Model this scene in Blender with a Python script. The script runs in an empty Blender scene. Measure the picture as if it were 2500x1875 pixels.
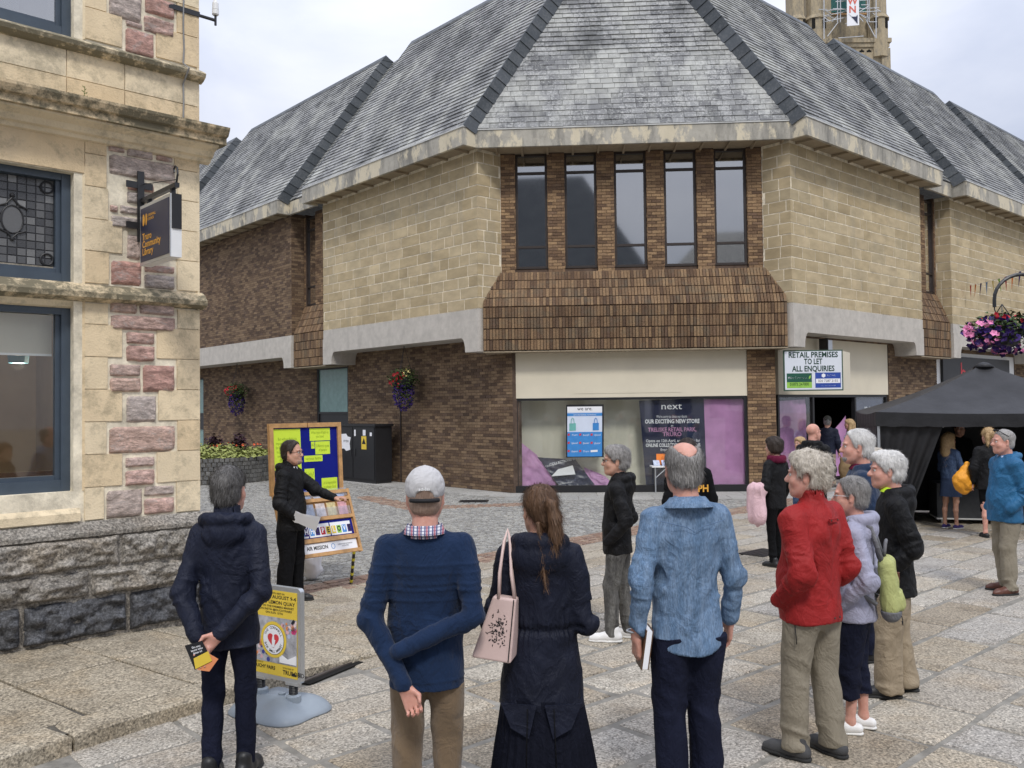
import bpy, math, random
import numpy as np
from mathutils import Matrix, Vector
rng = np.random.default_rng(7); random.seed(7)
S = bpy.context.scene; COL = S.collection
R_ = math.radians
# ------------------------------------------------------------------ camera
FPX, CX, CY, HC = 2150.0, 1250.0, 937.5, 2.08
_p = math.atan((995-937.5)/FPX); _r = .012
_Fw = np.array([0, math.cos(_p), math.sin(_p)]); _U = np.array([0, -math.sin(_p), math.cos(_p)]); _Rt = np.array([1., 0, 0])
_X = math.cos(_r)*_Rt-math.sin(_r)*_U; _Y = math.sin(_r)*_Rt+math.cos(_r)*_U; _C = np.array([0, 0, HC])
cam = bpy.data.cameras.new('camera'); cam.lens = FPX/2500*36; cam.sensor_width = 36; cam.clip_end = 2000; cam.clip_start = .05
co = bpy.data.objects.new('camera', cam); COL.objects.link(co); S.camera = co
co.matrix_world = Matrix(((_X[0], _Y[0], -_Fw[0], 0), (_X[1], _Y[1], -_Fw[1], 0), (_X[2], _Y[2], -_Fw[2], HC), (0, 0, 0, 1)))
# ------------------------------------------------------------------ sky, sun, exposure
W = bpy.data.worlds.new('World'); S.world = W; W.use_nodes = True
SUN_EL, SUN_ROT = 50, 172
wt = W.node_tree; wt.nodes.clear()
def wn(t, **k):
    n = wt.nodes.new('ShaderNode'+t)
    for a, b in k.items(): setattr(n, a, b)
    return n
out = wn('OutputWorld'); sky = wn('TexSky', sky_type='NISHITA', sun_disc=False, sun_elevation=R_(SUN_EL), sun_rotation=R_(SUN_ROT))
b1 = wn('Background'); b1.inputs[1].default_value = .1; wt.links.new(sky.outputs[0], b1.inputs[0])
tc = wn('TexCoord'); mp = wn('Mapping'); mp.inputs['Scale'].default_value = (1.0, 1.0, 2.1); wt.links.new(tc.outputs['Generated'], mp.inputs[0])
nz = wn('TexNoise'); nz.inputs['Scale'].default_value = 2.3; nz.inputs['Detail'].default_value = 7; nz.inputs['Roughness'].default_value = .52; nz.inputs['Distortion'].default_value = .35
wt.links.new(mp.outputs[0], nz.inputs['Vector'])
rp = wn('ValToRGB'); e = rp.color_ramp.elements
e[0].position = .36; e[0].color = (.53, .58, .72, 1); e[1].position = .64; e[1].color = (.80, .825, .92, 1)
wt.links.new(nz.outputs[0], rp.inputs[0])
sx = wn('SeparateXYZ'); wt.links.new(tc.outputs['Generated'], sx.inputs[0])
mr = wn('MapRange'); mr.inputs[1].default_value = 0; mr.inputs[2].default_value = 1; mr.inputs[3].default_value = .57; mr.inputs[4].default_value = 1.85
wt.links.new(sx.outputs[2], mr.inputs[0])
b2 = wn('Background'); wt.links.new(rp.outputs[0], b2.inputs[0]); wt.links.new(mr.outputs[0], b2.inputs[1])
mx = wn('MixShader'); mx.inputs[0].default_value = .93
wt.links.new(b1.outputs[0], mx.inputs[1]); wt.links.new(b2.outputs[0], mx.inputs[2]); wt.links.new(mx.outputs[0], out.inputs[0])
sl = bpy.data.lights.new('sun', 'SUN'); sl.energy = 1.5; sl.angle = R_(10); sl.color = (1, .97, .92)
so = bpy.data.objects.new('sun', sl); COL.objects.link(so)
_az = R_(SUN_ROT)   # nishita: rotation measured from +Y towards +X
_sd = Vector((math.sin(_az)*math.cos(R_(SUN_EL)), math.cos(_az)*math.cos(R_(SUN_EL)), math.sin(R_(SUN_EL))))
so.rotation_euler = (-_sd).to_track_quat('-Z', 'Y').to_euler(); so.location = (0, -5, 30)
vs = S.view_settings; vs.view_transform = 'Standard'; vs.look = 'None'; vs.gamma = 1; vs.exposure = .32; vs.use_curve_mapping = False
# ------------------------------------------------------------------ pixel helpers (photo pixels, 2500 x 1875)
Z = np.array([0, 0, 1.])
V = lambda *a: np.array(a, float)
def ray(x, y): return _Fw+_X*(x-CX)/FPX-_Y*(y-CY)/FPX
def ground(x, y, z=0): d = ray(x, y); return _C+d*((z-HC)/d[2])
def onplane(x, y, P, n): d = ray(x, y); return _C+d*(np.dot(P-_C, n)/np.dot(d, n))
def atdepth(x, y, dep): d = ray(x, y); return _C+d*(dep/d[1])
def colhit(x, P, d):
    r = ray(x, 700); A = np.array([[d[0], -r[0]], [d[1], -r[1]]]); t = np.linalg.solve(A, -(P-_C)[:2]); return t[0]
# ------------------------------------------------------------------ object helpers
WM = {}
def meta(o, label=None, cat=None, group=None, kind=None):
    if label: o['label'] = label
    if cat: o['category'] = cat
    if group: o['group'] = group
    if kind: o['kind'] = kind
    return o
def thing(name, label, cat, loc=(0, 0, 0), rz=0, group=None):
    o = bpy.data.objects.new(name, None); COL.objects.link(o); o.empty_display_size = .1
    o.location = loc; o.rotation_euler = (0, 0, rz)
    WM[o] = Matrix.Translation(Vector(loc)) @ Matrix.Rotation(rz, 4, 'Z')
    return meta(o, label, cat, group)
def mkmesh(name, v, f, mats=None, smooth=False, fm=None):
    me = bpy.data.meshes.new(name)
    v = np.asarray(v, np.float32)
    if isinstance(f, np.ndarray):
        nf, k = f.shape
        me.vertices.add(len(v)); me.vertices.foreach_set('co', v.ravel())
        me.loops.add(nf*k); me.loops.foreach_set('vertex_index', f.astype(np.int32).ravel())
        me.polygons.add(nf); me.polygons.foreach_set('loop_start', np.arange(nf, dtype=np.int32)*k)
        me.polygons.foreach_set('loop_total', np.full(nf, k, np.int32))
        me.update(calc_edges=True)
    else:
        me.from_pydata(v.tolist(), [], [list(map(int, q)) for q in f]); me.update()
    if mats is not None:
        for m in (mats if isinstance(mats, (list, tuple)) else [mats]): me.materials.append(m)
    if fm is not None: me.polygons.foreach_set('material_index', np.asarray(fm, np.int32))
    if smooth: me.polygons.foreach_set('use_smooth', np.ones(len(me.polygons), bool))
    return me
def addobj(name, me, parent=None, world=True, matrix=None):
    o = bpy.data.objects.new(name, me); COL.objects.link(o)
    if matrix is not None: o.matrix_basis = matrix
    if parent is not None:
        o.parent = parent
        if world: o.matrix_parent_inverse = WM[parent].inverted(); WM[o] = o.matrix_basis.copy()
        else: WM[o] = WM[parent] @ o.matrix_basis
    else: WM[o] = o.matrix_basis.copy()
    return o
def obj(name, v, f, mat, parent=None, smooth=False, world=True, fm=None):
    return addobj(name, mkmesh(name, v, f, mat, smooth, fm), parent, world)
BOXF = [(0, 3, 2, 1), (4, 5, 6, 7), (0, 1, 5, 4), (1, 2, 6, 5), (2, 3, 7, 6), (3, 0, 4, 7)]
class MB:
    def __init__(s): s.v = []; s.f = []; s.m = []; s.n = 0
    def add(s, v, f, m=0):
        k = s.n; s.v.extend(np.asarray(v, float).reshape(-1, 3).tolist()); s.n = len(s.v)
        s.f.extend([tuple(i+k for i in q) for q in f]); s.m.extend([m]*len(f))
    def box(s, O, A, B, C, a, b, c, m=0):
        O, A, B, C = map(np.asarray, (O, A, B, C))
        p = [O+A*i+B*j+C*k for k in c for i, j in ((a[0], b[0]), (a[1], b[0]), (a[1], b[1]), (a[0], b[1]))]
        s.add(p, BOXF, m)
    def wbox(s, lo, hi, m=0): s.box((0, 0, 0), V(1, 0, 0), V(0, 1, 0), Z, (lo[0], hi[0]), (lo[1], hi[1]), (lo[2], hi[2]), m)
    def prism(s, pts, d, m=0):
        pts = [np.asarray(p, float) for p in pts]; n = len(pts); d = np.asarray(d, float)
        s.add(pts+[p+d for p in pts], [tuple(range(n))[::-1], tuple(range(n, 2*n))]+[(i, (i+1) % n, (i+1) % n+n, i+n) for i in range(n)], m)
    def poly(s, pts, m=0): s.add(pts, [tuple(range(len(pts)))], m)
    def bar(s, a, b, r, n=8, m=0, r2=None):
        s.tube([a, b], [r, r if r2 is None else r2], n, m)
    def tube(s, path, r, n=8, m=0, cap=True):
        path = [np.asarray(p, float) for p in path]; k = len(path)
        r = [r]*k if np.isscalar(r) else list(r)
        t = [path[min(i+1, k-1)]-path[max(i-1, 0)] for i in range(k)]
        t = [q/(np.linalg.norm(q)+1e-9) for q in t]
        up = Z if abs(t[0][2]) < .9 else V(1, 0, 0); x = np.cross(up, t[0]); x /= np.linalg.norm(x); vs = []
        for i in range(k):
            x = x-t[i]*np.dot(x, t[i]); x /= np.linalg.norm(x); y = np.cross(t[i], x)
            vs += [path[i]+r[i]*(x*math.cos(2*math.pi*j/n)+y*math.sin(2*math.pi*j/n)) for j in range(n)]
        fs = [(i*n+j, i*n+(j+1) % n, (i+1)*n+(j+1) % n, (i+1)*n+j) for i in range(k-1) for j in range(n)]
        if cap: fs += [tuple(range(n))[::-1], tuple(range((k-1)*n, k*n))]
        s.add(vs, fs, m)
    def lathe(s, prof, c=(0, 0, 0), n=16, m=0):
        c = np.asarray(c, float); k = len(prof)
        vs = [c+V(r*math.cos(2*math.pi*j/n), r*math.sin(2*math.pi*j/n), z) for r, z in prof for j in range(n)]
        fs = [(i*n+j, i*n+(j+1) % n, (i+1)*n+(j+1) % n, (i+1)*n+j) for i in range(k-1) for j in range(n)]
        fs += [tuple(range(n))[::-1], tuple(range((k-1)*n, k*n))]
        s.add(vs, fs, m)
    def ball(s, c, r, n=8, m=0, sc=(1, 1, 1)):
        k = n//2+1; vs = []
        for i in range(k+1):
            th = math.pi*i/k
            vs += [np.asarray(c)+r*V(sc[0]*math.sin(th)*math.cos(2*math.pi*j/n), sc[1]*math.sin(th)*math.sin(2*math.pi*j/n), sc[2]*math.cos(th)) for j in range(n)]
        s.add(vs, [(i*n+j, (i+1)*n+j, (i+1)*n+(j+1) % n, i*n+(j+1) % n) for i in range(k) for j in range(n)], m)
    def build(s, name, mat, parent=None, smooth=False, world=True, stuff=False, label=None):
        o = obj(name, s.v, s.f, mat, parent, smooth, world, s.m if isinstance(mat, (list, tuple)) else None)
        if stuff: o['kind'] = 'stuff'
        if label: o['label'] = label
        return o
UNIT = {}
def unit(mat, name):
    k = (mat.name, name)
    if k not in UNIT:
        m = MB(); m.wbox((0, 0, 0), (1, 1, 1)); UNIT[k] = mkmesh(name, m.v, m.f, mat)
    return UNIT[k]
def pieceobj(name, mat, parent, O, A, B, C, a, b, c):
    O, A, B, C = map(np.asarray, (O, A, B, C)); q = O+A*a[0]+B*b[0]+C*c[0]
    M = Matrix.Identity(4)
    for j, (ax, r) in enumerate(((A, a), (B, b), (C, c))):
        for i in range(3): M[i][j] = ax[i]*(r[1]-r[0])
    for i in range(3): M[i][3] = q[i]
    return addobj(name, unit(mat, name), parent, True, M)
# ------------------------------------------------------------------ text (converted together at the end)
TEXTS = []
def text(s, size, mat, parent, O, X, Y, align='CENTER', bold=0., world=True, name='lettering', width=None):
    TEXTS.append((s, size, mat, parent, V(*O), V(*X), V(*Y), align, bold, world, name, width))
def flush_text():
    obs = []
    for t in TEXTS:
        c = bpy.data.curves.new('t', 'FONT'); c.body = t[0]; c.size = t[1]; c.align_x = t[7]; c.align_y = 'CENTER'; c.offset = t[8]*t[1]; c.resolution_u = 2
        o = bpy.data.objects.new('t', c); COL.objects.link(o); obs.append(o)
    dg = bpy.context.evaluated_depsgraph_get(); dg.update()
    for t, o in zip(TEXTS, obs):
        me = bpy.data.meshes.new_from_object(o.evaluated_get(dg)); me.name = t[10]
        n = len(me.vertices); co = np.zeros(n*3, np.float32); me.vertices.foreach_get('co', co); co = co.reshape(-1, 3)
        if t[11] and n: co[:, 0] *= t[11]/max(1e-6, (co[:, 0].max()-co[:, 0].min()))
        me.vertices.foreach_set('co', (t[4]+co[:, :1]*t[5]+co[:, 1:2]*t[6]).astype(np.float32).ravel()); me.materials.clear(); me.materials.append(t[2]); me.update()
        addobj(t[10], me, t[3], t[9]); bpy.data.objects.remove(o)
# ------------------------------------------------------------------ vectorised value noise
_perm = rng.random((64, 64, 64)).astype(np.float32)
def vnoise(p):
    p = np.asarray(p, np.float32); i = np.floor(p).astype(np.int32); f = p-i; f = f*f*(3-2*f); r = 0
    for a in (0, 1):
        for b in (0, 1):
            for c in (0, 1):
                w = (f[..., 0] if a else 1-f[..., 0])*(f[..., 1] if b else 1-f[..., 1])*(f[..., 2] if c else 1-f[..., 2])
                r = r+w*_perm[(i[..., 0]+a) & 63, (i[..., 1]+b) & 63, (i[..., 2]+c) & 63]
    return r*2-1
def fbm(p, o=3): return sum(vnoise(p*2**k+17*k)/2**k for k in range(o))
# ------------------------------------------------------------------ materials
class G:
    def __init__(s, name):
        s.m = bpy.data.materials.new(name); s.m.use_nodes = True; s.t = s.m.node_tree; s.b = s.t.nodes['Principled BSDF']
    def n(s, t, ins=None, o=0, **p):
        k = s.t.nodes.new('ShaderNode'+t)
        for a, b in p.items(): setattr(k, a, b)
        for a, b in (ins or {}).items():
            if isinstance(b, bpy.types.NodeSocket): s.t.links.new(b, k.inputs[a])
            else: k.inputs[a].default_value = b
        return k.outputs[o]
    def pos(s, sc=None, off=None):
        q = s.n('NewGeometry')
        if off is not None: q = s.n('VectorMath', {0: q, 1: off}, operation='ADD')
        return q if sc is None else s.n('VectorMath', {0: q, 1: sc}, operation='MULTIPLY')
    def oc(s, sc=None):
        q = s.n('TexCoord', o=3)
        return q if sc is None else s.n('VectorMath', {0: q, 1: sc}, operation='MULTIPLY')
    def rnd(s):
        a = s.n('ObjectInfo', o=5); b = s.n('NewGeometry', o=8)
        return s.n('Math', {0: s.n('Math', {0: a, 1: b}, operation='ADD')}, operation='FRACT')
    def noise(s, scale, detail=4, rough=.6, vec=None, dist=0.):
        return s.n('TexNoise', {'Vector': vec if vec is not None else s.pos(), 'Scale': scale, 'Detail': detail, 'Roughness': rough, 'Distortion': dist})
    def voro(s, scale, vec=None, o=0, feature='F1'):
        return s.n('TexVoronoi', {'Vector': vec if vec is not None else s.pos(), 'Scale': scale}, o, feature=feature)
    def ramp(s, f, st, interp='LINEAR'):
        k = s.t.nodes.new('ShaderNodeValToRGB'); e = k.color_ramp.elements; k.color_ramp.interpolation = interp
        while len(e) < len(st): e.new(.5)
        for q, (p, c) in zip(e, st): q.position = p; q.color = (c, c, c, 1) if np.isscalar(c) else (*c, 1)
        s.t.links.new(f, k.inputs[0]); return k.outputs[0]
    def mix(s, f, a, b, blend='MIX'):
        k = s.t.nodes.new('ShaderNodeMix'); k.data_type = 'RGBA'; k.blend_type = blend
        for i, v in ((0, f), (6, a), (7, b)):
            if isinstance(v, bpy.types.NodeSocket): s.t.links.new(v, k.inputs[i])
            else: k.inputs[i].default_value = v if i == 0 else ((v, v, v, 1) if np.isscalar(v) else (*v, 1))
        return k.outputs[2]
    def math(s, op, a, b=0.): return s.n('Math', {0: a, 1: b}, operation=op)
    def set(s, col=None, rough=.8, spec=.3, metal=0, bump=None, bs=.3, bd=.01):
        for k, v in (('Base Color', col), ('Roughness', rough), ('Specular IOR Level', spec), ('Metallic', metal)):
            if v is None: continue
            if isinstance(v, bpy.types.NodeSocket): s.t.links.new(v, s.b.inputs[k])
            else: s.b.inputs[k].default_value = v if k != 'Base Color' else (*v, 1)
        if bump is not None:
            s.t.links.new(s.n('Bump', {'Strength': bs, 'Distance': bd, 'Height': bump}), s.b.inputs['Normal'])
        return s.m
MATS = {}
def flat(name, c, rough=.6, spec=.3, metal=0, var=.12, vs_=6., bump=0):
    if name in MATS: return MATS[name]
    g = G(name); c = np.array(c)
    col = g.ramp(g.noise(vs_, 5), [(.3, tuple(c*(1-var))), (.7, tuple(np.minimum(1, c*(1+var))))])
    MATS[name] = g.set(col, rough, spec, metal, bump=g.noise(60, 3) if bump else None, bs=bump or .1, bd=.004)
    return MATS[name]
def granite(name, cols, dark=.5, scale=1., tint=.32, grime=.5):
    g = G(name); ob = g.n('VectorMath', {0: g.n('NewGeometry'), 1: g.n('VectorMath', {0: g.n('CombineXYZ', {0: g.rnd(), 1: g.rnd(), 2: 0.}), 1: (7., 13., 3.)}, operation='MULTIPLY')}, operation='ADD')
    base = g.ramp(g.rnd(), cols, 'LINEAR')
    sp = g.noise(64*scale, 2, .7, ob); sp2 = g.voro(58*scale, ob, 1)
    lum = g.ramp(sp, [(.34, .22), (.45, .72), (.54, 1.1), (.64, 2.0)])
    c = g.mix(1, base, lum, 'MULTIPLY')
    c = g.mix(.40, c, g.mix(1, base, g.ramp(sp2, [(.1, .25), (.5, 1.), (.9, 1.9)]), 'MULTIPLY'))
    rust = g.ramp(g.noise(1.7, 5, .65, ob), [(.5, 0.), (.72, 1.)])
    c = g.mix(g.math('MULTIPLY', rust, tint), c, g.mix(1, c, (1.15, .92, .62), 'MULTIPLY'))
    st = g.ramp(g.noise(2.6, 6, .7, ob), [(.34, 1.), (.52, 0.)])
    c = g.mix(g.math('MULTIPLY', st, grime), c, g.mix(1, c, (.5, .47, .43), 'MULTIPLY'))
    h = g.math('ADD', g.noise(9, 5, .6, ob), g.math('MULTIPLY', sp, .4))
    return g.set(c, g.ramp(g.noise(3, 4, .5, ob), [(.35, .55), (.65, .85)]), .35, bump=h, bs=.45, bd=.012)
M_slab = granite('granite_slab', [(0, (.27, .228, .17)), (.3, (.35, .31, .25)), (.55, (.335, .313, .28)), (.8, (.39, .355, .295)), (1, (.325, .278, .208))])
M_kerb = granite('granite_kerb', [(0, (.32, .275, .205)), (1, (.37, .325, .25))])
M_rock = granite('plinth_granite', [(0, (.17, .155, .135)), (.5, (.25, .23, .20)), (1, (.31, .285, .245))], scale=.8, grime=.7)
M_rockd = granite('plinth_dark_stone', [(0, (.07, .072, .078)), (1, (.11, .11, .115))], scale=.8, tint=.1, grime=.5)
M_sett = granite('granite_sett', [(0, (.20, .195, .185)), (.5, (.29, .285, .265)), (1, (.36, .35, .32))], scale=1.3, tint=.15, grime=.5)
M_sred = granite('red_sett', [(0, (.20, .13, .10)), (.5, (.27, .18, .13)), (1, (.33, .25, .19))], scale=1.3, tint=.2)
M_flag = granite('grey_flag', [(0, (.30, .295, .275)), (1, (.38, .37, .345))], scale=1.6, tint=.1, grime=.3)
def mortar(name, c):
    g = G(name); return g.set(g.ramp(g.noise(5, 8, .7), [(.3, tuple(np.array(c)*.55)), (.7, tuple(np.array(c)*1.3))]), .9, .2, bump=g.noise(40, 6), bs=.5, bd=.01)
M_mortar = mortar('joint_mortar', (.26, .245, .215)); M_mortb = mortar('brick_mortar', (.115, .08, .06)); M_mortc = mortar('stone_mortar', (.80, .72, .56)); M_dirt = mortar('joint_dirt', (.10, .09, .075))
def brickm(name, st, lich=0., dk=1.):
    g = G(name); c = g.ramp(g.rnd(), [(p, tuple(np.array(q)*dk)) for p, q in st])
    c = g.mix(1, c, g.ramp(g.noise(38, 5, .7), [(.25, .45), (.6, 1.1), (.8, 1.5)]), 'MULTIPLY')
    c = g.mix(.35, c, g.mix(1, c, g.ramp(g.noise(1.1, 5, .6), [(.3, .45), (.7, 1.3)]), 'MULTIPLY'))
    if lich:
        f = g.ramp(g.noise(2.2, 7, .75), [(.5, 0.), (.62, 1.)]); c = g.mix(g.math('MULTIPLY', f, lich), c, (.115, .105, .075))
        f = g.ramp(g.noise(1.3, 8, .8, g.pos(None, (3.3, 9., 2.))), [(.66, 0.), (.74, 1.)]); c = g.mix(g.math('MULTIPLY', f, .5), c, (.30, .20, .05))
    return g.set(c, .85, .25, bump=g.noise(55, 5, .7), bs=.6, bd=.008)
BR = [(0, (.095, .063, .045)), (.3, (.15, .098, .063)), (.55, (.21, .142, .088)), (.8, (.265, .183, .112)), (1, (.12, .08, .06))]
M_brick = brickm('brown_brick', BR); M_bpier = brickm('pier_brick', [(p, tuple(np.array(c)*(1.4, 1.33, 1.2))) for p, c in BR]); M_sold = brickm('soldier_brick', [(p, tuple(np.array(c)*(1.12, 1.05, .95))) for p, c in BR], .45)
def stonem():
    g = G('cream_block'); c = g.ramp(g.rnd(), [(0, (.38, .30, .18)), (.3, (.45, .36, .22)), (.6, (.49, .395, .25)), (.85, (.42, .345, .22)), (1, (.53, .43, .27))])
    c = g.mix(1, c, g.ramp(g.noise(2.2, 7, .6, g.pos((1, 1, 2.2))), [(.3, .80), (.7, 1.14)]), 'MULTIPLY')
    f = g.ramp(g.noise(1.1, 6, .7, g.pos((1.6, 1.6, .45))), [(.56, 0.), (.74, 1.)]); c = g.mix(g.math('MULTIPLY', f, .45), c, (.27, .255, .21))
    return g.set(c, .9, .2, bump=g.noise(30, 6, .7), bs=.3, bd=.006)
M_stone = stonem()
def concm(name, c, stain, light=0., vs=.25):
    g = G(name); c = np.array(c)
    k = g.ramp(g.noise(5, 7, .65), [(.3, tuple(c*.86)), (.7, tuple(c*1.1))])
    p = g.pos((1, 1, vs))
    f = g.ramp(g.noise(2.6, 8, .72, p), [(.47, 0.), (.64, 1.)]); k = g.mix(g.math('MULTIPLY', f, stain), k, (.155, .15, .135))
    if light: f = g.ramp(g.noise(1.5, 6, .7, g.pos((1, 1, .5), (9., 4., 1.))), [(.50, 0.), (.55, 1.)]); k = g.mix(g.math('MULTIPLY', f, light), k, (.66, .58, .42))
    f = g.ramp(g.noise(26, 6, .75), [(.60, 0.), (.68, 1.)]); k = g.mix(g.math('MULTIPLY', f, stain*.7), k, (.12, .12, .11))
    return g.set(k, .9, .2, bump=g.noise(45, 6, .7), bs=.35, bd=.006)
M_conc = concm('beam_concrete', (.50, .465, .415), .16); M_fasc = concm('fascia_concrete', (.40, .375, .32), .75, .75)
def slatem(name, st, lich, stain):
    g = G(name); c = g.ramp(g.rnd(), st)
    k = g.math('ADD', g.noise(17, 7, .8), g.math('MULTIPLY', g.noise(1.2, 5, .65), .55))
    f = g.ramp(k, [(.765, 0.), (.87, 1.)]); c = g.mix(g.math('MULTIPLY', f, lich), c, (.42, .42, .40))
    f = g.ramp(g.noise(.9, 7, .62, g.pos((1, 1, .13), (2.2, 0., 0.))), [(.47, 0.), (.62, 1.)]); c = g.mix(g.math('MULTIPLY', f, stain*.85), c, g.mix(1, (.43, .43, .39), g.ramp(g.rnd(), [(0, .75), (1, 1.15)]), 'MULTIPLY'))
    f = g.ramp(g.noise(.8, 6, .7, g.pos((1, 1, .3), (31., 4., 0.))), [(.52, 0.), (.66, 1.)]); c = g.mix(g.math('MULTIPLY', f, stain*1.1), c, (.07, .072, .07))
    f = g.ramp(g.noise(1.1, 9, .8, g.pos(None, (3., 8., 5.))), [(.69, 0.), (.73, 1.)]); c = g.mix(g.math('MULTIPLY', f, .8*(stain > 0)), c, (.33, .23, .07))
    return g.set(c, g.ramp(g.noise(8, 4), [(.3, .42), (.7, .75)]), .45, bump=g.noise(35, 6, .7), bs=.4, bd=.006)
M_slate = slatem('weathered_slate', [(0, (.085, .086, .087)), (.4, (.145, .146, .147)), (.75, (.215, .216, .213)), (1, (.118, .119, .12))], .8, .8)
M_dslate = slatem('dark_slate', [(0, (.045, .052, .058)), (1, (.085, .095, .105))], .12, 0.)
def bathm(name, dirt):
    g = G(name); c = g.ramp(g.rnd(), [(0, (.72, .555, .345)), (.5, (.78, .64, .43)), (1, (.82, .70, .50))])
    c = g.mix(1, c, g.ramp(g.noise(3.5, 8, .62), [(.28, .84), (.55, 1.), (.75, 1.08)]), 'MULTIPLY')
    f = g.ramp(g.noise(1.6, 7, .7, g.pos((1, 1, .5))), [(.52, 0.), (.72, 1.)]); c = g.mix(g.math('MULTIPLY', f, .25), c, (.48, .42, .33))
    f = g.ramp(g.math('ADD', g.noise(9, 8, .75), g.math('MULTIPLY', g.noise(1.8, 5, .6), .6)), [(.80-.16*dirt, 0.), (.98-.16*dirt, 1.)])
    c = g.mix(g.math('MULTIPLY', f, min(1, .35+dirt*.6)), c, (.085, .085, .06))
    return g.set(c, .88, .2, bump=g.math('ADD', g.noise(14, 7, .7), g.voro(60)), bs=.35, bd=.006)
M_bath = bathm('honey_limestone', .05); M_bathd = bathm('mossy_limestone', .8)
def rubm():
    g = G('red_rubble'); c = g.ramp(g.rnd(), [(0, (.50, .29, .24)), (.25, (.54, .42, .36)), (.5, (.50, .44, .40)), (.75, (.60, .41, .35)), (1, (.54, .40, .30))])
    c = g.mix(1, c, g.ramp(g.noise(12, 8, .75, g.pos((1, 1, 2.5))), [(.28, .38), (.5, 1.), (.66, 1.7)]), 'MULTIPLY')
    f = g.ramp(g.noise(6, 7, .7, g.pos((1, 1, 1.8), (5., 1., 2.)), 1.), [(.55, 0.), (.66, 1.)]); c = g.mix(g.math('MULTIPLY', f, .65), c, (.56, .50, .46))
    return g.set(c, .85, .25, bump=g.noise(16, 9, .75, g.pos((1, 1, 2.2))), bs=1., bd=.03)
M_rub = rubm()
def glassm(name, tint, fac=1., rough=.03, ior=1.5):
    g = G(name); tr = g.n('BsdfTransparent', {0: (*tint, 1)}); gl = g.n('BsdfGlossy', {0: (1, 1, 1, 1), 1: rough})
    fc = g.n('LayerWeight', {0: .5}, 1); f = g.math('MINIMUM', g.math('MULTIPLY', g.math('ADD', g.math('MULTIPLY', g.math('POWER', fc, 4.), .8), .04), fac), 1.)
    g.t.links.new(g.n('MixShader', {0: f, 1: tr, 2: gl}), g.t.nodes['Material Output'].inputs[0]); return g.m
M_glass = glassm('clear_glass', (.97, .98, .97), 1.5); M_glassu = glassm('upper_glass', (.34, .36, .37), 9., .04)
M_teal = flat('teal_film', (.16, .27, .25), .25, .6)
M_black = flat('black_metal', (.016, .016, .018), .45, .4); M_iron = flat('black_iron', (.018, .018, .02), .4, .5); M_brownf = flat('brown_frame', (.035, .026, .022), .5, .4)
M_blue = flat('slate_blue_paint', (.055, .075, .10), .4, .45); M_cream = flat('cream_panel', (.66, .60, .47), .6, .3, var=.05, vs_=1.2)
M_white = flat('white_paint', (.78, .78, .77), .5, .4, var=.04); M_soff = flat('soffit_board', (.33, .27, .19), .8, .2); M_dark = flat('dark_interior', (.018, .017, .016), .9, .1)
M_alu = flat('aluminium', (.55, .57, .59), .35, .5, .8, var=.05); M_steel = flat('galvanised_tube', (.52, .53, .54), .45, .5, .6)
M_grey = flat('grey_plastic', (.27, .31, .35), .42, .4, var=.06); M_wood = flat('varnished_wood', (.48, .27, .11), .45, .4, var=.25, vs_=14)
M_navy = flat('navy_print', (.022, .026, .060), .35, .4); M_pink = flat('mauve_paper', (.50, .26, .47), .5, .3, var=.14, vs_=3); M_paper = flat('white_print', (.80, .80, .82), .6, .3, var=.02)
M_yel = flat('yellow_print', (.72, .52, .06), .5, .3, var=.04); M_ink = flat('black_ink', (.02, .02, .022), .6, .2); M_rose = flat('rose_ink', (.50, .26, .42), .6, .2); M_gold = flat('gold_ink', (.75, .38, .06), .5, .3)
def wall_cells(L0, L1, z0, z1, ch, bl, gap, openings=(), stagger=True, var=0., seed=1):
    """pieces (a0,a1,z0,z1) of coursed masonry in a rectangle with rectangular openings"""
    r = np.random.default_rng(seed); out = []; nz_ = max(1, int(round((z1-z0)/ch))); h = (z1-z0)/nz_
    for k in range(nz_):
        za, zb = z0+k*h+gap/2, z0+(k+1)*h-gap/2; zm = (za+zb)/2
        cuts = sorted([(o[0], o[1]) for o in openings if o[2] < zm < o[3]]); segs = []; x = L0
        for a, b in cuts:
            if a > x: segs.append((x, a))
            x = max(x, b)
        if x < L1: segs.append((x, L1))
        for a, b in segs:
            p = a-((k % 2)*.5*bl if stagger and not var else r.random()*bl*.9)
            while p < b:
                l = bl*(1+var*(r.random()*2-1)); q0, q1 = max(p, a), min(p+l, b); p += l
                if q1-q0 > gap*3: out.append((q0+gap/2, q1-gap/2, za, zb))
    return out
# ================================================================== the brown shop building
def ang(d): return V(math.cos(R_(d)), math.sin(R_(d)), 0)
DL, DR, DU = ang(131.8), ang(41.8), ang(-3.2); DI = ang(86.8)
P1 = V(-.78, 21.15, 0); P2 = V(6.635, 20.735, 0); GC = V(-.04, 21.534, 0); GR = GC+DU*6.39
bld = thing('shop_building', 'brown brick and cream block shop building with steep slate roof', 'building', tuple(GC))
BUD = {'brick': 300, 'soldier_brick': 300, 'stone_block': 300, 'slate': 300}
def masonry(part, name, mat, cells, O, A, In, d0, d1, jit=.003, own=True, seed=3):
    r = np.random.default_rng(seed); rest = MB()
    for a0, a1, z0, z1 in cells:
        j = r.random()*jit
        if own and BUD.get(name, 0) > 0:
            BUD[name] -= 1; pieceobj(name, mat, part, O, A, In, Z, (a0, a1), (d0-j, d1), (z0, z1))
        else: rest.box(O, A, In, Z, (a0, a1), (d0-j, d1), (z0, z1))
    if rest.n: rest.build(name+'_courses', mat, part, stuff=True)
def slab(name, mat, parent, O, A, In, a, i, z):
    m = MB(); m.box(O, A, In, Z, a, i, z); return m.build(name, mat, parent)
TP = 1.365
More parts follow.
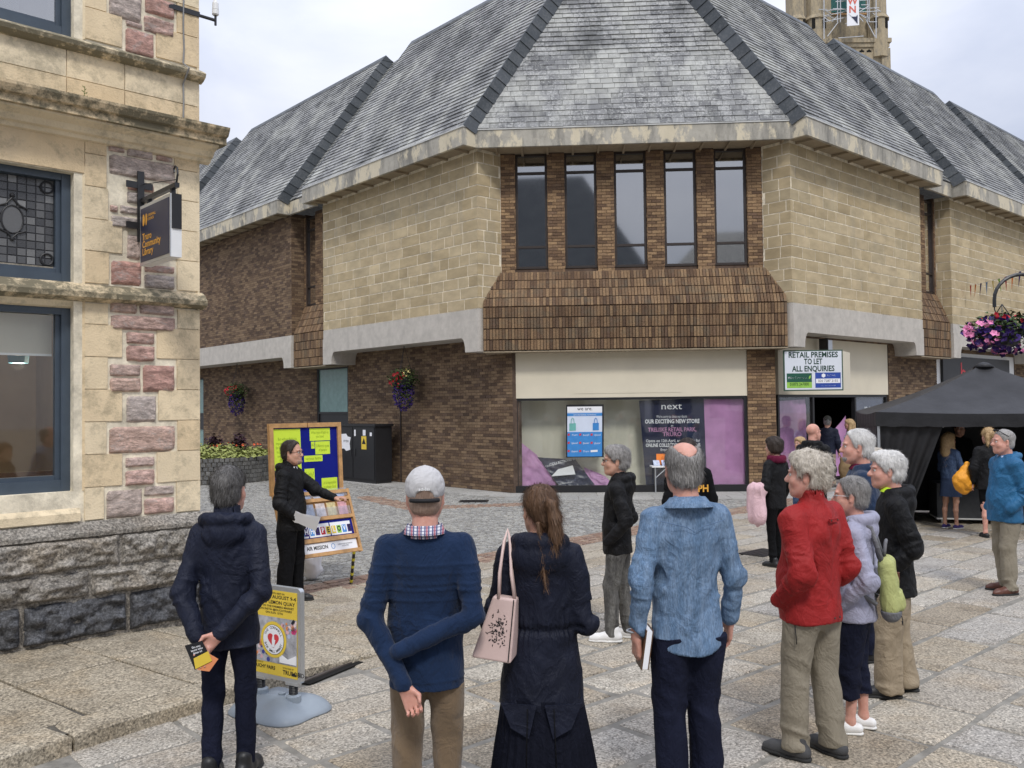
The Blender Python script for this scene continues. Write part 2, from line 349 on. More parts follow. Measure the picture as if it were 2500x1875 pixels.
def slates(part, O, A, I, Nup, tilt, rows, exp, w, lim, own=False, mat=None, seed=5):
    """O eave origin, A along eave, I = unit vector up the slope, Nup = slope normal, lim(row)->(a0,a1)"""
    r = np.random.default_rng(seed); rest = MB()
    for k in range(rows):
        a0, a1 = lim((k+.5)*exp); x = a0-(k % 2)*w*.5-r.random()*.03
        while x < a1:
            ww = w*(1+.12*(r.random()-.5)); q0, q1 = max(x, a0)+.004, min(x+ww, a1)-.004; x += ww
            if q1-q0 < .02: continue
            s0 = k*exp+(r.random()-.5)*.012; s1 = (k+1)*exp+.03; lift = .028+r.random()*.010
            if own and BUD['slate'] > 0:
                BUD['slate'] -= 1
                Bv = I*(s1-s0)+Nup*(.004-lift); Bl = np.linalg.norm(Bv)
                pieceobj('slate', mat or M_slate, part, O+I*s0+Nup*lift, A, Bv/Bl, Nup, (q0, q1), (0, Bl), (-.022, 0))
            else:
                p = [O+A*q0+I*s0+Nup*lift, O+A*q1+I*s0+Nup*lift, O+A*q1+I*s1+Nup*.004, O+A*q0+I*s1+Nup*.004]
                b = [p[0]-Nup*.030, p[1]-Nup*.030]
                rest.add(p+b, [(0, 1, 2, 3), (4, 5, 1, 0), (4, 0, 3), (5, 2, 1)])
    if rest.n: rest.build('slate_courses', mat or M_slate, part, stuff=True)
def cheek(part, P, A, I, a, i0, z0, run, sgn, depth):
    """dark slates hung on the vertical end of a roof bay (plane a = const), verge rising from (i0,z0)"""
    m = MB(); c = math.cos(math.atan(TP)); L_ = run/c; n = int(L_/.34); st = L_/n; d = V(c, TP*c); nn = V(TP*c, -c)
    for k in range(n):
        q = lambda s, w, off: P+A*(a+sgn*off)+I*(i0+d[0]*s+nn[0]*w)+Z*(z0+d[1]*s+nn[1]*w)
        s0, s1 = k*st, (k+1)*st+.03
        pts = [q(s0, -.03, .03), q(s0+.10, depth, .03), q(s1+.10, depth, .008), q(s1, -.03, .008)]
        inn = [q(s0, -.03, -.02), q(s0+.10, depth, -.02), q(s1+.10, depth, -.02), q(s1, -.03, -.02)]
        m.add(pts+inn, [(0, 1, 2, 3), (7, 6, 5, 4), (0, 4, 5, 1), (1, 5, 6, 2), (2, 6, 7, 3), (3, 7, 4, 0)])
    m.build('verge_slates', M_dslate, part)
def skirt(parent, O, A, In, a0, a1, i_wall, i_out, own, seed):
    """flared apron of soldier bricks below the windows"""
    base = MB(); base.prism([O+A*a0+In*i_wall+Z*5.40, O+A*a0+In*(i_out+.03)+Z*4.5, O+A*a0+In*(i_out+.03)+Z*3.45, O+A*a0+In*(i_wall+.1)+Z*3.45, O+A*a0+In*(i_wall+.1)+Z*5.4], A*(a1-a0))
    part = base.build('brick_apron', M_mortb, parent); r = np.random.default_rng(seed); rest = MB(); w = .076
    sl = V(i_out-i_wall, 4.5-5.40); ln = math.hypot(*sl); dS = -(In*sl[0]+Z*sl[1])/ln; nS = np.cross(A, dS); nS = nS if np.dot(nS, -In) > 0 else -nS
    rows = [(O+In*i_wall+Z*5.40-dS*ln+dS*(ln/4)*k, dS, nS, ln/4) for k in range(4)]+[(O+In*i_out+Z*(3.45+k*.2625), Z, -In, .2625) for k in range(4)]
    for o_, d_, n_, h_ in sorted(rows, key=lambda q: q[0][2]):
        x = a0
        while x < a1-.02:
            q1 = min(x+w, a1); j = r.random()*.010+.018; h0, h1 = .010+r.random()*.004, h_-.012+r.random()*.004
            if own and BUD['soldier_brick'] > 0:
                BUD['soldier_brick'] -= 1; pieceobj('soldier_brick', M_sold, part, o_, A, d_, n_, (x+.007, q1-.007), (h0, h1), (-.03, j))
            else: rest.box(o_, A, d_, n_, (x+.007, q1-.007), (h0, h1), (-.03, j))
            x += w
    if rest.n: rest.build('soldier_brick_courses', M_sold, part, stuff=True)
def window(parent, O, A, In, a0, a1, z0, z1, bars, fr=.05, rec=.09, mat=None, glass=None, back=True):
    f = MB()
    for q in ((a0, a0+fr), (a1-fr, a1)): f.box(O, A, In, Z, q, (rec-.04, rec+.05), (z0, z1))
    zs = [z0]+list(bars)+[z1]
    for k, z in enumerate(zs):
        y0 = z if k == 0 else (z-fr if k == len(zs)-1 else z-fr/2); f.box(O, A, In, Z, (a0+fr, a1-fr), (rec-.042, rec+.048), (y0, y0+fr))
    w = f.build('window_frame', mat or M_brownf, parent)
    for k in range(len(zs)-1):
        m = MB(); m.box(O, A, In, Z, (a0+fr, a1-fr), (rec+.005, rec+.015), (zs[k]+fr*.5, zs[k+1]-fr*.5)); m.build('pane', glass or M_glassu, w)
    if back:
        m = MB(); m.box(O, A, In, Z, (a0-.1, a1+.1), (rec+.5, rec+.52), (z0-.1, z1+.1)); m.build('window_blind', M_blind, w)
M_blind = flat('frosted_blind', (.30, .32, .33), .8, .2, var=.25, vs_=1.5)
ZB, ZM, ZT, ZS, ZF = 3.44, 3.80, 4.48, 8.30, 8.72
def wing(P, A, I, bays, gi, ga0, gopen, seed):
    O = P
    # ground-floor wall
    end = bays[-1][1]; m = MB(); xs = sorted(set([ga0, end]+[q for o in gopen for q in o[:2]])); 
    for x0, x1 in zip(xs[:-1], xs[1:]):
        op = [o for o in gopen if o[0] <= (x0+x1)/2 <= o[1]]
        if not op: m.box(O, A, I, Z, (x0, x1), (gi+.012, gi+.3), (0, 4.4))
        else:
            if op[0][2] > 0: m.box(O, A, I, Z, (x0, x1), (gi+.012, gi+.3), (0, op[0][2]))
            if op[0][3] < 4.3: m.box(O, A, I, Z, (x0, x1), (gi+.012, gi+.3), (op[0][3], 4.4))
    gw = m.build('ground_wall', M_mortb, bld)
    masonry(gw, 'brick', M_brick, wall_cells(ga0, min(end, 24), 0, 3.9, .075, .225, .011, gopen), O, A, I, gi, gi+.05, own=False, seed=seed)
    for k, (a0, a1, kind) in enumerate(bays):
        # upper wall
        ret = .74 if k == 0 else .45
        m = MB(); m.box(O, A, I, Z, (a0+.005, a1-.005), (.005, .4), (ZT, ZS+.1)); m.box(O, A, I, Z, (a0+.005, a0+.3), (.4, ret+.12), (ZT, ZS+.1)); m.box(O, A, I, Z, (a1-.3, a1-.005), (.4, .57), (ZT, ZS+.1))
        uw = m.build('upper_wall', M_mortc if kind == 'stone' else M_mortb, bld)
        if kind == 'stone':
            c1 = wall_cells(a0, a1, ZT, ZS, .273, .62, .026, var=.45, seed=seed+k); c2 = wall_cells(-.02, ret, ZT, ZS, .273, .5, .026, var=.4, seed=seed+9+k)
            masonry(uw, 'stone_block', M_stone, c1, O, A, I, 0, .03, .004, own=k == 0, seed=seed)
            masonry(uw, 'stone_block', M_stone, c2, O+A*a0, I, A, 0, .03, .004, own=k == 0, seed=seed+1)
            masonry(uw, 'stone_block', M_stone, c2, O+A*a1, I, -A, 0, .03, .004, own=False, seed=seed+2)
        else:
            masonry(uw, 'brick', M_brick, wall_cells(a0, a1, ZT, ZS, .075, .225, .011), O, A, I, 0, .03, own=False)
            masonry(uw, 'brick', M_brick, wall_cells(0, ret, ZT, ZS, .075, .225, .011), O+A*a0, I, A, 0, .03, own=False)
        # beam with arched soffit
        leg, rr = .50, .16; pts = [(a0, ZB), (a0+leg, ZB)]
        pts += [(a0+leg+rr*(1-math.cos(t)), ZM-rr*2.2+2.2*rr*math.sin(t)) for t in np.linspace(0, math.pi/2, 7)]
        pts += [(a1-leg-rr*(1-math.cos(t)), ZM-rr*2.2+2.2*rr*math.sin(t)) for t in np.linspace(math.pi/2, 0, 7)]+[(a1-leg, ZB), (a1, ZB), (a1, ZT-.28), (a0, ZT-.28)]
        m = MB(); m.prism([O+A*x+Z*z+I*-.03 for x, z in pts], I*(gi+.03)); m.box(O, A, I, Z, (a0+.004, a1-.004), (-.012, gi), (ZT-.28, ZT-.004))
        m.build('concrete_beam', M_conc, bld)
        # fascia, soffit
        b0, b1 = a0-.2, a1+.22; m = MB()
        m.box(O, A, I, Z, (b0, b1), (-.58, -.50), (ZS, ZF)); m.box(O, A, I, Z, (b0, b0+.08), (-.50, -.07), (ZS, ZF)); m.box(O, A, I, Z, (b1-.08, b1), (-.50, -.07), (ZS, ZF))
        fa = m.build('eaves_fascia', M_fasc, bld)
        m = MB(); m.box(O, A, I, Z, (b0-.02, b1+.02), (-.60, -.46), (ZF+.002, ZF+.035)); m.build('gutter_lip', M_alu2, fa)
        m = MB(); m.box(O, A, I, Z, (b0+.09, b1-.09), (-.495, .05), (ZS+.06, ZS+.10))
        for q in np.arange(b0+.5, b1-.2, .85): m.box(O, A, I, Z, (q, q+.05), (-.495, .0), (ZS+.005, ZS+.058))
        m.build('soffit', M_soff, fa)
        # roof wedge
        run = 4.1; e0 = -.57; z0 = ZF+.02; m = MB()
        prof = [(e0, z0-.02), (e0+run, z0+run*TP-.02), (e0+run+4, z0+run*TP-3), (e0+run+4, z0-.02)]
        m.prism([O+A*b0+I*i+Z*z for i, z in prof], A*(b1-b0)); rf = m.build('roof', M_dslate, bld)
        c = math.cos(math.atan(TP)); Iu = I*c+Z*TP*c; Nn = -I*TP*c+Z*c; ex = .175
        slates(rf, O+A*b0+I*e0+Z*z0, A, Iu, Nn, 0, int(run/c/ex), ex, .29, lambda s: (0, b1-b0), seed=seed+k)
        cheek(rf, O, A, I, b0, e0, z0, run, -1, .36); cheek(rf, O, A, I, b1, e0, z0, run, 1, .36)
        m = MB(); m.prism([O+A*(b0-.03)+I*i+Z*z for i, z in ((e0+run-.16, z0+run*TP-.16), (e0+run, z0+run*TP+.05), (e0+run+.3, z0+run*TP-.12))], A*(b1-b0+.06)); m.build('ridge_cap', M_dslate, rf)
        # recessed slot to the next bay
        if k+1 < len(bays):
            n0 = bays[k+1][0]; w_ = n0-a1; m = MB()
            wins = [(a1+.22, a1+.82), (n0-.72, n0-.10)]
            for q in ((a1, wins[0][0]), (wins[0][1], wins[1][0]), (wins[1][1], n0)): m.box(O, A, I, Z, q, (.462, .7), (ZB, ZS+.1))
            for q in wins: m.box(O, A, I, Z, q, (.462, .7), (ZB, 5.42)); 
            sw = m.build('slot_wall', M_mortb, bld)
            masonry(sw, 'brick', M_bpier, wall_cells(a1, n0, 5.42, ZS, .075, .225, .011, [(q[0], q[1], 5.4, 9) for q in wins]), O, A, I, .45, .48, own=False)
            for q in wins: window(bld, O+I*.45, A, I, q[0], q[1], 5.44, ZS, (6.04, 7.88), mat=M_brownf)
            skirt(bld, O, A, I, a1+.01, n0-.01, .45, .07, False, seed+k)
            m = MB(); m.box(O, A, I, Z, (b1+.005, n0-.205), (-.15, -.07), (ZS+.01, ZF-.01)); m.build('eaves_fascia', M_fasc, bld)
            m = MB(); e1 = -.14
            m.prism([O+A*b1+I*i+Z*z for i, z in ((e1, ZF), (e1+run, ZF+run*TP), (e1+run+3, ZF+run*TP-3), (e1+run+3, ZF))], A*(n0-.2-b1)); r2 = m.build('roof', M_dslate, bld)
            slates(r2, O+A*b1+I*e1+Z*(ZF+.02), A, Iu, Nn, 0, int(run/c/ex), ex, .29, lambda s: (0, n0-.2-b1), seed=seed+k+5)
            m = MB(); m.box(O, A, I, Z, (a1, n0), (.06, gi+.1), (ZB-.03, ZB-.004)); m.build('soffit', M_soff, bld)
M_alu2 = flat('lead_lip', (.50, .50, .48), .6, .4)
gi_L, gi_R = .80, .60
wing(P1, DL, DR, [(0, 7.37, 'stone'), (9.38, 19.4, 'brick'), (21.4, 31, 'brick')], gi_L, -.28, [(7.31, 9.23, .25, 3.42), (18.3, 20.2, .25, 3.42)], 11)
wing(P2, DR, DL, [(0, 7.07, 'stone'), (9.18, 16.6, 'stone'), (18.6, 27, 'stone')], gi_R, .34, [(.34, 6.16, 0, 3.78), (7.2, 8.5, .8, 2.32), (9.42, 16.1, 0, 3.7), (18., 26, 0, 3.4)], 31)
# teal windows below the slots of the left wing
for q in ((7.31, 9.23), (18.3, 20.2)):
    O = P1+DR*gi_L; f = MB()
    for x in ((q[0], q[0]+.07), (q[1]-.07, q[1])): f.box(O, DL, DR, Z, x, (.02, .12), (.25, 3.42))
    for z in (.25, 1.35, 1.95, 3.36): f.box(O, DL, DR, Z, (q[0]+.07, q[1]-.07), (.025, .115), (z, z+.06))
    w = f.build('window_frame', M_black, bld)
    for z0, z1, mt in ((.31, 1.35, M_teal), (1.41, 1.95, M_black), (2.01, 3.36, M_teal)):
        m = MB(); m.box(O, DL, DR, Z, (q[0]+.07, q[1]-.07), (.06, .07), (z0, z1)); m.build('pane', mt, w)
# ---- the corner pavilion: five tall windows, apron, roof
FA = P1+DR*.74; FB = P2+DL*.74; FL = np.linalg.norm(FB-FA); fu = (FB-FA)/FL; fi = V(-fu[1], fu[0], 0)
x0 = .36; pitch = (FL-.36*2-.80)/4; wins = [(x0+k*pitch, x0+k*pitch+.80) for k in range(5)]
m = MB(); xs = [0]+[q for w in wins for q in w]+[FL]
for k in range(0, len(xs), 2): m.box(FA, fu, fi, Z, (xs[k], xs[k+1]), (.012, .35), (5.35, ZS+.1))
for w in wins: m.box(FA, fu, fi, Z, w, (.10, .35), (5.35, 5.5))
fw = m.build('window_wall', M_mortb, bld)
masonry(fw, 'brick', M_bpier, wall_cells(0, FL, 5.32, ZS+.03, .075, .225, .011, [(a, b, 5.0, 9.5) for a, b in wins]), FA, fu, fi, -.0, .05, .012, own=True)
for w in wins:
    for sg, x in ((1, w[0]), (-1, w[1])):
        masonry(fw, 'brick', M_bpier, wall_cells(0, .10, 5.5, ZS+.03, .075, .11, .011), FA+fu*x, fi, fu*-sg, -.004, .02, .004, own=False)
for w in wins: window(bld, FA, fu, fi, w[0]+.01, w[1]-.01, 5.5, ZS+.05, (6.04, 7.88), .055, .12)
PU = (P2-P1)/np.linalg.norm(P2-P1); PI_ = V(-PU[1], PU[0], 0); PLn = np.linalg.norm(P2-P1)
iw = float(np.dot(FA-P1, PI_))
# apron pieces: wider at the bottom than at the top
skirt(bld, P1, PU, PI_, .10, PLn-.10, iw-.01, .04, True, 77)
m = MB(); m.box(P1, PU, PI_, Z, (.1, PLn-.1), (.04, 1.2), (ZB-.03, ZB-.002)); m.build('soffit', M_soff, bld)
F1 = P1-DL*.2-DR*.58; F2 = P2-DR*.2-DL*.58; EA = F1+DR*.43; EB = F2+DL*.43; EL = np.linalg.norm(EB-EA); eu = (EB-EA)/EL; ei = V(-eu[1], eu[0], 0)
m = MB(); m.box(EA, eu, ei, Z, (.0, EL), (0, .08), (ZS+.004, ZF-.004)); fa = m.build('eaves_fascia', M_fasc, bld)
m = MB(); m.box(EA, eu, ei, Z, (0, EL), (-.02, .10), (ZF, ZF+.033)); m.build('gutter_lip', M_alu2, fa)
m = MB(); m.box(EA, eu, ei, Z, (.05, EL-.05), (.085, 1.2), (ZS+.06, ZS+.1))
for q in np.arange(.4, EL-.1, .62): m.box(EA, eu, ei, Z, (q, q+.05), (.085, .9), (ZS+.005, ZS+.058))
m.build('soffit', M_soff, fa)
tf = 1.90; cf = math.cos(math.atan(tf)); Sup = ei*cf+Z*tf*cf; Nf = -ei*tf*cf+Z*cf; SL = 2.92/cf; RO = EA+Z*(ZF+.02)
k1 = np.dot(DR, eu)/np.dot(DR, ei); k2 = np.dot(DL, eu)/np.dot(DL, ei)
lim = lambda s: (k1*s*cf-.02, EL+k2*s*cf+.02)
a_, b_ = lim(SL)
m = MB(); m.prism([RO-Nf*.02, RO+eu*EL-Nf*.02, RO+eu*b_+Sup*SL-Nf*.02, RO+eu*a_+Sup*SL-Nf*.02], ei*2-Z*.5)
fr = m.build('roof', M_dslate, bld)
slates(fr, RO, eu, Sup, Nf, 0, int(SL/.175), .175, .29, lim, own=True, seed=99)
# ---- ground floor front: shop window between brick piers
GI = DI; WA0, WA1 = .10, 5.72; gp = MB()
gp.box(GC, DU, GI, Z, (5.72, 6.39), (.012, .3), (0, 3.45)); pier = gp.build('ground_wall', M_mortb, bld)
masonry(pier, 'brick', M_bpier, wall_cells(5.72, 6.39, 0, 3.45, .075, .225, .011), GC, DU, GI, 0, .05, .005)
masonry(pier, 'brick', M_brick, wall_cells(0, .6, 0, 3.45, .075, .225, .011), GC+DU*6.39, GI, -DU, 0, .05, .005, own=False)
masonry(pier, 'brick', M_brick, wall_cells(0, .6, 0, 3.45, .075, .225, .011), GC+DU*5.72, GI, DU, 0, .05, .005, own=False)
slab('sign_board', M_cream, bld, GC, DU, GI, (.1, 5.72), (.03, .2), (2.30, 3.44))
m = MB(); m.box(GC, DU, GI, Z, (1.55, 4.15), (.022, .03), (2.40, 3.28)); m.build('blank_panel', M_cream, bld)
f = MB()
for q in ((.1, .17), (5.65, 5.72)): f.box(GC, DU, GI, Z, q, (.05, .16), (.16, 2.24))
f.box(GC, DU, GI, Z, (.1, 5.72), (.048, .16), (2.24, 2.297)); f.box(GC, DU, GI, Z, (.1, 5.72), (.0, .20), (0, .16))
sf = f.build('shopfront_frame', M_black, bld)
m = MB(); m.box(GC, DU, GI, Z, (.17, 5.65), (.09, .10), (.16, 2.24)); m.build('pane', M_glass, sf)
M_board = flat('grey_hoarding', (.66, .63, .53), .7, .3, var=.07, vs_=1.5)
bk = MB(); bk.box(GC, DU, GI, Z, (.1, 5.72), (.62, .66), (.05, 2.3)); bk.box(GC, DU, GI, Z, (.1, 5.72), (.16, .62), (.03, .06)); bk.build('backing_board', M_board, sf)
def gw(x, y, d=0.): return onplane(x, y, GC+GI*d, GI)
def crumple(name, mat, parent, c00, c10, c11, c01, amp, n=18, seed=0, nrm=None, world=True):
    """sheet of paper between four corners with real creases"""
    g = np.linspace(0, 1, n); U_, V_ = np.meshgrid(g, g, indexing='ij'); c00, c10, c11, c01 = map(np.asarray, (c00, c10, c11, c01))
    p = ((1-U_)*(1-V_))[..., None]*c00+(U_*(1-V_))[..., None]*c10+(U_*V_)[..., None]*c11+((1-U_)*V_)[..., None]*c01
    nn = np.cross(c10-c00, c01-c00); nn = nn/np.linalg.norm(nn); q = np.stack([U_*4+seed, V_*4, U_*0+seed*3.1], -1)
    h = np.abs(vnoise(q))*.7+.5*np.abs(vnoise(q*2.3))+.2*vnoise(q*5)
    p = p+(h-.5)[..., None]*amp*nn; idx = np.arange(n*n).reshape(n, n)
    F = np.stack([idx[:-1, :-1], idx[1:, :-1], idx[1:, 1:], idx[:-1, 1:]], -1).reshape(-1, 4); k = n*n
    vv = p.reshape(-1, 3); F2 = (F+k)[:, ::-1]; vv = np.concatenate([vv, vv-nn*.002])
    return obj(name, vv, np.concatenate([F, F2]), mat, parent, True, world)
# window contents (each a thing of its own, resting inside the window)
def pthing(name, label, cat, p): return thing(name, label, cat, tuple(p))
t = pthing('mauve_sheet', 'tall mauve paper sheet filling the right end of the wide shop window', 'paper', gw(1775, 1190, .2))
crumple('sheet', M_pink, t, gw(1719, 1186, .18), gw(1823, 1183, .18), gw(1820, 974, .18), gw(1716, 975, .18), .04, seed=1)
t = pthing('mauve_sheet', 'crumpled mauve paper slumped in the left corner of the wide shop window', 'paper', gw(1300, 1188, .3))
crumple('sheet', M_pink, t, gw(1264, 1186, .2), gw(1362, 1187, .3), gw(1310, 1110, .35), gw(1266, 1075, .25), .10, seed=2)
t = pthing('mauve_sheet', 'low mauve paper sheet lying between fallen navy poster and grey haired man', 'paper', gw(1460, 1188, .3))
crumple('sheet', M_pink, t, gw(1440, 1186, .25), gw(1500, 1186, .25), gw(1478, 1162, .4), gw(1425, 1140, .4), .08, seed=3)
t = pthing('fallen_poster', 'crumpled navy poster fallen to the bottom of the wide shop window', 'poster', gw(1390, 1188, .3))
crumple('sheet', M_navy, t, gw(1365, 1186, .22), gw(1452, 1183, .24), gw(1405, 1122, .34), gw(1312, 1116, .34), .08, seed=4)
q = gw(1378, 1160, .21); gq = MB(); gq.prism([gw(1346, 1163, .20), gw(1405, 1158, .20), gw(1398, 1136, .24), gw(1362, 1146, .24)], GI*.006); gq.build('printed_bag', M_paper, t)
text('COLLECTIONS & RE', .085, M_paper, t, gw(1378, 1126, .2), DU*.97+Z*.22, Z*.97-DU*.2, bold=.02); text('12th April', .07, M_paper, t, gw(1345, 1136, .2), DU*.97+Z*.2, Z); text('next.co.uk', .06, M_paper, t, gw(1385, 1178, .2), DU*.99+Z*.1, Z)
t = pthing('poster', 'tall navy closing notice poster with white lettering in the wide shop window', 'poster', gw(1650, 1190, .15))
m = MB(); m.prism([gw(1578, 1193, .16), gw(1726, 1188, .16), gw(1718, 972, .16), gw(1560, 978, .16)], GI*.004); m.build('sheet', M_navy, t)
for s, x, y, h, mt, bd in (('next', 1639, 992, 17, M_paper, 0), ("We're sorry to close our doors", 1640, 1017, 7.2, M_paper, 0), ('OUR EXCITING NEW STORE', 1641, 1029, 10, M_paper, .03), ('at', 1641, 1039, 6, M_paper, 0), ('TRELISKE RETAIL PARK,', 1641, 1049, 10, M_rose, .025), ('TRURO', 1641, 1060.5, 10, M_rose, .025), ('Opens on 12th April, and available for', 1643, 1076, 7.5, M_paper, .01), ('ONLINE COLLECTIONS & RETURNS', 1643, 1087, 8.4, M_paper, .03), ('from 9th April', 1643, 1098, 7.5, M_paper, 0)):
    wd = {'OUR EXCITING NEW STORE': 133, 'TRELISKE RETAIL PARK,': 118, 'next': 50, "We're sorry to close our doors": 75, 'Opens on 12th April, and available for': 132, 'ONLINE COLLECTIONS & RETURNS': 133}.get(s)
    text(s, h/.72*.0099, mt, t, gw(x, y, .152), DU, Z, bold=bd, width=None if wd is None else wd*.0099)
t = pthing('advert_poster', 'blue and white bag advert poster edged with black tape on the shop window', 'poster', gw(1428, 1118, 0))
def gq4(x0, y0, x1, y1, d0, d1, mat, par, name):
    m = MB(); m.prism([gw(x0, y1, d0), gw(x1, y1-.9, d0), gw(x1, y0-.9, d0), gw(x0, y0, d0)], GI*d1); return m.build(name, mat, par)
M_adbl = flat('advert_blue', (.05, .24, .58), .4, .4, var=.1, vs_=8); M_adpale = flat('advert_pale', (.62, .68, .80), .4, .4, var=.03); M_mint = flat('mint_print', (.16, .44, .40), .5); M_redp = flat('red_print', (.60, .05, .06), .5)
gq4(1382, 988, 1474, 1117, .06, .012, M_black, t, 'tape_border'); gq4(1385, 993, 1470, 1115, .055, .004, M_adpale, t, 'sheet'); gq4(1385, 993, 1470, 1007, .051, .003, M_paper, t, 'header'); gq4(1385, 1009, 1470, 1016, .051, .003, M_adbl, t, 'band'); gq4(1385, 1055, 1470, 1115, .051, .003, M_adbl, t, 'panel')
gq4(1390, 1034, 1406, 1052, .049, .003, M_mint, t, 'printed_bag'); gq4(1447, 1033, 1462, 1051, .049, .003, M_adbl, t, 'printed_bag')
for x, mt in ((1398, M_mint), (1454.5, M_adbl)):
    m = MB(); m.tube([gw(x-4, 1034, .048), gw(x-3, 1024, .048), gw(x, 1020, .048), gw(x+3, 1024, .048), gw(x+4, 1034, .048)], .008, 5); m.build('bag_handle', mt, t)
text('we are.', .125, M_ink, t, gw(1428, 998, .048), DU, Z); text('Join the fashion revolution!', .05, M_paper, t, gw(1428, 1012.5, .048), DU, Z)
for r_ in range(3):
    for c_ in range(3):
        if r_ == 2 and c_ == 2: gq4(1442, 1099, 1459, 1104, .048, .002, M_paper, t, 'button'); continue
        text(('Truro', 'Barnstaple', 'Plymouth', 'Falmouth', 'Exeter', 'Exeter', 'Penzance', 'Truro')[r_*3+c_], .065, M_paper, t, gw(1403+c_*28, 1062+r_*20, .048), DU+Z*.06, Z+DU*.25, width=.15); gq4(1386+c_*28, 1059+r_*20, 1391+c_*28, 1064+r_*20, .048, .002, M_redp, t, 'icon')
# ---- right wing ground floor: cream board, doorway, papered panes
RO_ = P2+DL*gi_R
slab('sign_board', M_cream, bld, RO_, DR, DL, (.36, 6.14), (.02, .2), (2.32, 3.79))
f = MB()
for x in (.36, 2.0, 4.22, 6.06): f.box(RO_, DR, DL, Z, (x, x+.08), (.05, .16), (0, 2.25))
f.box(RO_, DR, DL, Z, (.36, 6.14), (.045, .18), (2.25, 2.315)); f.box(RO_, DR, DL, Z, (.44, 2.0), (.05, .16), (0, .15)); f.box(RO_, DR, DL, Z, (4.3, 6.06), (.05, .16), (0, .15))
sf2 = f.build('shopfront_frame', M_black, bld)
for q in ((.44, 2.0), (4.3, 6.06)):
    m = MB(); m.box(RO_, DR, DL, Z, q, (.09, .10), (.15, 2.25)); m.build('pane', M_glass, sf2)
t = thing('mauve_sheet', 'creased mauve paper sheet behind the pane left of the open doorway', 'paper', tuple(RO_+DR*1.2+DL*.2))
pr = lambda a, z, i=.15: RO_+DR*a+DL*i+Z*z
crumple('sheet', M_pink, t, pr(.46, .16), pr(1.96, .16), pr(1.80, 2.2), pr(.46, 2.16), .06, 24, 6)
t = thing('mauve_sheet', 'mauve paper hanging diagonally inside the dark doorway', 'paper', tuple(RO_+DR*3.4+DL*.6))
crumple('sheet', M_pink, t, pr(2.6, .1, .9), pr(4.3, .1, .35), pr(4.3, 1.75, .35), pr(3.1, .55, .8), .05, 14, 8)
t = thing('poster', 'navy poster with thin white lettering behind the pane beside the gazebo', 'poster', tuple(RO_+DR*5.2+DL*.2))
m = MB(); m.box(RO_, DR, DL, Z, (4.34, 6.0), (.13, .134), (.3, 2.2)); m.build('sheet', M_navy, t)
text('next', .36, M_paper, t, pr(5.3, 1.93, .124), DR, Z, width=.8); text("We're sorry to close our doors", .11, M_paper, t, pr(5.2, 1.62, .124), DR, Z, width=1.3); text('OUR EXCITING NEW STORE', .14, M_paper, t, pr(5.18, 1.42, .124), DR, Z, bold=.03, width=1.55); text('TRELISKE RETAIL PARK', .12, M_rose, t, pr(5.2, 1.15, .124), DR, Z, bold=.02, width=1.4)
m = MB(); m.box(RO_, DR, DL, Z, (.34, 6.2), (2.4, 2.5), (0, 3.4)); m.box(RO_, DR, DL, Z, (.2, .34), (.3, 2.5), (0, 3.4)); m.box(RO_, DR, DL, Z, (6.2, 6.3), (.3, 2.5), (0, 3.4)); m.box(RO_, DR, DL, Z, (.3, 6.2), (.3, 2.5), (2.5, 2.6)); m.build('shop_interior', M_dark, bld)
m = MB(); m.box(RO_, DR, DL, Z, (7.2, 8.5), (.05, .1), (.8, 2.32)); w = m.build('window_frame', M_black, bld)
m = MB(); m.box(RO_, DR, DL, Z, (7.27, 8.43), (.04, .05), (.87, 2.25)); m.build('papered_pane', M_pink, w)
# next shop: white surround, black board with red letters
m = MB(); m.box(RO_, DR, DL, Z, (9.42, 16.1), (.03, .2), (2.2, 3.69)); m.build('shop_surround', M_white, bld)
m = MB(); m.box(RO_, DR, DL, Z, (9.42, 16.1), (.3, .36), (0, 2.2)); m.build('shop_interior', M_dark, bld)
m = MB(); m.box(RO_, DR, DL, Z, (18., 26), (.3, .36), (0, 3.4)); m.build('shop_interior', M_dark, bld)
t = thing('shop_sign', 'long black fascia sign with red lettering half hidden by the gazebo roof', 'sign', tuple(RO_+DR*12.4+Z*2.5))
m = MB(); m.box(RO_, DR, DL, Z, (9.75, 15.4), (-.06, .02), (2.45, 3.55)); m.build('board', M_black, t); text('bo', .95, M_redp, t, RO_+DR*11.6+Z*3.0-DL*.065, DR, Z, width=1.0)
# small things on the building
t = thing('letting_sign', 'white retail premises to let board fixed above the doorway', 'sign', tuple(RO_+DR*.5+Z*2.4))
sA = atdepth(1914, 955, 20.9); su = ang(-1.5); si = V(-su[1], su[0], 0); sA = sA-su*0; sw_, sh_ = 1.40, .97
m = MB(); m.box(sA, su, si, Z, (0, sw_), (0, .03), (0, sh_)); bd_ = m.build('backing', flat('green_edge', (.05, .09, .06), .5), t)
m = MB(); m.box(sA, su, si, Z, (.03, sw_-.03), (-.006, 0), (.03, sh_-.03)); m.build('panel', flat('pale_print', (.66, .69, .74), .45, .4, var=.03), t)
m = MB(); m.box(sA+su*sw_, DL*.3+DR*.95, si, Z, (0, .95), (.0, .03), (.03, sh_-.03)); m.build('side_board', M_cream, t)
M_dgr = flat('dark_green_print', (.02, .09, .06), .5); M_lgr = flat('lime_print', (.27, .50, .08), .5); M_rbl = flat('royal_print', (.03, .07, .32), .5); M_tgr = flat('text_green', (.015, .05, .035), .5)
def sp(x, z): return sA+su*x+Z*z-si*.0085
def sq(x0, x1, z0, z1, mt, d=.0075, nm='print_block'):
    m = MB(); m.box(sA, su, si, Z, (x0, x1), (-d-.001, -d), (z0, z1)); m.build(nm, mt, t)
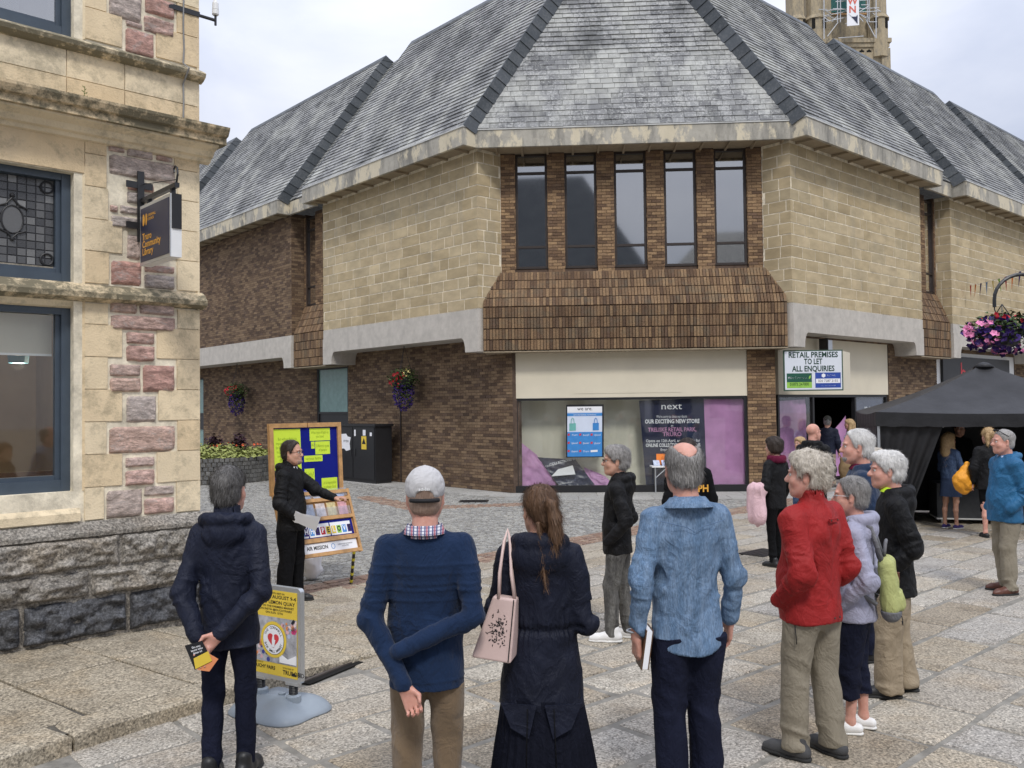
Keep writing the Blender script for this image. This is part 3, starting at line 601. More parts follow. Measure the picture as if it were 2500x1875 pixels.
for s, z, w_ in (('RETAIL PREMISES', .85, 1.16), ('TO LET', .69, .43), ('ALL ENQUIRIES', .52, 1.0)): text(s, .185, M_tgr, t, sp(.70, z), su, Z, bold=.025, width=w_)
sq(.07, .66, .21, .42, M_dgr); sq(.07, .66, .07, .209, M_lgr); sq(.74, 1.34, .07, .43, M_rbl); sq(.755, 1.325, .18, .285, M_paper, .009)
text('Miller Commercial', .078, M_paper, t, sp(.33, .31), su, Z, width=.45); text('01872 247000', .10, M_tgr, t, sp(.365, .155), su, Z, width=.45, bold=.02); text('RETAIL', .055, M_paper, t, sp(1.12, .36), su, Z, width=.2); text('020 7287 2155', .085, M_ink, t, sp(1.04, .23)-si*.002, su, Z, width=.46); text('www.gcw-retail.co.uk', .045, M_paper, t, sp(1.04, .12), su, Z, width=.35)
m = MB(); m.prism([sp(.935+.05*math.cos(k*math.pi/3+.52), .36+.05*math.sin(k*math.pi/3+.52)) for k in range(6)], -si*.002); m.build('hexagon_logo', M_paper, t)
m = MB(); m.prism([sp(.585, .285), sp(.615, .29), sp(.635, .33), sp(.63, .375), sp(.595, .34)], -si*.002); m.build('leaf_logo', M_lgr, t)
m = MB(); q = P2+DR*2.2+DL*.35+Z*3.62; m.box(q, DR, DL, Z, (-.12, .12), (-.1, .1), (-.22, .08)); lt = thing('floodlight', 'small grey floodlight under the beam above the letting board', 'light', tuple(q)); m.build('housing', M_alu, lt)
m = MB(); m.box(q, DR, DL, Z, (-.15, -.121), (-.12, .12), (-.26, .12)); m.build('bracket', M_iron, lt)
# ================================================================== ground
gnd = MB(); gnd.poly([V(-150, -60, -.014), V(200, -60, -.014), V(200, 300, -.014), V(-150, 300, -.014)]); gobj = gnd.build('ground', M_mortar); meta(gobj, kind='structure')
KD = V(1.73, 2.27, 0)/np.hypot(1.73, 2.27); KN = V(-KD[1], KD[0], 0); K0 = V(-2.97, 5.12, 0)     # kerb line, KN points to the library
BD = ang(46.5); BN = V(-BD[1], BD[0], 0); B0 = V(-2.47, 10.22, 0)                                   # sett band line
def raise_z(p):
    s = np.dot(p-K0, KD); return .10*max(0, min(1, (3.3-s)/1.3))
def project(P):
    v = np.asarray(P)-_C; w = v@_Fw
    return CX+FPX*(v@_X)/w, CY-FPX*(v@_Y)/w, w
def inview(P, mar=120):
    x, y, w = project(P); return w > .8 and -mar < x < 2500+mar and -mar < y < 1875+mar
def slabmesh(name, pts, mat, zt, th=.07, bev=.014, r=rng, wob=.010):
    """irregular flagstone: outline with wobble, rounded arris, slightly uneven top"""
    pts = [np.asarray(p, float) for p in pts]; c = sum(pts)/len(pts); ring = []
    for a, b in zip(pts, pts[1:]+pts[:1]):
        ring.append(a+(c-a)*r.random()*.03); n = np.array([-(b-a)[1], (b-a)[0], 0]); n = n/(np.linalg.norm(n)+1e-9)
        for f in (.33, .67): ring.append(a+(b-a)*f+n*(r.random()-.5)*2*wob)
    k = len(ring); til = (r.random(2)-.5)*.008
    H = lambda p: (zt(p) if callable(zt) else zt)+np.dot((p-c)[:2], til)
    top = [p+(c-p)*min(.2, bev/np.linalg.norm(p-c)) for p in ring]
    v = [V(p[0], p[1], H(p)) for p in top]+[V(p[0], p[1], H(p)-bev*.6) for p in ring]+[V(p[0], p[1], -th) for p in ring]
    f = [tuple(range(k))]+[(i+k, (i+1) % k+k, (i+1) % k, i) for i in range(k)]+[(i+2*k, (i+1) % k+2*k, (i+1) % k+k, i+k) for i in range(k)]
    return mkmesh(name, v, f, mat)
# plaza of granite slabs, rows along the right-hand street
plz = MB(); plz.poly([V(-9, 1, -.010), V(30, 1, -.010), V(30, 30, -.010), V(8, 20, -.010)]); plaza = plz.build('plaza_paving', M_mortar); meta(plaza, kind='structure')
cand = []; q = -.2; r = np.random.default_rng(21); QN = -DL
OR = B0+BD*4
while q < 22:
    wq = .33+.28*r.random(); s = -16+r.random()
    while s < 26:
        ls = .5+.85*r.random(); g0 = .014+.022*r.random()
        cor = [OR+DR*(s+g0)+QN*(q+g0), OR+DR*(s+ls-g0)+QN*(q+g0+(r.random()-.5)*.03), OR+DR*(s+ls-g0)+QN*(q+wq-g0), OR+DR*(s+g0)+QN*(q+wq-g0+(r.random()-.5)*.03)]
        ce = sum(cor)/4
        band = np.dot(ce-B0, BN); ker = np.dot(ce-K0, KN); sk = np.dot(ce-K0, KD)
        if band < -.42 and not (ker > .05 and sk < 3.6) and not (ce[1] > 17.6 and ce[0] < 9) and inview(ce): cand.append((np.linalg.norm(ce-_C)/math.sqrt(ls*wq), cor))
        s += ls
    q += wq
cand.sort(key=lambda c: c[0])
for k, (d, cor) in enumerate(cand):
    if k < 300: addobj('paving_slab', slabmesh('paving_slab', cor, M_slab, .0, r=r), plaza)
rest = MB()
for d, cor in cand[300:]: rest.prism([p-Z*.05 for p in cor], Z*(.05+r.random()*.004))
if rest.n: rest.build('paving_slabs_far', M_slab, plaza, stuff=True)
# the pavement by the library with its kerb
pv = MB(); pts = [K0+KD*-4+KN*.1, K0+KD*3.6+KN*.1, K0+KD*3.6+KN*3.2, K0+KD*-4+KN*3.2]; pv.poly([V(p[0], p[1], raise_z(p)-.012) for p in pts[:1]+[K0+KD*2.0+KN*.1, K0+KD*3.3+KN*.1]+pts[1:3]+[K0+KD*3.3+KN*3.2, K0+KD*2+KN*3.2]+pts[3:]])
pave = pv.build('pavement', M_dirt); meta(pave, kind='structure')
s = -3.2; ks = []
while s < 3.3:
    l = .95+.5*r.random(); g0 = .007
    cor = [K0+KD*(s+g0)+KN*.0, K0+KD*(s+l-g0)+KN*.0, K0+KD*(s+l-g0)+KN*.30, K0+KD*(s+g0)+KN*.30]
    addobj('kerb_stone', slabmesh('kerb_stone', cor, M_kerb, lambda p: raise_z(p)+.004, .08, .028, r, .012), pave); s += l
s = -3.3
while s < 5.5:
    l = .62+.3*r.random(); rows = [(.315, 1.0+.5*r.random())]; rows.append((rows[0][1]+.015, 2.5)); rows.append((2.515, 3.7)); rows.append((3.72, 5.0))
    for a, b in rows:
        cor = [K0+KD*(s+.009)+KN*a, K0+KD*(s+l-.009)+KN*a, K0+KD*(s+l-.009)+KN*b, K0+KD*(s+.009)+KN*b]; ce = sum(cor)/4
        if np.dot(ce-B0, BN) < -.35 and inview(ce, 250): addobj('paving_slab', slabmesh('paving_slab', cor, M_kerb, raise_z, .06, .012, r, .006), pave)
    s += l
# drain channel at the foot of the kerb
dr = thing('drain_channel', 'rusty slotted drain channel at the foot of the kerb behind the market sign', 'drain', tuple(ground(800, 1640)))
dA = ground(734, 1668); dB = ground(866, 1614); dd = (dB-dA)/np.linalg.norm(dB-dA); dn = V(-dd[1], dd[0], 0); dl = np.linalg.norm(dB-dA)
m = MB(); m.box(dA, dd, dn, Z, (0, dl), (-.09, .10), (-.005, .006)); m.build('slot', M_dark, dr)
m = MB()
m.box(dA, dd, dn, Z, (0, dl), (-.03, .0), (.006, .018)); m.box(dA, dd, dn, Z, (0, dl), (.07, .1), (.006, .018))
for k in range(7): m.box(dA, dd, dn, Z, (k*dl/7, k*dl/7+.02), (.0, .07), (.007, .016))
m.build('grating', flat('rusty_iron', (.10, .085, .075), .6, .4, .3), dr)
# granite setts laid in arcs, with red bands and grey flags along the shop
sts = MB(); sts.poly([V(-30, 8, -.008), B0+BD*-3-Z*.008, B0+BD*14-Z*.008, V(12, 30, -.008), V(-30, 40, -.008)]); settp = sts.build('sett_paving', M_mortar); meta(settp, kind='structure')
r = np.random.default_rng(5); sett = []; red = []
b2a, b2b, b2c = ground(900, 1214), ground(1010, 1240), ground(1275, 1231)
def seg_d(p, a, b):
    t = np.clip(np.dot(p-a, b-a)/np.dot(b-a, b-a), 0, 1); return np.linalg.norm(p-a-(b-a)*t)
LN = P1+DR*gi_L
for row in range(-20, 170):
    y0 = 9.0+row*.105
    x = -14.
    while x < 12:
        w_ = .085+.05*r.random(); fx = ((x+200) % 1.5)/1.5; yy = y0+.30*(1-(2*fx-1)**2); p = V(x+w_/2, yy, 0); x += w_+.012
        bd_ = np.dot(p-B0, BN)
        if bd_ < .28: continue
        fl = min(np.dot(p-GC, -DI), np.dot(p-LN, -DR) if p[0] < 0 else 99)
        if p[0] > 6.4: fl = min(fl, np.dot(p-(P2+DL*gi_R), -DL))
        if p[0] >= -.2 and np.dot(p-GC, -DI) < 1.7: continue
        if p[0] < .2 and np.dot(p-LN, -DR) < 1.0: continue
        if not inview(p, 20): continue
        isred = min(seg_d(p, b2a, b2b), seg_d(p, b2b, b2c)) < .28
        (red if isred else sett).append((p, w_, V(1, (-(2*fx-1))*.5, 0)))
for s in np.arange(-4, 22, .16):
    for k in range(4):
        p = B0+BD*(s+.04*(k % 2))+BN*(-.32+k*.15+.02)
        if inview(p, 20): red.append((p, .145, BD))
def emit(lst, mat, name, nobj, hh):
    lst.sort(key=lambda q: q[0][1]); rest = MB()
    for k, (p, w_, d) in enumerate(lst):
        d = d/np.linalg.norm(d); n = V(-d[1], d[0], 0); z = r.random()*.008-.004; a = (-w_/2, w_/2); b = (-hh/2, hh/2-.0)
        if k < nobj: pieceobj(name, mat, settp, p, d, n, Z, a, b, (-.05, z))
        else:
            t = .008; pt = [p+d*i+n*j+Z*z for i, j in ((a[0]+t, b[0]+t), (a[1]-t, b[0]+t), (a[1]-t, b[1]-t), (a[0]+t, b[1]-t))]; lo = [p+d*i+n*j-Z*.02 for i, j in ((a[0], b[0]), (a[1], b[0]), (a[1], b[1]), (a[0], b[1]))]
            rest.add(pt+lo, [(0, 1, 2, 3), (4, 5, 1, 0), (5, 6, 2, 1), (6, 7, 3, 2), (7, 4, 0, 3)])
    if rest.n: rest.build(name+'s', mat, settp, stuff=True)
emit(sett, M_sett, 'sett', 300, .093); emit(red, M_sred, 'red_sett', 150, .13)
flg = MB(); flg.poly([GC-DI*1.68+DU*-.6-Z*.004, GC-DI*1.68+DU*9-Z*.004, GC+DU*9-Z*.004, GC-DU*.6-Z*.004]); flagp = flg.build('shop_pavement', M_mortar); meta(flagp, kind='structure')
for i in range(11):
    for j in range(2):
        o = GC+DU*(-.5+i*.85+(.4 if j else 0))-DI*(.02+.83*(j+1))
        addobj('flagstone', slabmesh('flagstone', [o+DU*.006, o+DU*.844, o+DU*.844+DI*.82, o+DU*.006+DI*.82], M_flag, .002, .05, .006, r, .002), flagp)
for i in range(26):
    o = LN+DL*(-.2+i*.8)-DR*.98
    addobj('flagstone', slabmesh('flagstone', [o+DR*.0, o+DR*.95, o+DR*.95+DL*.788, o+DL*.788], M_flag, .004, .05, .006, r, .002), flagp)
for i in range(22):
    for j in range(2):
        o = P2+DL*gi_R+DR*(1.4+i*.85)-DL*(.02+.83*(j+1))
        addobj('flagstone', slabmesh('flagstone', [o, o+DR*.84, o+DR*.84+DL*.82, o+DL*.82], M_flag, .003, .05, .006, r, .002), flagp)
mh = thing('manhole_cover', 'small dark square manhole cover in the setts near the brick corner', 'cover', tuple(ground(1157, 1224))); c_ = ground(1157, 1224)
m = MB(); m.box(c_, DU, DI, Z, (-.32, .32), (-.22, .22), (-.02, .010)); m.build('plate', M_iron, mh); m = MB()
for k in range(5): m.box(c_, DU, DI, Z, (-.28, .28), (-.19+k*.085, -.15+k*.085), (.010, .014))
m.build('tread', M_iron, mh)
mh = thing('manhole_cover', 'dark cover set in the granite slabs left of the red jacket', 'cover', tuple(ground(1862, 1350))); c_ = ground(1862, 1350)
m = MB(); m.box(c_, DR, DL, Z, (-.3, .3), (-.2, .2), (-.02, .012)); m.build('plate', M_iron, mh); m = MB()
for k in range(5): m.box(c_, DR, DL, Z, (-.26, .26), (-.17+k*.075, -.14+k*.075), (.012, .016))
m.build('tread', M_iron, mh)
# ================================================================== the library corner
LB = V(-3.18, 8.39, 0); LD = ang(43.2); LN_ = V(LD[1], -LD[0], 0)
lib = thing('library_building', 'honey limestone library corner with red rubble panels and granite plinth', 'building', tuple(LB))
def lp(t, o, z): return LB+LD*t+LN_*o+Z*z
def lpx(x, y, off=0.):
    p = onplane(x, y, LB+LN_*off, LN_); return np.dot(p-LB, LD), p[2]
def lbox(m, t, o, z): m.box(LB, LD, -LN_, Z, t, (-o[1], -o[0]), z)
T1 = .21; WX0, WX1 = -3.2, -.93; m = MB()
lbox(m, (WX1, T1), (-.45, -.012), (0, 7.6)); lbox(m, (-7, WX0), (-.45, -.012), (0, 7.6))
for z in ((0, 1.39), (3.08, 3.22), (4.21, 5.41), (7.3, 7.6)): lbox(m, (WX0, WX1), (-.45, -.012), z)
lbox(m, (T1-.45, T1), (-8, -.45), (0, 7.6))
lw = m.build('wall', M_mortc, lib)
m = MB()
for a in (LB+LD*T1-LN_*.0,): m.prism([LB+LD*-7+LN_*.2+Z*7.6, LB+LD*(T1+.2)+LN_*.2+Z*7.6, LB+LD*(T1+.2)-LN_*8+Z*7.6, LB+LD*-7-LN_*8+Z*7.6], Z*.3)
m.build('roof', M_dslate, lib)
# rubble stones read off the photograph (zoom pixels -> wall plane)
RUB = [(s/2.654, y0/2.654, e_/2.654, y1/2.654) for s, y0, e_, y1 in ((705, -140, 920, 130), (940, -10, 1135, 105), (935, 120, 1130, 225), (818, 140, 925, 180), (815, 195, 1000, 365), (705, 950, 810, 985), (825, 965, 995, 1025), (1015, 1010, 1120, 1045), (705, 1030, 1140, 1160), (830, 1185, 1000, 1240), (825, 1250, 1005, 1325), (715, 1328, 765, 1372), (780, 1335, 900, 1385), (720, 1402, 900, 1480))]
RUB += [(s/2.654, 600+y0/2.654, e_/2.654, 600+y1/2.654) for s, y0, e_, y1 in ((825, -70, 910, 88), (720, 98, 920, 258), (937, 128, 1135, 175), (938, 190, 1136, 280), (715, 362, 892, 436), (906, 374, 1135, 448), (715, 456, 1140, 550), (820, 562, 1005, 636), (820, 648, 1005, 750), (712, 768, 915, 846), (712, 857, 915, 948), (926, 774, 1135, 952), (820, 972, 1015, 1145), (705, 1168, 1140, 1342), (815, 1370, 1005, 1432), (815, 1452, 1005, 1552))]
RUB += [(s/2.288, 1150+y0/2.288, e_/2.288, 1150+y1/2.288) for s, y0, e_, y1 in ((594, 105, 797, 262), (806, 84, 976, 136), (806, 150, 976, 238))]
def rockface(name, t0, t1, z0, z1, off, amp, mat, parent, n=(12, 8), edge=.02, seed=0., mar=.0, fq=9.):
    a = np.linspace(0, 1, n[0]); b = np.linspace(0, 1, n[1]); A_, B_ = np.meshgrid(a, b, indexing='ij')
    T = t0+(t1-t0)*A_; ZZ = z0+(z1-z0)*B_; q = np.stack([T*fq+seed, ZZ*fq*1.3, T*0+seed*2.7], -1)
    ed = np.minimum(np.minimum(A_, 1-A_)*(t1-t0), np.minimum(B_, 1-B_)*(z1-z0)); ew = np.clip(ed/edge, 0, 1)**.6
    h = off-.02*(1-ew)+amp*ew*(.55+.6*vnoise(q)+.35*vnoise(q*2.3)+.2*vnoise(q*5))
    wb = (1-ew)*.35*edge; T = T+wb*vnoise(q*1.3+5); ZZ = ZZ+wb*vnoise(q*1.3+9)
    # rounded corners
    P = LB+LD*T[..., None]+LN_*h[..., None]+Z*ZZ[..., None]; idx = np.arange(A_.size).reshape(A_.shape)
    F = np.stack([idx[:-1, :-1], idx[1:, :-1], idx[1:, 1:], idx[:-1, 1:]], -1).reshape(-1, 4)
    vv = P.reshape(-1, 3); bd = list(idx[:, 0])+list(idx[-1, 1:])+list(idx[::-1, -1][1:])+list(idx[0, ::-1][1:-1]); k = len(vv)
    vv = np.concatenate([vv, vv[bd]-LN_*(.05+amp)]); nb = len(bd)
    F2 = np.array([(bd[i], k+i, k+(i+1) % nb, bd[(i+1) % nb]) for i in range(nb)]); return obj(name, vv, np.concatenate([F, F2]), mat, parent, True)
rubz = []
for k, (x0_, y0_, x1_, y1_) in enumerate(RUB):
    xm, ym = (x0_+x1_)/2, (y0_+y1_)/2; t0 = lpx(x0_, ym)[0]; t1 = lpx(x1_, ym)[0]; z0 = lpx(xm, y1_)[1]; z1 = lpx(xm, y0_)[1]
    rubz.append((t0, t1, z0, z1)); rockface('rubble_stone', t0, t1, z0, z1, .004, .020, M_rub, lw, (14, 9), .016, k*3.3, fq=16)
# dressed ashlar either side of the rubble
zc = list(np.arange(1.125, 3.06, .291))+[3.06]; zc2 = list(np.arange(3.24, 4.5, .291))+[4.54]; zc3 = list(np.arange(4.78, 5.3, .27))+[5.36]; zc4 = list(np.arange(5.44, 7.5, .291))
for zz in (zc, zc2, zc3, zc4):
    for k in range(len(zz)-1):
        z0, z1 = zz[k]+.004, zz[k+1]-.004; zm = (z0+z1)/2
        if zz is zc3: spans = [(-3.2, -1.9), (-1.892, -1.0), (-.992, -.5), (-.492, T1)]
        else:
            ov = [q for q in rubz if q[2]-.03 < zm < q[3]+.03]; l = min([q[0] for q in ov]+[-.5])-.02; rr_ = max([q[1] for q in ov]+[-.25])+.02
            spans = [(-.84, l), (rr_, T1)]
            if rr_-l > .3 and not ov: spans = [(-.84, -.42), (-.412, T1)]
        for a, b in spans:
            if b-a > .03: pieceobj('ashlar_block', M_bath, lw, LB, LD, LN_, Z, (a, b), (-.02, .0+r.random()*.003), (z0, z1))
for k, z in enumerate(np.arange(1.12, 7.4, .291)): pieceobj('ashlar_block', M_bath, lw, LB+LD*T1, -LN_, LD, Z, (0, 3.), (-.02, .002), (z+.004, z+.287))
for zz in ((4.22, 4.53), ): pieceobj('ashlar_block', M_bath, lw, LB, LD, LN_, Z, (-3.2, -.845), (-.02, .001), zz)
# plinth
ZP = [(.12, .455), (.47, .70), (.715, .985)]
JT = [[-3.6, -2.45, lpx(55, 1540, .1)[0], lpx(315, 1520, .1)[0], T1+.1], [-3.2, -2.0, lpx(223, 1440, .1)[0], T1+.1], [-2.9, -1.75, lpx(297, 1370, .1)[0], T1+.1]]
m = MB(); lbox(m, (-7, T1+.085), (-.02, .07), (0, 1.0)); m.prism([lp(T1+.1, .10, .995), lp(T1+.1, .10, 1.03), lp(T1+.1, .0, 1.115), lp(T1+.1, -.02, .995)], -LD*7.2); pl = m.build('plinth', M_rock, lib)
for (z0, z1), js, mt in zip(ZP, JT, (M_rockd, M_rock, M_rock)):
    for a, b in zip(js[:-1], js[1:]): rockface('plinth_block', a+.012, b-.012, z0, z1, .080, .085, mt, pl, (46, 18), .04, a*5+z0, fq=9)
# mouldings
def moulding(name, prof, mat, ext):
    m = MB(); m.prism([lp(-7, o, z) for o, z in prof], LD*(7+T1+ext)); o_ = m.build(name, mat, lib)
    m = MB(); m.prism([LB+LD*(T1+max(0, o)*ext/max(q_[0] for q_ in prof))+Z*z-LN_*.0 for o, z in prof], -LN_*3); m.build(name+'_return', mat, lib); return o_
moulding('string_course', [(-.02, 3.065), (.05, 3.085), (.09, 3.10), (.10, 3.145), (.06, 3.17), (.04, 3.20), (-.02, 3.235)], M_bathd, .04)
moulding('cornice_bed', [(-.02, 4.50), (.03, 4.515), (.05, 4.545), (.09, 4.555), (.13, 4.60), (.22, 4.63), (.22, 4.648), (-.02, 4.648)], M_bath, .10)
moulding('cornice', [(-.02, 4.65), (.26, 4.65), (.26, 4.712), (.30, 4.722), (.335, 4.775), (.34, 4.80), (-.02, 4.84)], M_bathd, .16)
moulding('sill_course', [(-.02, 5.285), (.04, 5.30), (.085, 5.325), (.10, 5.36), (.06, 5.385), (-.02, 5.425)], M_bathd, .03)
# window surrounds, frames, glazing
def surround(z0, z1, sill):
    m = MB(); m.prism([lp(-.84, .001, z0), lp(-.885, -.03, z0), lp(-.90, -.03, z0), lp(-.93, -.10, z0), lp(-.93, -.2, z0), lp(-.84, -.2, z0)], Z*(z1-z0)); m.build('window_reveal', M_bath, lib)
    m = MB(); m.prism([lp(WX0, .001, z1), lp(WX0, -.05, z1-.06), lp(WX0, -.1, z1-.07), lp(WX0, -.2, z1-.07), lp(WX0, -.2, z1)], LD*(WX1-WX0)); m.build('window_head', M_bath, lib)
    f = MB(); a, b = WX0+.05, WX1
    lbox(f, (b-.075, b), (-.20, -.10), (z0, z1-.07)); lbox(f, (a, a+.07), (-.20, -.10), (z0, z1-.07)); lbox(f, (a+.07, b-.075), (-.195, -.105), (z0, z0+.10)); lbox(f, (a+.07, b-.075), (-.195, -.105), (z1-.13, z1-.07))
    lbox(f, (b-.115, b-.076), (-.20, -.135), (z0+.10, z1-.13)); lbox(f, (a+.07, b-.116), (-.21, -.14), (z0+.10, z0+.14))
    fr_ = f.build('window_frame', M_blue, lib); return fr_
f1 = surround(1.39, 3.08, True); f2 = surround(3.22, 4.28, False); f3 = surround(5.43, 7.3, True)
m = MB(); m.prism([lp(WX0, .02, 1.13), lp(WX0, .02, 1.20), lp(WX0, -.12, 1.39), lp(WX0, -.2, 1.39), lp(WX0, -.2, 1.13)], LD*(WX1-WX0+.05)); m.build('window_sill', M_bath, lib)
m = MB(); lbox(m, (WX0+.1, -1.04), (-.165, -.157), (1.52, 2.96)); m.build('pane', M_glass, f1)
m = MB(); lbox(m, (WX0+.1, -1.04), (-.165, -.157), (5.56, 7.2)); m.build('pane', M_glassu, f3)
m = MB(); lbox(m, (WX0, -1.0), (-.6, -.55), (5.4, 7.3)); m.build('window_blind', flat('grey_blind', (.20, .21, .23), .7), f3)
m = MB(); m.prism([lp(-1.75, -.19, 5.56), lp(-1.33, -.19, 5.56), lp(-1.33, -.19, 5.98), lp(-1.75, -.19, 5.98)], LN_*.004); m.build('white_notice', M_paper, f3)
# leaded lights
def leadm():
    g = G('leaded_glass'); c = g.ramp(g.rnd(), [(0, (.045, .045, .047)), (.5, (.075, .076, .078)), (.8, (.13, .13, .13)), (1, (.24, .24, .235))])
    return g.set(c, g.ramp(g.rnd(), [(0, .12), (1, .4)]), .6, bump=g.noise(70, 3, .6, g.pos((1, 1, 3))), bs=.5, bd=.004)
M_lead = leadm(); M_came = flat('lead_came', (.03, .03, .033), .5, .4)
lz0, lz1, lt0, lt1 = 3.38, 4.15, -2.6, -1.045; nc = 21; nr = 11; ct = (lt1-lt0)/nc; rz_ = (lz1-lz0)/nr
m = MB(); lbox(m, (lt0, lt1), (-.19, -.186), (lz0, lz1)); came = m.build('lead_grid', M_came, f2)
for i in range(nc):
    for j in range(nr):
        if i > 10 or j % 2: pass
        pieceobj('leaded_pane', M_lead, came, LB+LN_*(.001*((i*7+j*3) % 4)), LD, LN_, Z, (lt0+i*ct+.005, lt0+(i+1)*ct-.005), (-.186, -.182), (lz0+j*rz_+.005, lz0+(j+1)*rz_-.005))
for cx_ in (lt1-4.5*ct, lt1-12.5*ct):
    ring = [lp(cx_+.085*math.sin(a), -.172, 3.76+.12*math.cos(a)) for a in np.linspace(0, 2*math.pi, 25)]
    m = MB(); m.prism([lp(cx_+.08*math.sin(a), -.178, 3.76+.115*math.cos(a)) for a in np.linspace(0, 2*math.pi, 20)[:-1]], LN_*.003); m.build('oval_pane', M_lead, came)
    m = MB(); m.tube(ring, .007, 6)
    for s in (-1, 1): m.tube([lp(cx_, -.172, 3.95), lp(cx_+s*.05, -.172, 3.89), lp(cx_+s*.12, -.172, 3.86)], .008, 6); m.tube([lp(cx_, -.172, 3.60), lp(cx_+s*.04, -.172, 3.64), lp(cx_+s*.11, -.172, 3.67)], .007, 6)
    m.ball(lp(cx_, -.172, 3.97), .022, 8); m.ball(lp(cx_, -.172, 3.59), .02, 8); m.build('lead_emblem', M_came, came)
for cx_ in (lt1-.06, lt1-8.5*ct):
    for zz in (4.08, 3.44): m = MB(); m.tube([lp(cx_+.05*math.sin(a), -.172, zz+.05*math.cos(a)) for a in np.linspace(0, 2*math.pi, 15)], .009, 6); m.build('lead_roundel', M_came, came)
# blind and room behind the lower window
bz = lpx(75, 863, -.3)[1]
rb = thing('roller_blind', 'cream roller blind half drawn in the lower library window', 'blind', tuple(lp(-2, -.3, bz))); m = MB(); lbox(m, (WX0+.12, -1.03), (-.30, -.295), (bz, 3.0)); m.build('fabric', flat('blind_cream', (.62, .57, .47), .8, .2, var=.04), rb); m = MB(); lbox(m, (WX0+.12, -1.03), (-.306, -.288), (bz-.02, bz)); m.build('bottom_bar', M_white, rb)
M_room = flat('room_wall', (.36, .28, .20), .9, .2, var=.2, vs_=1.); m = MB(); lbox(m, (-5, T1-.5), (-3.6, -3.5), (.6, 3.2)); lbox(m, (T1-.52, T1-.46), (-3.5, -.46), (.6, 3.2)); lbox(m, (-5, T1-.5), (-3.5, -.46), (.6, .65)); lbox(m, (-5, T1-.5), (-3.5, -.46), (3.15, 3.2)); m.build('room_lining', M_room, lib)
tb = thing('cafe_table', 'round white cafe table seen inside the library window', 'table', tuple(lp(-1.35, -1.0, .65))); m = MB(); c_ = lp(-1.35, -1.05, 0)
m.lathe([(.30, 1.36), (.32, 1.375), (.32, 1.39)], c_, 24); m.build('table_top', M_white, tb); m = MB(); m.lathe([(.03, .66), (.03, 1.36)], c_, 10); m.build('leg', M_alu, tb)
for dx, h0, nm in ((.02, 1.39, 'leaning stack of brown paper cups on the cafe table'), (-.16, 1.39, 'short stack of white paper cups on the cafe table')):
    cu = thing('cup_stack', nm, 'cups', tuple(c_+LD*dx+Z*h0)); m = MB()
    for k in range(3): m.lathe([(.042, h0+k*.055), (.034, h0+k*.055+.085)], c_+LD*dx+LN_*.08, 14)
    m.build('cups', M_wood if dx > 0 else M_white, cu)
M_chair = flat('dark_wood', (.09, .045, .022), .5, .4, var=.3, vs_=10)
for t0, lb_ in ((-1.62, 'dark wooden chair in front of the cafe table, left in the window'), (-1.20, 'dark wooden chair beside the window frame inside the library')):
    ch = thing('wooden_chair', lb_, 'chair', tuple(lp(t0, -.6, .65)), group='library chairs')
    for s in (-.19, .19):
        for o in (-.75, -.42): m = MB(); m.bar(lp(t0+s, o, .66), lp(t0+s, o, 1.55 if o == -.42 else 1.1), .018, 6); m.build('leg', M_chair, ch)
    m = MB(); lbox(m, (t0-.21, t0+.21), (-.78, -.40), (1.08, 1.11)); m.build('seat', M_chair, ch)
    m = MB(); lbox(m, (t0-.21, t0+.21), (-.43, -.40), (1.46, 1.56)); m.build('top_rail', M_chair, ch)
for px in (45, 168): 
    t_, z_ = lpx(px, 872, -1.5); pd = thing('pendant_lamp', 'blue pendant lamp hanging inside the library, '+('left one' if px < 100 else 'right one'), 'lamp', tuple(lp(t_, -1.5, z_)), group='library pendants'); m = MB(); m.lathe([(.09, z_-.06), (.10, z_+.05), (.02, z_+.12)], lp(t_, -1.5, 0)-Z*0, 14); m.build('shade', flat('pendant_blue', (.10, .25, .33), .5), pd); m = MB(); m.bar(lp(t_, -1.5, z_+.1), lp(t_, -1.5, 3.15), .006, 5); m.build('flex', M_iron, pd); pl_ = bpy.data.lights.new('pendant_light', 'POINT'); pl_.energy = 9; pl_.color = (1, .86, .66); pl_.shadow_soft_size = .05; po = bpy.data.objects.new('pendant_light', pl_); COL.objects.link(po); po.location = tuple(lp(t_, -1.5, z_-.09))
# hanging sign
sg = thing('hanging_sign', 'navy hanging library sign on black iron wall bracket', 'sign', tuple(lp(-.2, 0, 3.2)))
ts = lpx(342, 560, .10)[0]; o1 = None
for o in np.arange(.1, 1.2, .005):
    if project(lp(ts, o, 3.9))[0] > 415: o1 = o; break
z1s = onplane(342, 505, lp(ts, .1, 0), LN_)[2]; z0s = onplane(342, 650, lp(ts, .1, 0), LN_)[2]
m = MB(); lbox(m, (ts+.008, ts+.10), (.10, o1), (z0s, z1s)); m.build('box', M_white, sg)
m = MB(); lbox(m, (ts, ts+.008), (.10, o1), (z0s, z1s)); m.build('edge_trim', M_alu, sg)
m = MB(); lbox(m, (ts-.004, ts), (.125, o1-.025), (z0s+.03, z1s-.03)); m.build('panel', M_navy, sg)
m = MB(); lbox(m, (ts+.012, ts+.096), (o1, o1+.012), (z0s+.45*(z1s-z0s), z1s)); m.build('shield', M_black, sg)
X_, O_ = LN_, lp(ts-.0055, .125, 0); hh_ = z1s-z0s; ww_ = o1-.15
for k, s in enumerate(('Truro', 'Community', 'Library')): text(s, .088*hh_/.55, M_gold, sg, O_+LN_*.045+Z*(z0s+hh_*(.455-.125*k)), X_, Z, 'LEFT', .02)
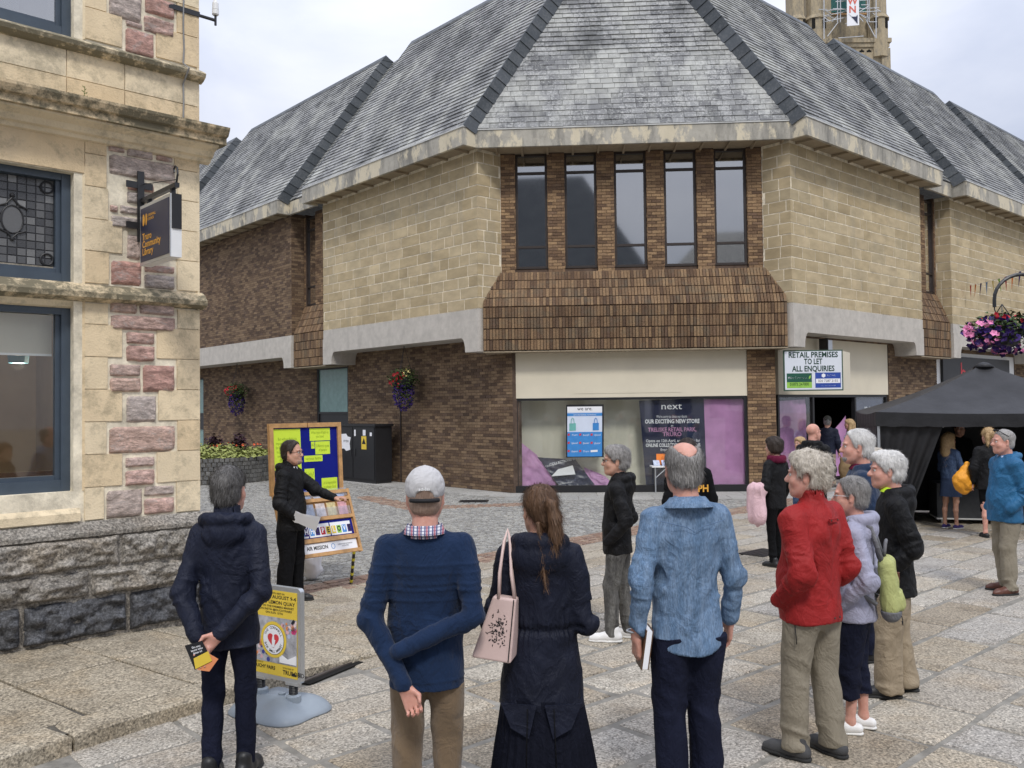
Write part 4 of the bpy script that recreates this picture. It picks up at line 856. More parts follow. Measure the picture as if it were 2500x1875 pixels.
for dx, w_ in ((.05, .05), (.12, .035)): m = MB(); q = O_+LN_*dx+Z*(z0s+hh_*.74); m.prism([q+LN_*(w_*.5+w_*.5*math.cos(a)*(1+.15*math.cos(3*a)))+Z*.055*math.sin(a) for a in np.linspace(0, 2*math.pi, 15)[:-1]], -LD*.001); m.build('crest', M_gold, sg)
text('CORNWALL\nCOUNCIL', .034, M_gold, sg, O_+LN_*.165+Z*(z0s+hh_*.76), X_, Z, 'LEFT', .02)
ir = MB(); zt_ = onplane(330, 417, lp(ts, .03, 0), LN_)[2]; zb_ = onplane(332, 590, lp(ts, .03, 0), LN_)[2]; tp_ = lpx(343, 480, .03)[0]
lbox(ir, (tp_-.03, tp_+.03), (.024, .044), (zb_, zt_)); lbox(ir, (tp_-.13, tp_+.11), (.026, .041), (zt_-.16, zt_-.10)); lbox(ir, (tp_-.13, tp_+.03), (.025, .042), (zb_+.12, zb_+.18)); ir.build('wall_plate', M_iron, sg)
m = MB(); lbox(m, (ts+.025, ts+.065), (.04, o1+.04), (z1s+.05, z1s+.09)); m.build('arm', M_iron, sg)
m = MB(); q = lambda o, z: lp(ts+.045, o, z); m.tube([q(o1+.02, z1s+.09), q(o1+.05, z1s+.16), q(o1+.04, z1s+.22), q(o1, z1s+.24), q(o1-.03, z1s+.22), q(o1-.02, z1s+.19)], .009, 7); m.build('scroll', M_iron, sg)
m = MB(); m.bar(q(.05, zt_-.12), q(o1+.02, z1s+.12), .004, 5); m.build('stay_rod', M_iron, sg)
for o in (.18, o1-.08): m = MB(); lbox(m, (ts+.03, ts+.07), (o, o+.03), (z1s, z1s+.05)); m.build('hanger', M_iron, sg)
# insulator bracket and cable on the upper wall
it = thing('insulator_bracket', 'black bracket with a white insulator high on the library corner', 'bracket', tuple(lp(T1, 0, 6)))
zb_ = lpx(487, 38)[1]; m = MB(); lbox(m, (-.25, T1+.005), (.002, .014), (zb_-.02, zb_+.03)); m.build('strap', M_iron, it)
e_ = lp(T1+.17, .0, zb_); m = MB(); m.bar(lp(T1, .0, zb_), e_, .016, 7); m.bar(e_-Z*.05, e_+Z*.06, .012, 7); m.build('arm', M_iron, it)
m = MB(); m.lathe([(.025, .05), (.034, .06), (.034, .10), (.028, .105), (.032, .11), (.03, .17), (.018, .2)], e_, 12); m.build('insulator', M_white, it)
cb = thing('wall_cable', 'thin grey cable clipped down the upper library wall', 'cable', tuple(lp(.05, 0, 4.9)))
pts = [lpx(x, y) for x, y in ((444, -60), (447, 0), (446, 60), (448, 120), (446, 155), (449, 175), (446, 205), (447, 250), (446, 290))]
m = MB(); m.tube([lp(t_, .012+(.11 if 5.28 < z_ < 5.44 else 0), z_) for t_, z_ in pts], .008, 6); m.build('cable', flat('grey_cable', (.25, .25, .25), .6), cb)
m = MB()
rgw = np.random.default_rng(2); c0 = lp(lpx(218, 250, .3)[0], .18, 4.82)
wd = thing('wall_weed', 'tiny green weed sprouting on the library cornice', 'plant', tuple(c0)); m = MB(); m.bar(c0, c0+Z*.12, .003, 5); m.build('stem', flat('weed_green', (.12, .15, .04), .7), wd)
for k in range(8): m = MB(); p = c0+Z*(.02+.012*k); a = k*2.4; d = V(math.cos(a), math.sin(a), .5)*.03; m.poly([p, p+d*.5+Z*.006, p+d, p+d*.5-Z*.006]); m.build('leaf', MATS['weed_green'], wd)
# ================================================================== props
def leafcloud(m, pts, size, r, up=.4):
    for p in pts:
        a = r.random()*6.28; d = V(math.cos(a), math.sin(a), (r.random()-.5)*1.2); d /= np.linalg.norm(d); s_ = np.cross(d, V(r.random()-.5, r.random()-.5, 1)); s_ /= np.linalg.norm(s_); l = size*(.6+.8*r.random())
        n = np.cross(d, s_)*l*.18
        m.add([p, p+d*l*.5+s_*l*.38+n, p+d*l, p+d*l*.5-s_*l*.38+n], [(0, 1, 2), (0, 2, 3)])
def petals(m, pts, size, r):
    for p in pts:
        nrm = V(r.random()-.5, r.random()-.8, r.random()-.2); nrm /= np.linalg.norm(nrm); x = np.cross(nrm, Z+.01); x /= np.linalg.norm(x); y = np.cross(nrm, x); k = 5; R0 = size*(.7+.6*r.random())
        vs = [p-nrm*R0*.35]+[p+(x*math.cos(6.283*i/10)+y*math.sin(6.283*i/10))*R0*(1 if i % 2 == 0 else .72) for i in range(10)]
        m.add(vs, [(0, i+1, (i+1) % 10+1) for i in range(10)])
M_leafg = flat('leaf_green', (.05, .085, .022), .6, .3, var=.5, vs_=30); M_lime = flat('coleus_leaf', (.30, .33, .10), .6, .3, var=.4, vs_=25); M_plum = flat('plum_leaf', (.035, .012, .022), .6, .3, var=.4, vs_=30)
M_pred = flat('red_petal', (.42, .015, .03), .6, .3, var=.3, vs_=40); M_ppur = flat('purple_petal', (.035, .014, .13), .6, .3, var=.5, vs_=40); M_ppnk = flat('pink_petal', (.72, .25, .45), .6, .3, var=.3, vs_=40); M_pyel = flat('cream_petal', (.80, .68, .28), .6, .3, var=.2); M_pvio = flat('violet_petal', (.03, .012, .09), .6, .3, var=.5, vs_=40)
def ellpts(c, rad, n, r, shell=.6, cond=None):
    out_ = []
    while len(out_) < n:
        d = r.normal(size=3); d /= np.linalg.norm(d); q = d*(shell+(1-shell)*r.random())
        if cond is None or cond(q): out_.append(np.asarray(c)+q*np.asarray(rad))
    return out_
def hang_basket(label, c, hook, seed, kind):
    r = np.random.default_rng(seed); t = thing('hanging_basket', label, 'flower basket', tuple(c), group='hanging baskets by the brown wall' if kind == 0 else None); s = 1.2 if kind == 0 else 1.0
    m = MB(); m.lathe([(.02, -.22*s), (.16*s, -.16*s), (.22*s, 0), (.23*s, .03*s)], c, 14); m.build('bowl', M_iron, t)
    m = MB()
    for a in (0, 2.1, 4.2): m.bar(c+V(.22*s*math.cos(a), .22*s*math.sin(a), .03), hook, .006, 5)
    m.build('chain', M_iron, t)
    m = MB(); leafcloud(m, ellpts(c+Z*.05, V(.36, .36, .30)*s if kind == 0 else V(.44, .40, .22), 900, r, .2), .07, r)
    if kind == 0: leafcloud(m, ellpts(c-Z*.3, V(.25, .25, .40)*s, 500, r, .2), .06, r)
    m.build('leaves', M_leafg, t, stuff=True)
    spec = [('red_flowers', M_pred, c+Z*.02-DU*.16, V(.30, .34, .24), 60, .036), ('trailing_lobelia', M_ppur, c-Z*.36-DU*.02, V(.30, .30, .50), 560, .026), ('cream_flowers', M_pyel, c+Z*.2+DU*.05, V(.22, .25, .12), 22 if seed % 2 else 0, .035)] if kind == 0 else \
        [('purple_petunias', M_ppur, c+Z*.02, V(.46, .40, .20), 150, .040), ('dark_petunias', M_pvio, c-Z*.08, V(.46, .40, .20), 170, .038), ('pink_petunias', M_ppnk, c-DU*.30-V(0, .12, 0), V(.20, .26, .17), 60, .038), ('trailing_pink', M_ppnk, c-Z*.20+DU*.15, V(.33, .28, .08), 26, .034), ('red_flowers', M_pred, c+Z*.17+DU*.1, V(.36, .32, .06), 18, .034)]
    for nm, mt, cc, rad, n, sz in spec:
        if n: m = MB(); petals(m, ellpts(cc, rad, n, r, .75), sz, r); m.build(nm, mt, t, stuff=True)
    return t
def lpt(px, i, z): P_ = P1+DR*i; return P_+DL*colhit(px, P_, DL)+Z*z
q = lpt(985, .3, 2.85); hang_basket('hanging basket of red cream and purple flowers on the wall above the black cabinet', q, V(q[0], q[1], ZM), 3, 0)
q = lpt(578, .3, 2.75); hang_basket('hanging basket of red and purple flowers above the stone planter', q, V(q[0], q[1], ZM), 4, 0)
dp = 10.8; q = atdepth(2448, 812, dp); hang_basket('large basket of pink and purple petunias hanging from an iron crook', q, q+V(0, 0, .35), 9, 1)
pt = thing('basket_post', 'black iron lamp post crook carrying the petunia basket', 'post', (atdepth(2568, 900, dp)[0], dp, 0)); xp = atdepth(2568, 900, dp)[0]
m = MB(); m.tube([V(xp, dp, 0), V(xp, dp, 3.5)], [.06, .045], 10); m.lathe([(.12, 0), (.12, .3), (.07, .4)], (xp, dp, 0), 12); m.build('post', M_iron, pt)
xl = atdepth(2428, 750, dp)[0]; zl_ = atdepth(2428, 750, dp)[2]; rr_ = (xp-xl)/2
m = MB(); m.tube([V(xl, dp, zl_)]+[V(xl+rr_-rr_*math.cos(a), dp, zl_+.09+.31*math.sin(a)) for a in np.linspace(0, math.pi, 15)]+[V(xp, dp, zl_-.1)], .022, 8); m.build('crook', M_iron, pt)
m = MB(); m.tube([V(xl, dp, zl_), V(xl, dp, zl_-.03), V(xl+.03, dp, zl_-.1)]+[q+Z*.2], .007, 6); m.build('hook_chain', M_iron, pt)
# bunting
bA = P2+DR*10.4+Z*5.75-DL*.02; bB = atdepth(2700, 560, 16.); bt = thing('bunting', 'string of small coloured bunting flags across the right street', 'bunting', tuple(bA)); bdir = bB-bA
bpt = lambda f: bA+bdir*f-Z*.5*4*f*(1-f)*.35
m = MB(); m.tube([bpt(f) for f in np.linspace(0, 1, 14)], .006, 5); m.build('cord', M_white, bt)
for k in range(16):
    p = bpt(.03+k*.06); mt = [M_pred, flat('orange_flag', (.7, .2, .05), .7), M_ppur, M_adbl, M_pyel, M_lgr][k % 6]; dv = bdir/np.linalg.norm(bdir); m = MB(); w_ = .11; m.prism([p-dv*w_, p+dv*w_, p-Z*.38+DL*.05*math.sin(k)], V(.002, -.004, 0)); m.build('flag', mt, bt)
# utility cabinet
cc = ground(917, 1182); ct_ = thing('utility_cabinet', 'tall black utility cabinet with torn posters against the brown brick wall', 'cabinet', tuple(cc))
m = MB(); m.box(cc, DL, DR, Z, (0, 2.3), (0, .55), (.08, 1.6)); m.build('body', M_black, ct_); m = MB(); m.box(cc, DL, DR, Z, (.02, 2.28), (.02, .53), (0, .08)); m.build('plinth', M_iron, ct_)
m = MB(); m.box(cc, DL, DR, Z, (-.04, 2.34), (-.04, .59), (1.6, 1.66)); m.build('lid', M_black, ct_)
for a in (.04, 1.16):
    m = MB(); m.box(cc, DL, DR, Z, (a, a+1.08), (-.02, 0), (.12, 1.57)); d_ = m.build('door', M_black, ct_); m = MB(); m.box(cc, DL, DR, Z, (a+(.95 if a < 1 else .05), a+(1.0 if a < 1 else .1)), (-.035, -.02), (.75, .95)); m.build('handle', M_iron, d_)
def onc(a0, a1, z0, z1, mt, nm, d=.022):
    m = MB(); m.box(cc, DL, DR, Z, (a0, a1), (-d-.003, -d), (z0, z1)); return m.build(nm, mt, ct_)
onc(.42, .68, .95, 1.32, M_yel, 'warning_label'); onc(.46, .60, 1.34, 1.5, M_paper, 'sticker'); onc(.14, .24, 1.33, 1.43, M_paper, 'sticker'); onc(.98, 1.06, 1.32, 1.5, M_paper, 'sticker')
tri = [cc+DL*(.55+a)+Z*b-DR*.026 for a, b in ((-.1, 1.10), (.1, 1.10), (0, 1.27))]; m = MB(); m.prism(tri, -DR*.001); m.build('warning_triangle', M_ink, ct_)
pts = [(1.28, .92), (1.5, .88), (1.62, .95), (1.9, .93), (1.96, 1.2), (1.86, 1.36), (1.5, 1.38), (1.42, 1.30), (1.25, 1.28), (1.31, 1.1)]
m = MB(); m.prism([cc+DL*a+Z*z-DR*.0225 for a, z in pts], -DR*.002); m.build('torn_poster', M_paper, ct_); text('IF YOU', .09, M_ink, ct_, cc+DL*1.5+Z*1.16-DR*.026, -DL, Z, bold=.02)
pp = lpt(975, gi_L-.03, 0); dn_ = thing('wall_conduit', 'thin brown conduit running up the brick wall beside the cabinet', 'pipe', tuple(pp)); m = MB(); m.bar(pp, pp+Z*2.25, .018, 7); m.build('pipe', M_brownf, dn_)
# planter
pc = ground(560, 1176)+V(-1.0, .9, 0); pn = thing('stone_planter', 'low stone planter of granite setts filled with variegated plants', 'planter', tuple(pc)); pr_ = 2.05
M_sdk = granite('planter_sett', [(0, (.10, .10, .098)), (1, (.18, .178, .17))], scale=1.3, tint=.1)
m = MB(); m.lathe([(pr_+.12, 0), (pr_-.04, .3), (pr_-.06, .72), (pr_-.3, .72), (pr_-.3, .5)], pc, 16); m.build('core', M_dirt, pn)
for k in range(6):
    zr = .02+k*.12; rad = pr_+.10-min(.15, zr*.45)
    for a in np.arange(0, 2*math.pi, .13/rad*1.15):
        aa = a+(k % 2)*.03; d = V(math.cos(aa), math.sin(aa), 0)
        if np.dot(d, V(0, -1, 0)) < -.1 and k < 5: continue
        pieceobj('sett', M_sdk, pn, pc+d*rad, V(-d[1], d[0], 0), d, Z, (-.058, .058), (-.06, .0+.012*((k*7+int(a*20)) % 3)), (zr, zr+.105))
r = np.random.default_rng(12); m = MB(); leafcloud(m, [pc+V(rd*math.cos(a), rd*math.sin(a), .68+.42*math.sqrt(max(0, 1-(rd/2.0)**2))*r.random()) for rd, a in zip(1.95*np.sqrt(r.random(2600)), r.random(2600)*6.283)], .13, r); m.build('coleus_leaves', M_lime, pn, stuff=True)
m = MB(); leafcloud(m, [p for dx in (-.55, .35, 1.1) for p in ellpts(pc+V(dx, -.3, 1.15), V(.28, .28, .30), 160, r, .2)], .12, r); m.build('plum_leaves', M_plum, pn, stuff=True)
m = MB(); petals(m, [pc+V(1.8*math.cos(a)*q_, 1.8*math.sin(a)*q_, 1.05) for a, q_ in zip(r.random(26)*6.28, r.random(26)**.5)], .04, r); m.build('orange_flowers', flat('orange_petal', (.7, .13, .05), .6), pn, stuff=True)
# ---- easel display board
eR = V(-1.951, 10.579, 0); eu_ = ang(44); en = V(eu_[1], -eu_[0], 0); EW = 1.18; eF = eR; eR = eR+V(-.17, .0, 0); eu_ = eu_*.76; eO = eR-eu_*EW      # en points to the audience
es = thing('display_easel', 'wooden framed easel with blue board and yellow notes and a leaflet rack', 'easel', tuple(eO))
def ep(a, n, z): return eO+eu_*a+en*n+Z*z
zt_, zb_ = 1.90, 1.12
M_bfelt = flat('blue_felt', (.008, .014, .20), .9, .15, var=.1); M_neon = flat('neon_note', (.62, .80, .06), .6, .2, var=.05); M_nink = flat('note_ink', (.30, .42, .04), .7, .1)
up_n = lambda z: .10-(z-zb_)*.06
def tilted(a0, a1, z0, z1, d0, d1, mt, nm, par):
    m = MB(); m.prism([ep(a, up_n(z)+d0, z) for a, z in ((a0, z0), (a1, z0), (a1, z1), (a0, z1))], en*(d1-d0)); return m.build(nm, mt, par)
bdr = tilted(0, EW, zb_, zt_, -.02, .0, M_bfelt, 'board', es)
for a0, a1, z0, z1 in ((-.03, .035, zb_, zt_+.03), (EW-.035, EW+.03, zb_, zt_+.03), (.035, .60, zt_-.02, zt_+.03), (.62, EW-.035, zt_-.02, zt_+.03)): tilted(a0, a1, z0, z1, -.025, .025, M_wood, 'frame_rail', es)
for a0, a1, z0, z1, s in ((.05, .50, 1.40, 1.865, 'But without faith it is\nimpossible to please Him,\nfor he who comes to God\nmust believe that He is a\nrewarder of those who\ndiligently seek Him'), (.66, 1.02, 1.72, 1.865, 'What type of faith do\nyou have?'), (.68, .74, 1.63, 1.71, 'All'), (.75, 1.01, 1.56, 1.71, 'Different types\nof people'), (.55, .87, 1.48, 1.55, 'various faiths'), (.55, .72, 1.26, 1.40, 'faith?'), (.84, 1.12, 1.12, 1.28, '..it is impossible\nto please God'), (.62, .94, .99, 1.13, 'those who\ntruly seek Him')):
    dz = .0; n_ = tilted(a0, a1, max(z0, zb_), z1, .001, .003, M_neon, 'note', es)
    text(s, (z1-z0)/(s.count('\n')+1)*.62, M_nink, es, ep((a0+a1)/2, up_n((z0+z1)/2)+.0045, (z0+z1)/2), eu_, Z*.998-en*.06, width=(a1-a0)*.86)
# lower sloping rack
lo0, lo1 = ep(0, .42, .44), ep(0, .14, 1.12); sv = (lo1-lo0)/np.linalg.norm(lo1-lo0); LS = np.linalg.norm(lo1-lo0); sn_ = np.cross(eu_, sv)/np.linalg.norm(eu_); sn_ = sn_ if np.dot(sn_, en) > 0 else -sn_; RW = EW+.06
def rk(a, s, n=0.): return lo0+eu_*a+sv*s+sn_*n
def rkb(a, s, n, mt, nm): m = MB(); m.box(lo0, eu_, sv, sn_, a, s, n); return m.build(nm, mt, es)
rkb((0, RW), (0, LS), (-.02, 0), M_wood, 'rack_back')
for s0, s1 in ((-.01, .03), (.15, .20), (.40, .44), (.44+.18, .66), (LS-.03, LS+.01)): rkb((.0, RW), (s0, s1), (.001, .03), M_wood, 'rack_rail')
for a in (-.03, RW-.01): rkb((a, a+.04), (-.015, LS+.015), (-.018, .028), M_wood, 'rack_side')
rkb((.03, RW-.03), (.035, .145), (.001, .008), M_paper, 'name_strip'); text('AIR MISSION', .062, M_ink, es, rk(.52, .09, .010), eu_, sv, bold=.02, width=.36)
m = MB(); m.tube([rk(.79+.03*math.cos(a), .09+.03*math.sin(a), .009) for a in np.linspace(0, 6.283, 15)], .003, 5); m.build('emblem', M_adbl, es); text('2 HARBOUR COURT, BOUTIQUE ROAD\nLUTON  LU7 4QD', .022, M_ink, es, rk(1.0, .09, .010), eu_, sv, width=.26)
rkb((.03, RW-.03), (.205, .395), (.001, .006), M_bfelt, 'felt_panel')
for k, (s, cols) in enumerate((('FAITH', (M_pred, M_adbl)), ('HOPE', (M_pyel, M_adbl)), ('LOVE', (M_lgr, M_pred)))):
    a = .06+k*.375; rkb((a, a+.355), (.215, .365), (.006, .010), M_paper, 'word_card')
    for j, ch in enumerate(s):
        x = a+.05+j*(.28/max(3, len(s)-1)); mt = [M_pred, M_adbl, M_yel, M_ppur, M_lgr][(k+j*2) % 5]; m = MB(); m.box(lo0, eu_, sv, sn_, (x-.036, x+.036), (.235, .325), (.010, .012)); m.build('letter_tile', mt, es); text(ch, .085, M_ink if j % 2 else M_paper, es, rk(x, .282, .0135), eu_, sv, bold=.03)
r = np.random.default_rng(8); LC = [flat('leaflet_%d' % k, c, .4, .4, var=.35, vs_=22) for k, c in enumerate(((.45, .50, .62), (.60, .52, .50), (.38, .44, .60), (.62, .62, .66), (.58, .30, .32), (.60, .50, .25), (.35, .30, .50)))]
for row, (s0, s1) in enumerate(((.445, .605), (.665, LS-.04))):
    for k in range(6):
        a = .04+k*.195; m = MB(); m.box(lo0, eu_, sv, sn_, (a, a+.15+.03*r.random()), (s0, s1-.02*r.random()), (.004, .014)); m.build('leaflet', LC[int(r.random()*7)], es)
        rkb((a+.186, a+.194), (s0, s1), (.001, .022), M_wood, 'divider')
    rkb((.02, RW-.02), (s0, s0+.10), (.024, .027), glassm('rack_film%d' % row, (.9, .92, .95), 2., .1), 'clear_front')
# legs striped black and yellow
M_strp = flat('hazard_yellow', (.70, .62, .05), .5)
for foot, top in ((eF, rk(RW-.08, .0, -.03)), (ep(.10, .45, 0), rk(.10, .0, -.03)), (ep(.55, -.42, 0), ep(.55, .06, 1.3))):
    n_ = 9; lg = MB(); lg.bar(foot, top, .018, 8); lo = lg.build('leg', M_black, es)
    for k in range(0, n_, 2): m = MB(); m.bar(foot+(top-foot)*(k+.6)/n_, foot+(top-foot)*(k+1.3)/n_, .0195, 8); m.build('stripe', M_strp, lo)
# plastic bag behind the easel
pb = ground(762, 1415); bg = thing('plastic_bag', 'crumpled white plastic bag on the ground behind the easel leg', 'bag', tuple(pb)); m = MB(); m.ball(pb+Z*.16, .17, 18, sc=(.8, .7, 1)); vv = np.array(m.v); q = vv-pb; vv = pb+q*(1+.35*fbm(q*9)[:, None]); vv[:, 2] = np.maximum(vv[:, 2], .004); obj('bag', vv, m.f, M_paper, bg, True)
# ---- pavement sign with water base
aC = ground(684, 1735); au = ang(-32); an = V(-au[1], au[0], 0); an = an if an[1] < 0 else -an
sg2 = thing('pavement_sign', 'yellow market poster in a silver frame on a grey rubber base', 'sign', tuple(aC)); PW, z0, z1 = .50, .215, .86; aL = aC-au*(PW*.56)
def ap(x, n, z): return aL+au*x+an*n+Z*z
g = np.linspace(-1, 1, 33); GX, GY = np.meshgrid(g, g, indexing='ij')
ang_ = np.arctan2(GY, GX); rad = np.maximum(np.abs(GX), np.abs(GY)); ux = GX/np.maximum(1e-6, np.hypot(GX, GY))*rad; uy = GY/np.maximum(1e-6, np.hypot(GX, GY))*rad
ro = 1+.10*np.cos(4*(ang_-math.pi/4)); hx = ux*ro*.345; hy = uy*ro*.29; hz = .012+.105*np.clip(1-rad**2.2, 0, 1)**.75+.028*np.cos(4*(ang_-math.pi/4))*rad**1.5*np.clip(1-rad**4, 0, 1)
PB = aC+hx[..., None]*au+hy[..., None]*an+hz[..., None]*Z; idx = np.arange(33*33).reshape(33, 33); F = np.stack([idx[:-1, :-1], idx[1:, :-1], idx[1:, 1:], idx[:-1, 1:]], -1).reshape(-1, 4); vv = PB.reshape(-1, 3); lo = vv.copy(); lo[:, 2] = .002
obj('base', np.concatenate([vv, lo]), np.concatenate([F, (F+33*33)[:, ::-1], np.array([(b, a, a+1089, b+1089) for ring in (list(idx[:, 0])+list(idx[-1, 1:])+list(idx[::-1, -1][1:])+list(idx[0, ::-1][1:]),) for a, b in zip(ring[:-1], ring[1:])])]), M_grey, sg2, True)
m = MB(); m.lathe([(.02, .115), (.026, .118), (.026, .128), (.0, .130)], aC+au*.02, 12); m.build('cap', M_grey, sg2)
for x in (.09, .41):
    m = MB(); c_ = ap(x, 0, 0); m.lathe([(.055, .06), (.052, .125), (.036, .135)], c_, 14); m.build('socket', M_grey, sg2)
    m = MB(); m.lathe([(.028+.004*(k % 2), .135+k*.0055) for k in range(12)], c_, 12); m.build('spring', M_black, sg2); m = MB(); m.box(c_, au, an, Z, (-.055, .055), (-.022, .022), (.198, .218)); m.build('clamp', M_alu, sg2)
fr_ = MB()
def rrect(w, h, rd, n=5):
    o_ = []
    for cx_, cy_, a0 in ((w-rd, h-rd, 0), (rd, h-rd, 90), (rd, rd, 180), (w-rd, rd, 270)): o_ += [(cx_+rd*math.cos(R_(a0+90*k/n)), cy_+rd*math.sin(R_(a0+90*k/n))) for k in range(n+1)]
    return o_
fr_.prism([ap(x, -.018, z0+z) for x, z in rrect(PW, z1-z0, .03)], an*.036); fr_.build('frame', M_alu, sg2)
m = MB(); m.prism([ap(.03+x, .019, z0+.03+z) for x, z in rrect(PW-.06, z1-z0-.06, .004)], an*.002); m.build('poster', M_yel, sg2)
m = MB(); m.prism([ap(x, .0215, z) for x, z in ((.033, z0+.115), (PW-.033, z0+.115), (PW-.033, z0+.43), (.033, z0+.43))], an*.001); m.build('photo_print', flat('photo_grey', (.35, .35, .37), .5, .3, var=.5, vs_=14), sg2)
r = np.random.default_rng(4); BC = [flat('bead_%d' % k, c, .5) for k, c in enumerate(((.6, .06, .2), (.05, .06, .25), (.7, .25, .08), (.65, .4, .42), (.75, .6, .6), (.02, .02, .03), (.4, .45, .6)))]
for k in range(46):
    lft = k % 2; x, zz = (r.uniform(.05, .20), r.uniform(z0+.13, z0+.26)) if lft else (r.uniform(.33, .46), r.uniform(z0+.30, z0+.42)); m = MB(); rd = .009+.008*r.random(); m.prism([ap(x+rd*math.cos(a), .0228, zz+rd*math.sin(a)) for a in np.linspace(0, 6.283, 9)[:-1]], an*.0008); m.build('printed_bead', BC[int(r.random()*7)], sg2)
m = MB(); m.prism([ap(x, .0228, z) for x, z in ((.30, z0+.125), (.46, z0+.125), (.46, z0+.19), (.38, z0+.155), (.30, z0+.19))], an*.0008); m.build('printed_envelope', M_paper, sg2)
cx_, cz_ = .245, z0+.275
for rd, mt, nm, d in ((.125, M_yel, 'badge_ring', .024), (.103, M_ink, 'badge_line', .0251), (.100, M_paper, 'badge', .0262)):
    m = MB(); m.prism([ap(cx_+rd*math.cos(a), d, cz_+rd*math.sin(a)) for a in np.linspace(0, 6.283, 33)[:-1]], an*.0009); m.build(nm, mt, sg2)
hp = [(math.sin(t)**3, (13*math.cos(t)-5*math.cos(2*t)-2*math.cos(3*t)-math.cos(4*t))/16) for t in np.linspace(0, 6.283, 33)[:-1]]
m = MB(); m.prism([ap(cx_+.055*a, .0276, cz_+.055*b) for a, b in hp], an*.0008); m.build('heart', M_redp, sg2)
m = MB(); m.prism([ap(cx_+a, .0288, cz_+b) for a, b in ((-.012, -.05), (.010, -.05), (.022, .0), (.012, .0), (.008, .035), (-.004, .03), (-.012, .0))], an*.0006); m.build('printed_hand', M_paper, sg2)
for s, st, sp_, flip in (('THE CORNWALL', 155, -130, 1), ('SHOP SMALL MARKET', 200, 140, -1)):
    for j, ch in enumerate(s):
        a = R_(st+sp_*j/(len(s)-1)); rdir = au*math.cos(a)+Z*math.sin(a); tdir = (au*math.sin(a)-Z*math.cos(a))*flip
        if ch != ' ': text(ch, .026, M_ink, sg2, ap(cx_+.083*math.cos(a), .0275, cz_+.083*math.sin(a)), tdir, rdir*flip, bold=.01)
for s, z, h, w_ in (('EVERY MONTH. NEXT ON', .595, .017, .2), ('SAT 14TH AUGUST 9-4', .570, .034, .42), ('TRURO LEMON QUAY', .532, .034, .40), ('NEXT TO THE FARMERS MARKET', .503, .019, .38), ('& ON INSTA @DUCHYFAIRS', .481, .019, .34), ('ON SUN 15TH', .459, .019, .17)): text(s, h, M_ink, sg2, ap(.25, .0225, z0+z), au, Z, bold=.015, width=w_)
text('HOSTED BY', .015, M_ink, sg2, ap(.06, .0225, z0+.105), au, Z, 'LEFT'); text('DUCHY FAIRS', .034, M_ink, sg2, ap(.045, .0225, z0+.078), au, Z, 'LEFT', .02); text('SPONSORED BY', .015, M_ink, sg2, ap(.33, .0225, z0+.092), au, Z, 'LEFT'); text('TRUROBID', .042, M_ink, sg2, ap(.33, .0225, z0+.062), au, Z, 'LEFT', .02, width=None); m = MB(); m.prism([ap(.44+.022*math.cos(a), .0225, z0+.048+.022*math.sin(a)) for a in np.linspace(0, 3.1416, 9)], an*.0008); m.build('logo', M_ink, sg2)
# ---- black gazebo
gx0, gx1, gy0, gy1, gzv, gze, gza = 0, 3.9, 0, 2.8, 1.70, 1.93, 2.74; GO = atdepth(2138, 1040, 14.45); GD = ang(-15); GN = V(-GD[1], GD[0], 0)
def gp(x, y, z): q = GO+GD*x+GN*y; return V(q[0], q[1], z)
gz = thing('gazebo', 'black pop up gazebo with a draped side panel on the right', 'gazebo', (GO[0], GO[1], 0))
def gazm(name, c):
    g = G(name); return g.set(g.ramp(g.noise(2.5, 5), [(.3, tuple(np.array(c)*.7)), (.7, tuple(np.array(c)*1.3))]), .55, .35, bump=g.noise(3.5, 5, .6, g.pos((1, 1, 1))), bs=.25, bd=.05)
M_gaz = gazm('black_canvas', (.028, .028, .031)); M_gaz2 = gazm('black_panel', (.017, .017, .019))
ap_ = gp((gx0+gx1)/2, (gy0+gy1)/2, gza); cs = [gp(gx0, gy0, gze), gp(gx1, gy0, gze), gp(gx1, gy1, gze), gp(gx0, gy1, gze)]
vs_, fs_ = [], []; n_ = 16
for k in range(4):
    a, b = cs[k], cs[(k+1) % 4]; b0_ = len(vs_)
    for i in range(n_+1):
        f = i/n_
        for j in range(n_+1):
            h = j/n_; e_ = a+(b-a)*h; p = e_+(ap_-e_)*f; sag = -.10*math.sin(math.pi*f)*(1-.35*abs(2*h-1))-.05*(1-f)*math.sin(math.pi*h); vs_.append(p+Z*(sag+.06*max(0, f-.9)*10*.5))
    fs_ += [(b0_+i*(n_+1)+j, b0_+i*(n_+1)+j+1, b0_+(i+1)*(n_+1)+j+1, b0_+(i+1)*(n_+1)+j) for i in range(n_) for j in range(n_)]
obj('canopy', vs_, np.array(fs_), M_gaz, gz, True)
m = MB(); m.lathe([(.18, gza-.06), (.07, gza+.02), (.0, gza+.035)], (ap_[0], ap_[1], 0), 14); m.build('peak_cap', M_gaz, gz, True)
for a, b in ((cs[0], cs[1]), (cs[3], cs[2]), (cs[0], cs[3]), (cs[1], cs[2])):
    n_ = 30; vs_ = []
    for i in range(n_+1):
        p = a+(b-a)*i/n_; nn = V(-(b-a)[1], (b-a)[0], 0)/np.linalg.norm(b-a); w_ = nn*.012*math.sin(i*1.7); sg_ = -.05*math.sin(math.pi*i/n_)
        vs_ += [p+Z*(sg_+.008)-nn*.01, V(p[0], p[1], gzv+sg_*.4+.008*math.sin(i*2.3))+w_-nn*.01]
    obj('valance', vs_, np.array([(2*i, 2*i+1, 2*i+3, 2*i+2) for i in range(n_)]), M_gaz2, gz, True)
for x, y in ((.05, .05), (gx1-.05, .05), (gx1-.05, gy1-.05), (.05, gy1-.05)): m = MB(); m.bar(gp(x, y, 0), gp(x, y, gze), .022, 8); m.build('leg', M_alu, gz)
m = MB(); k_ = 12
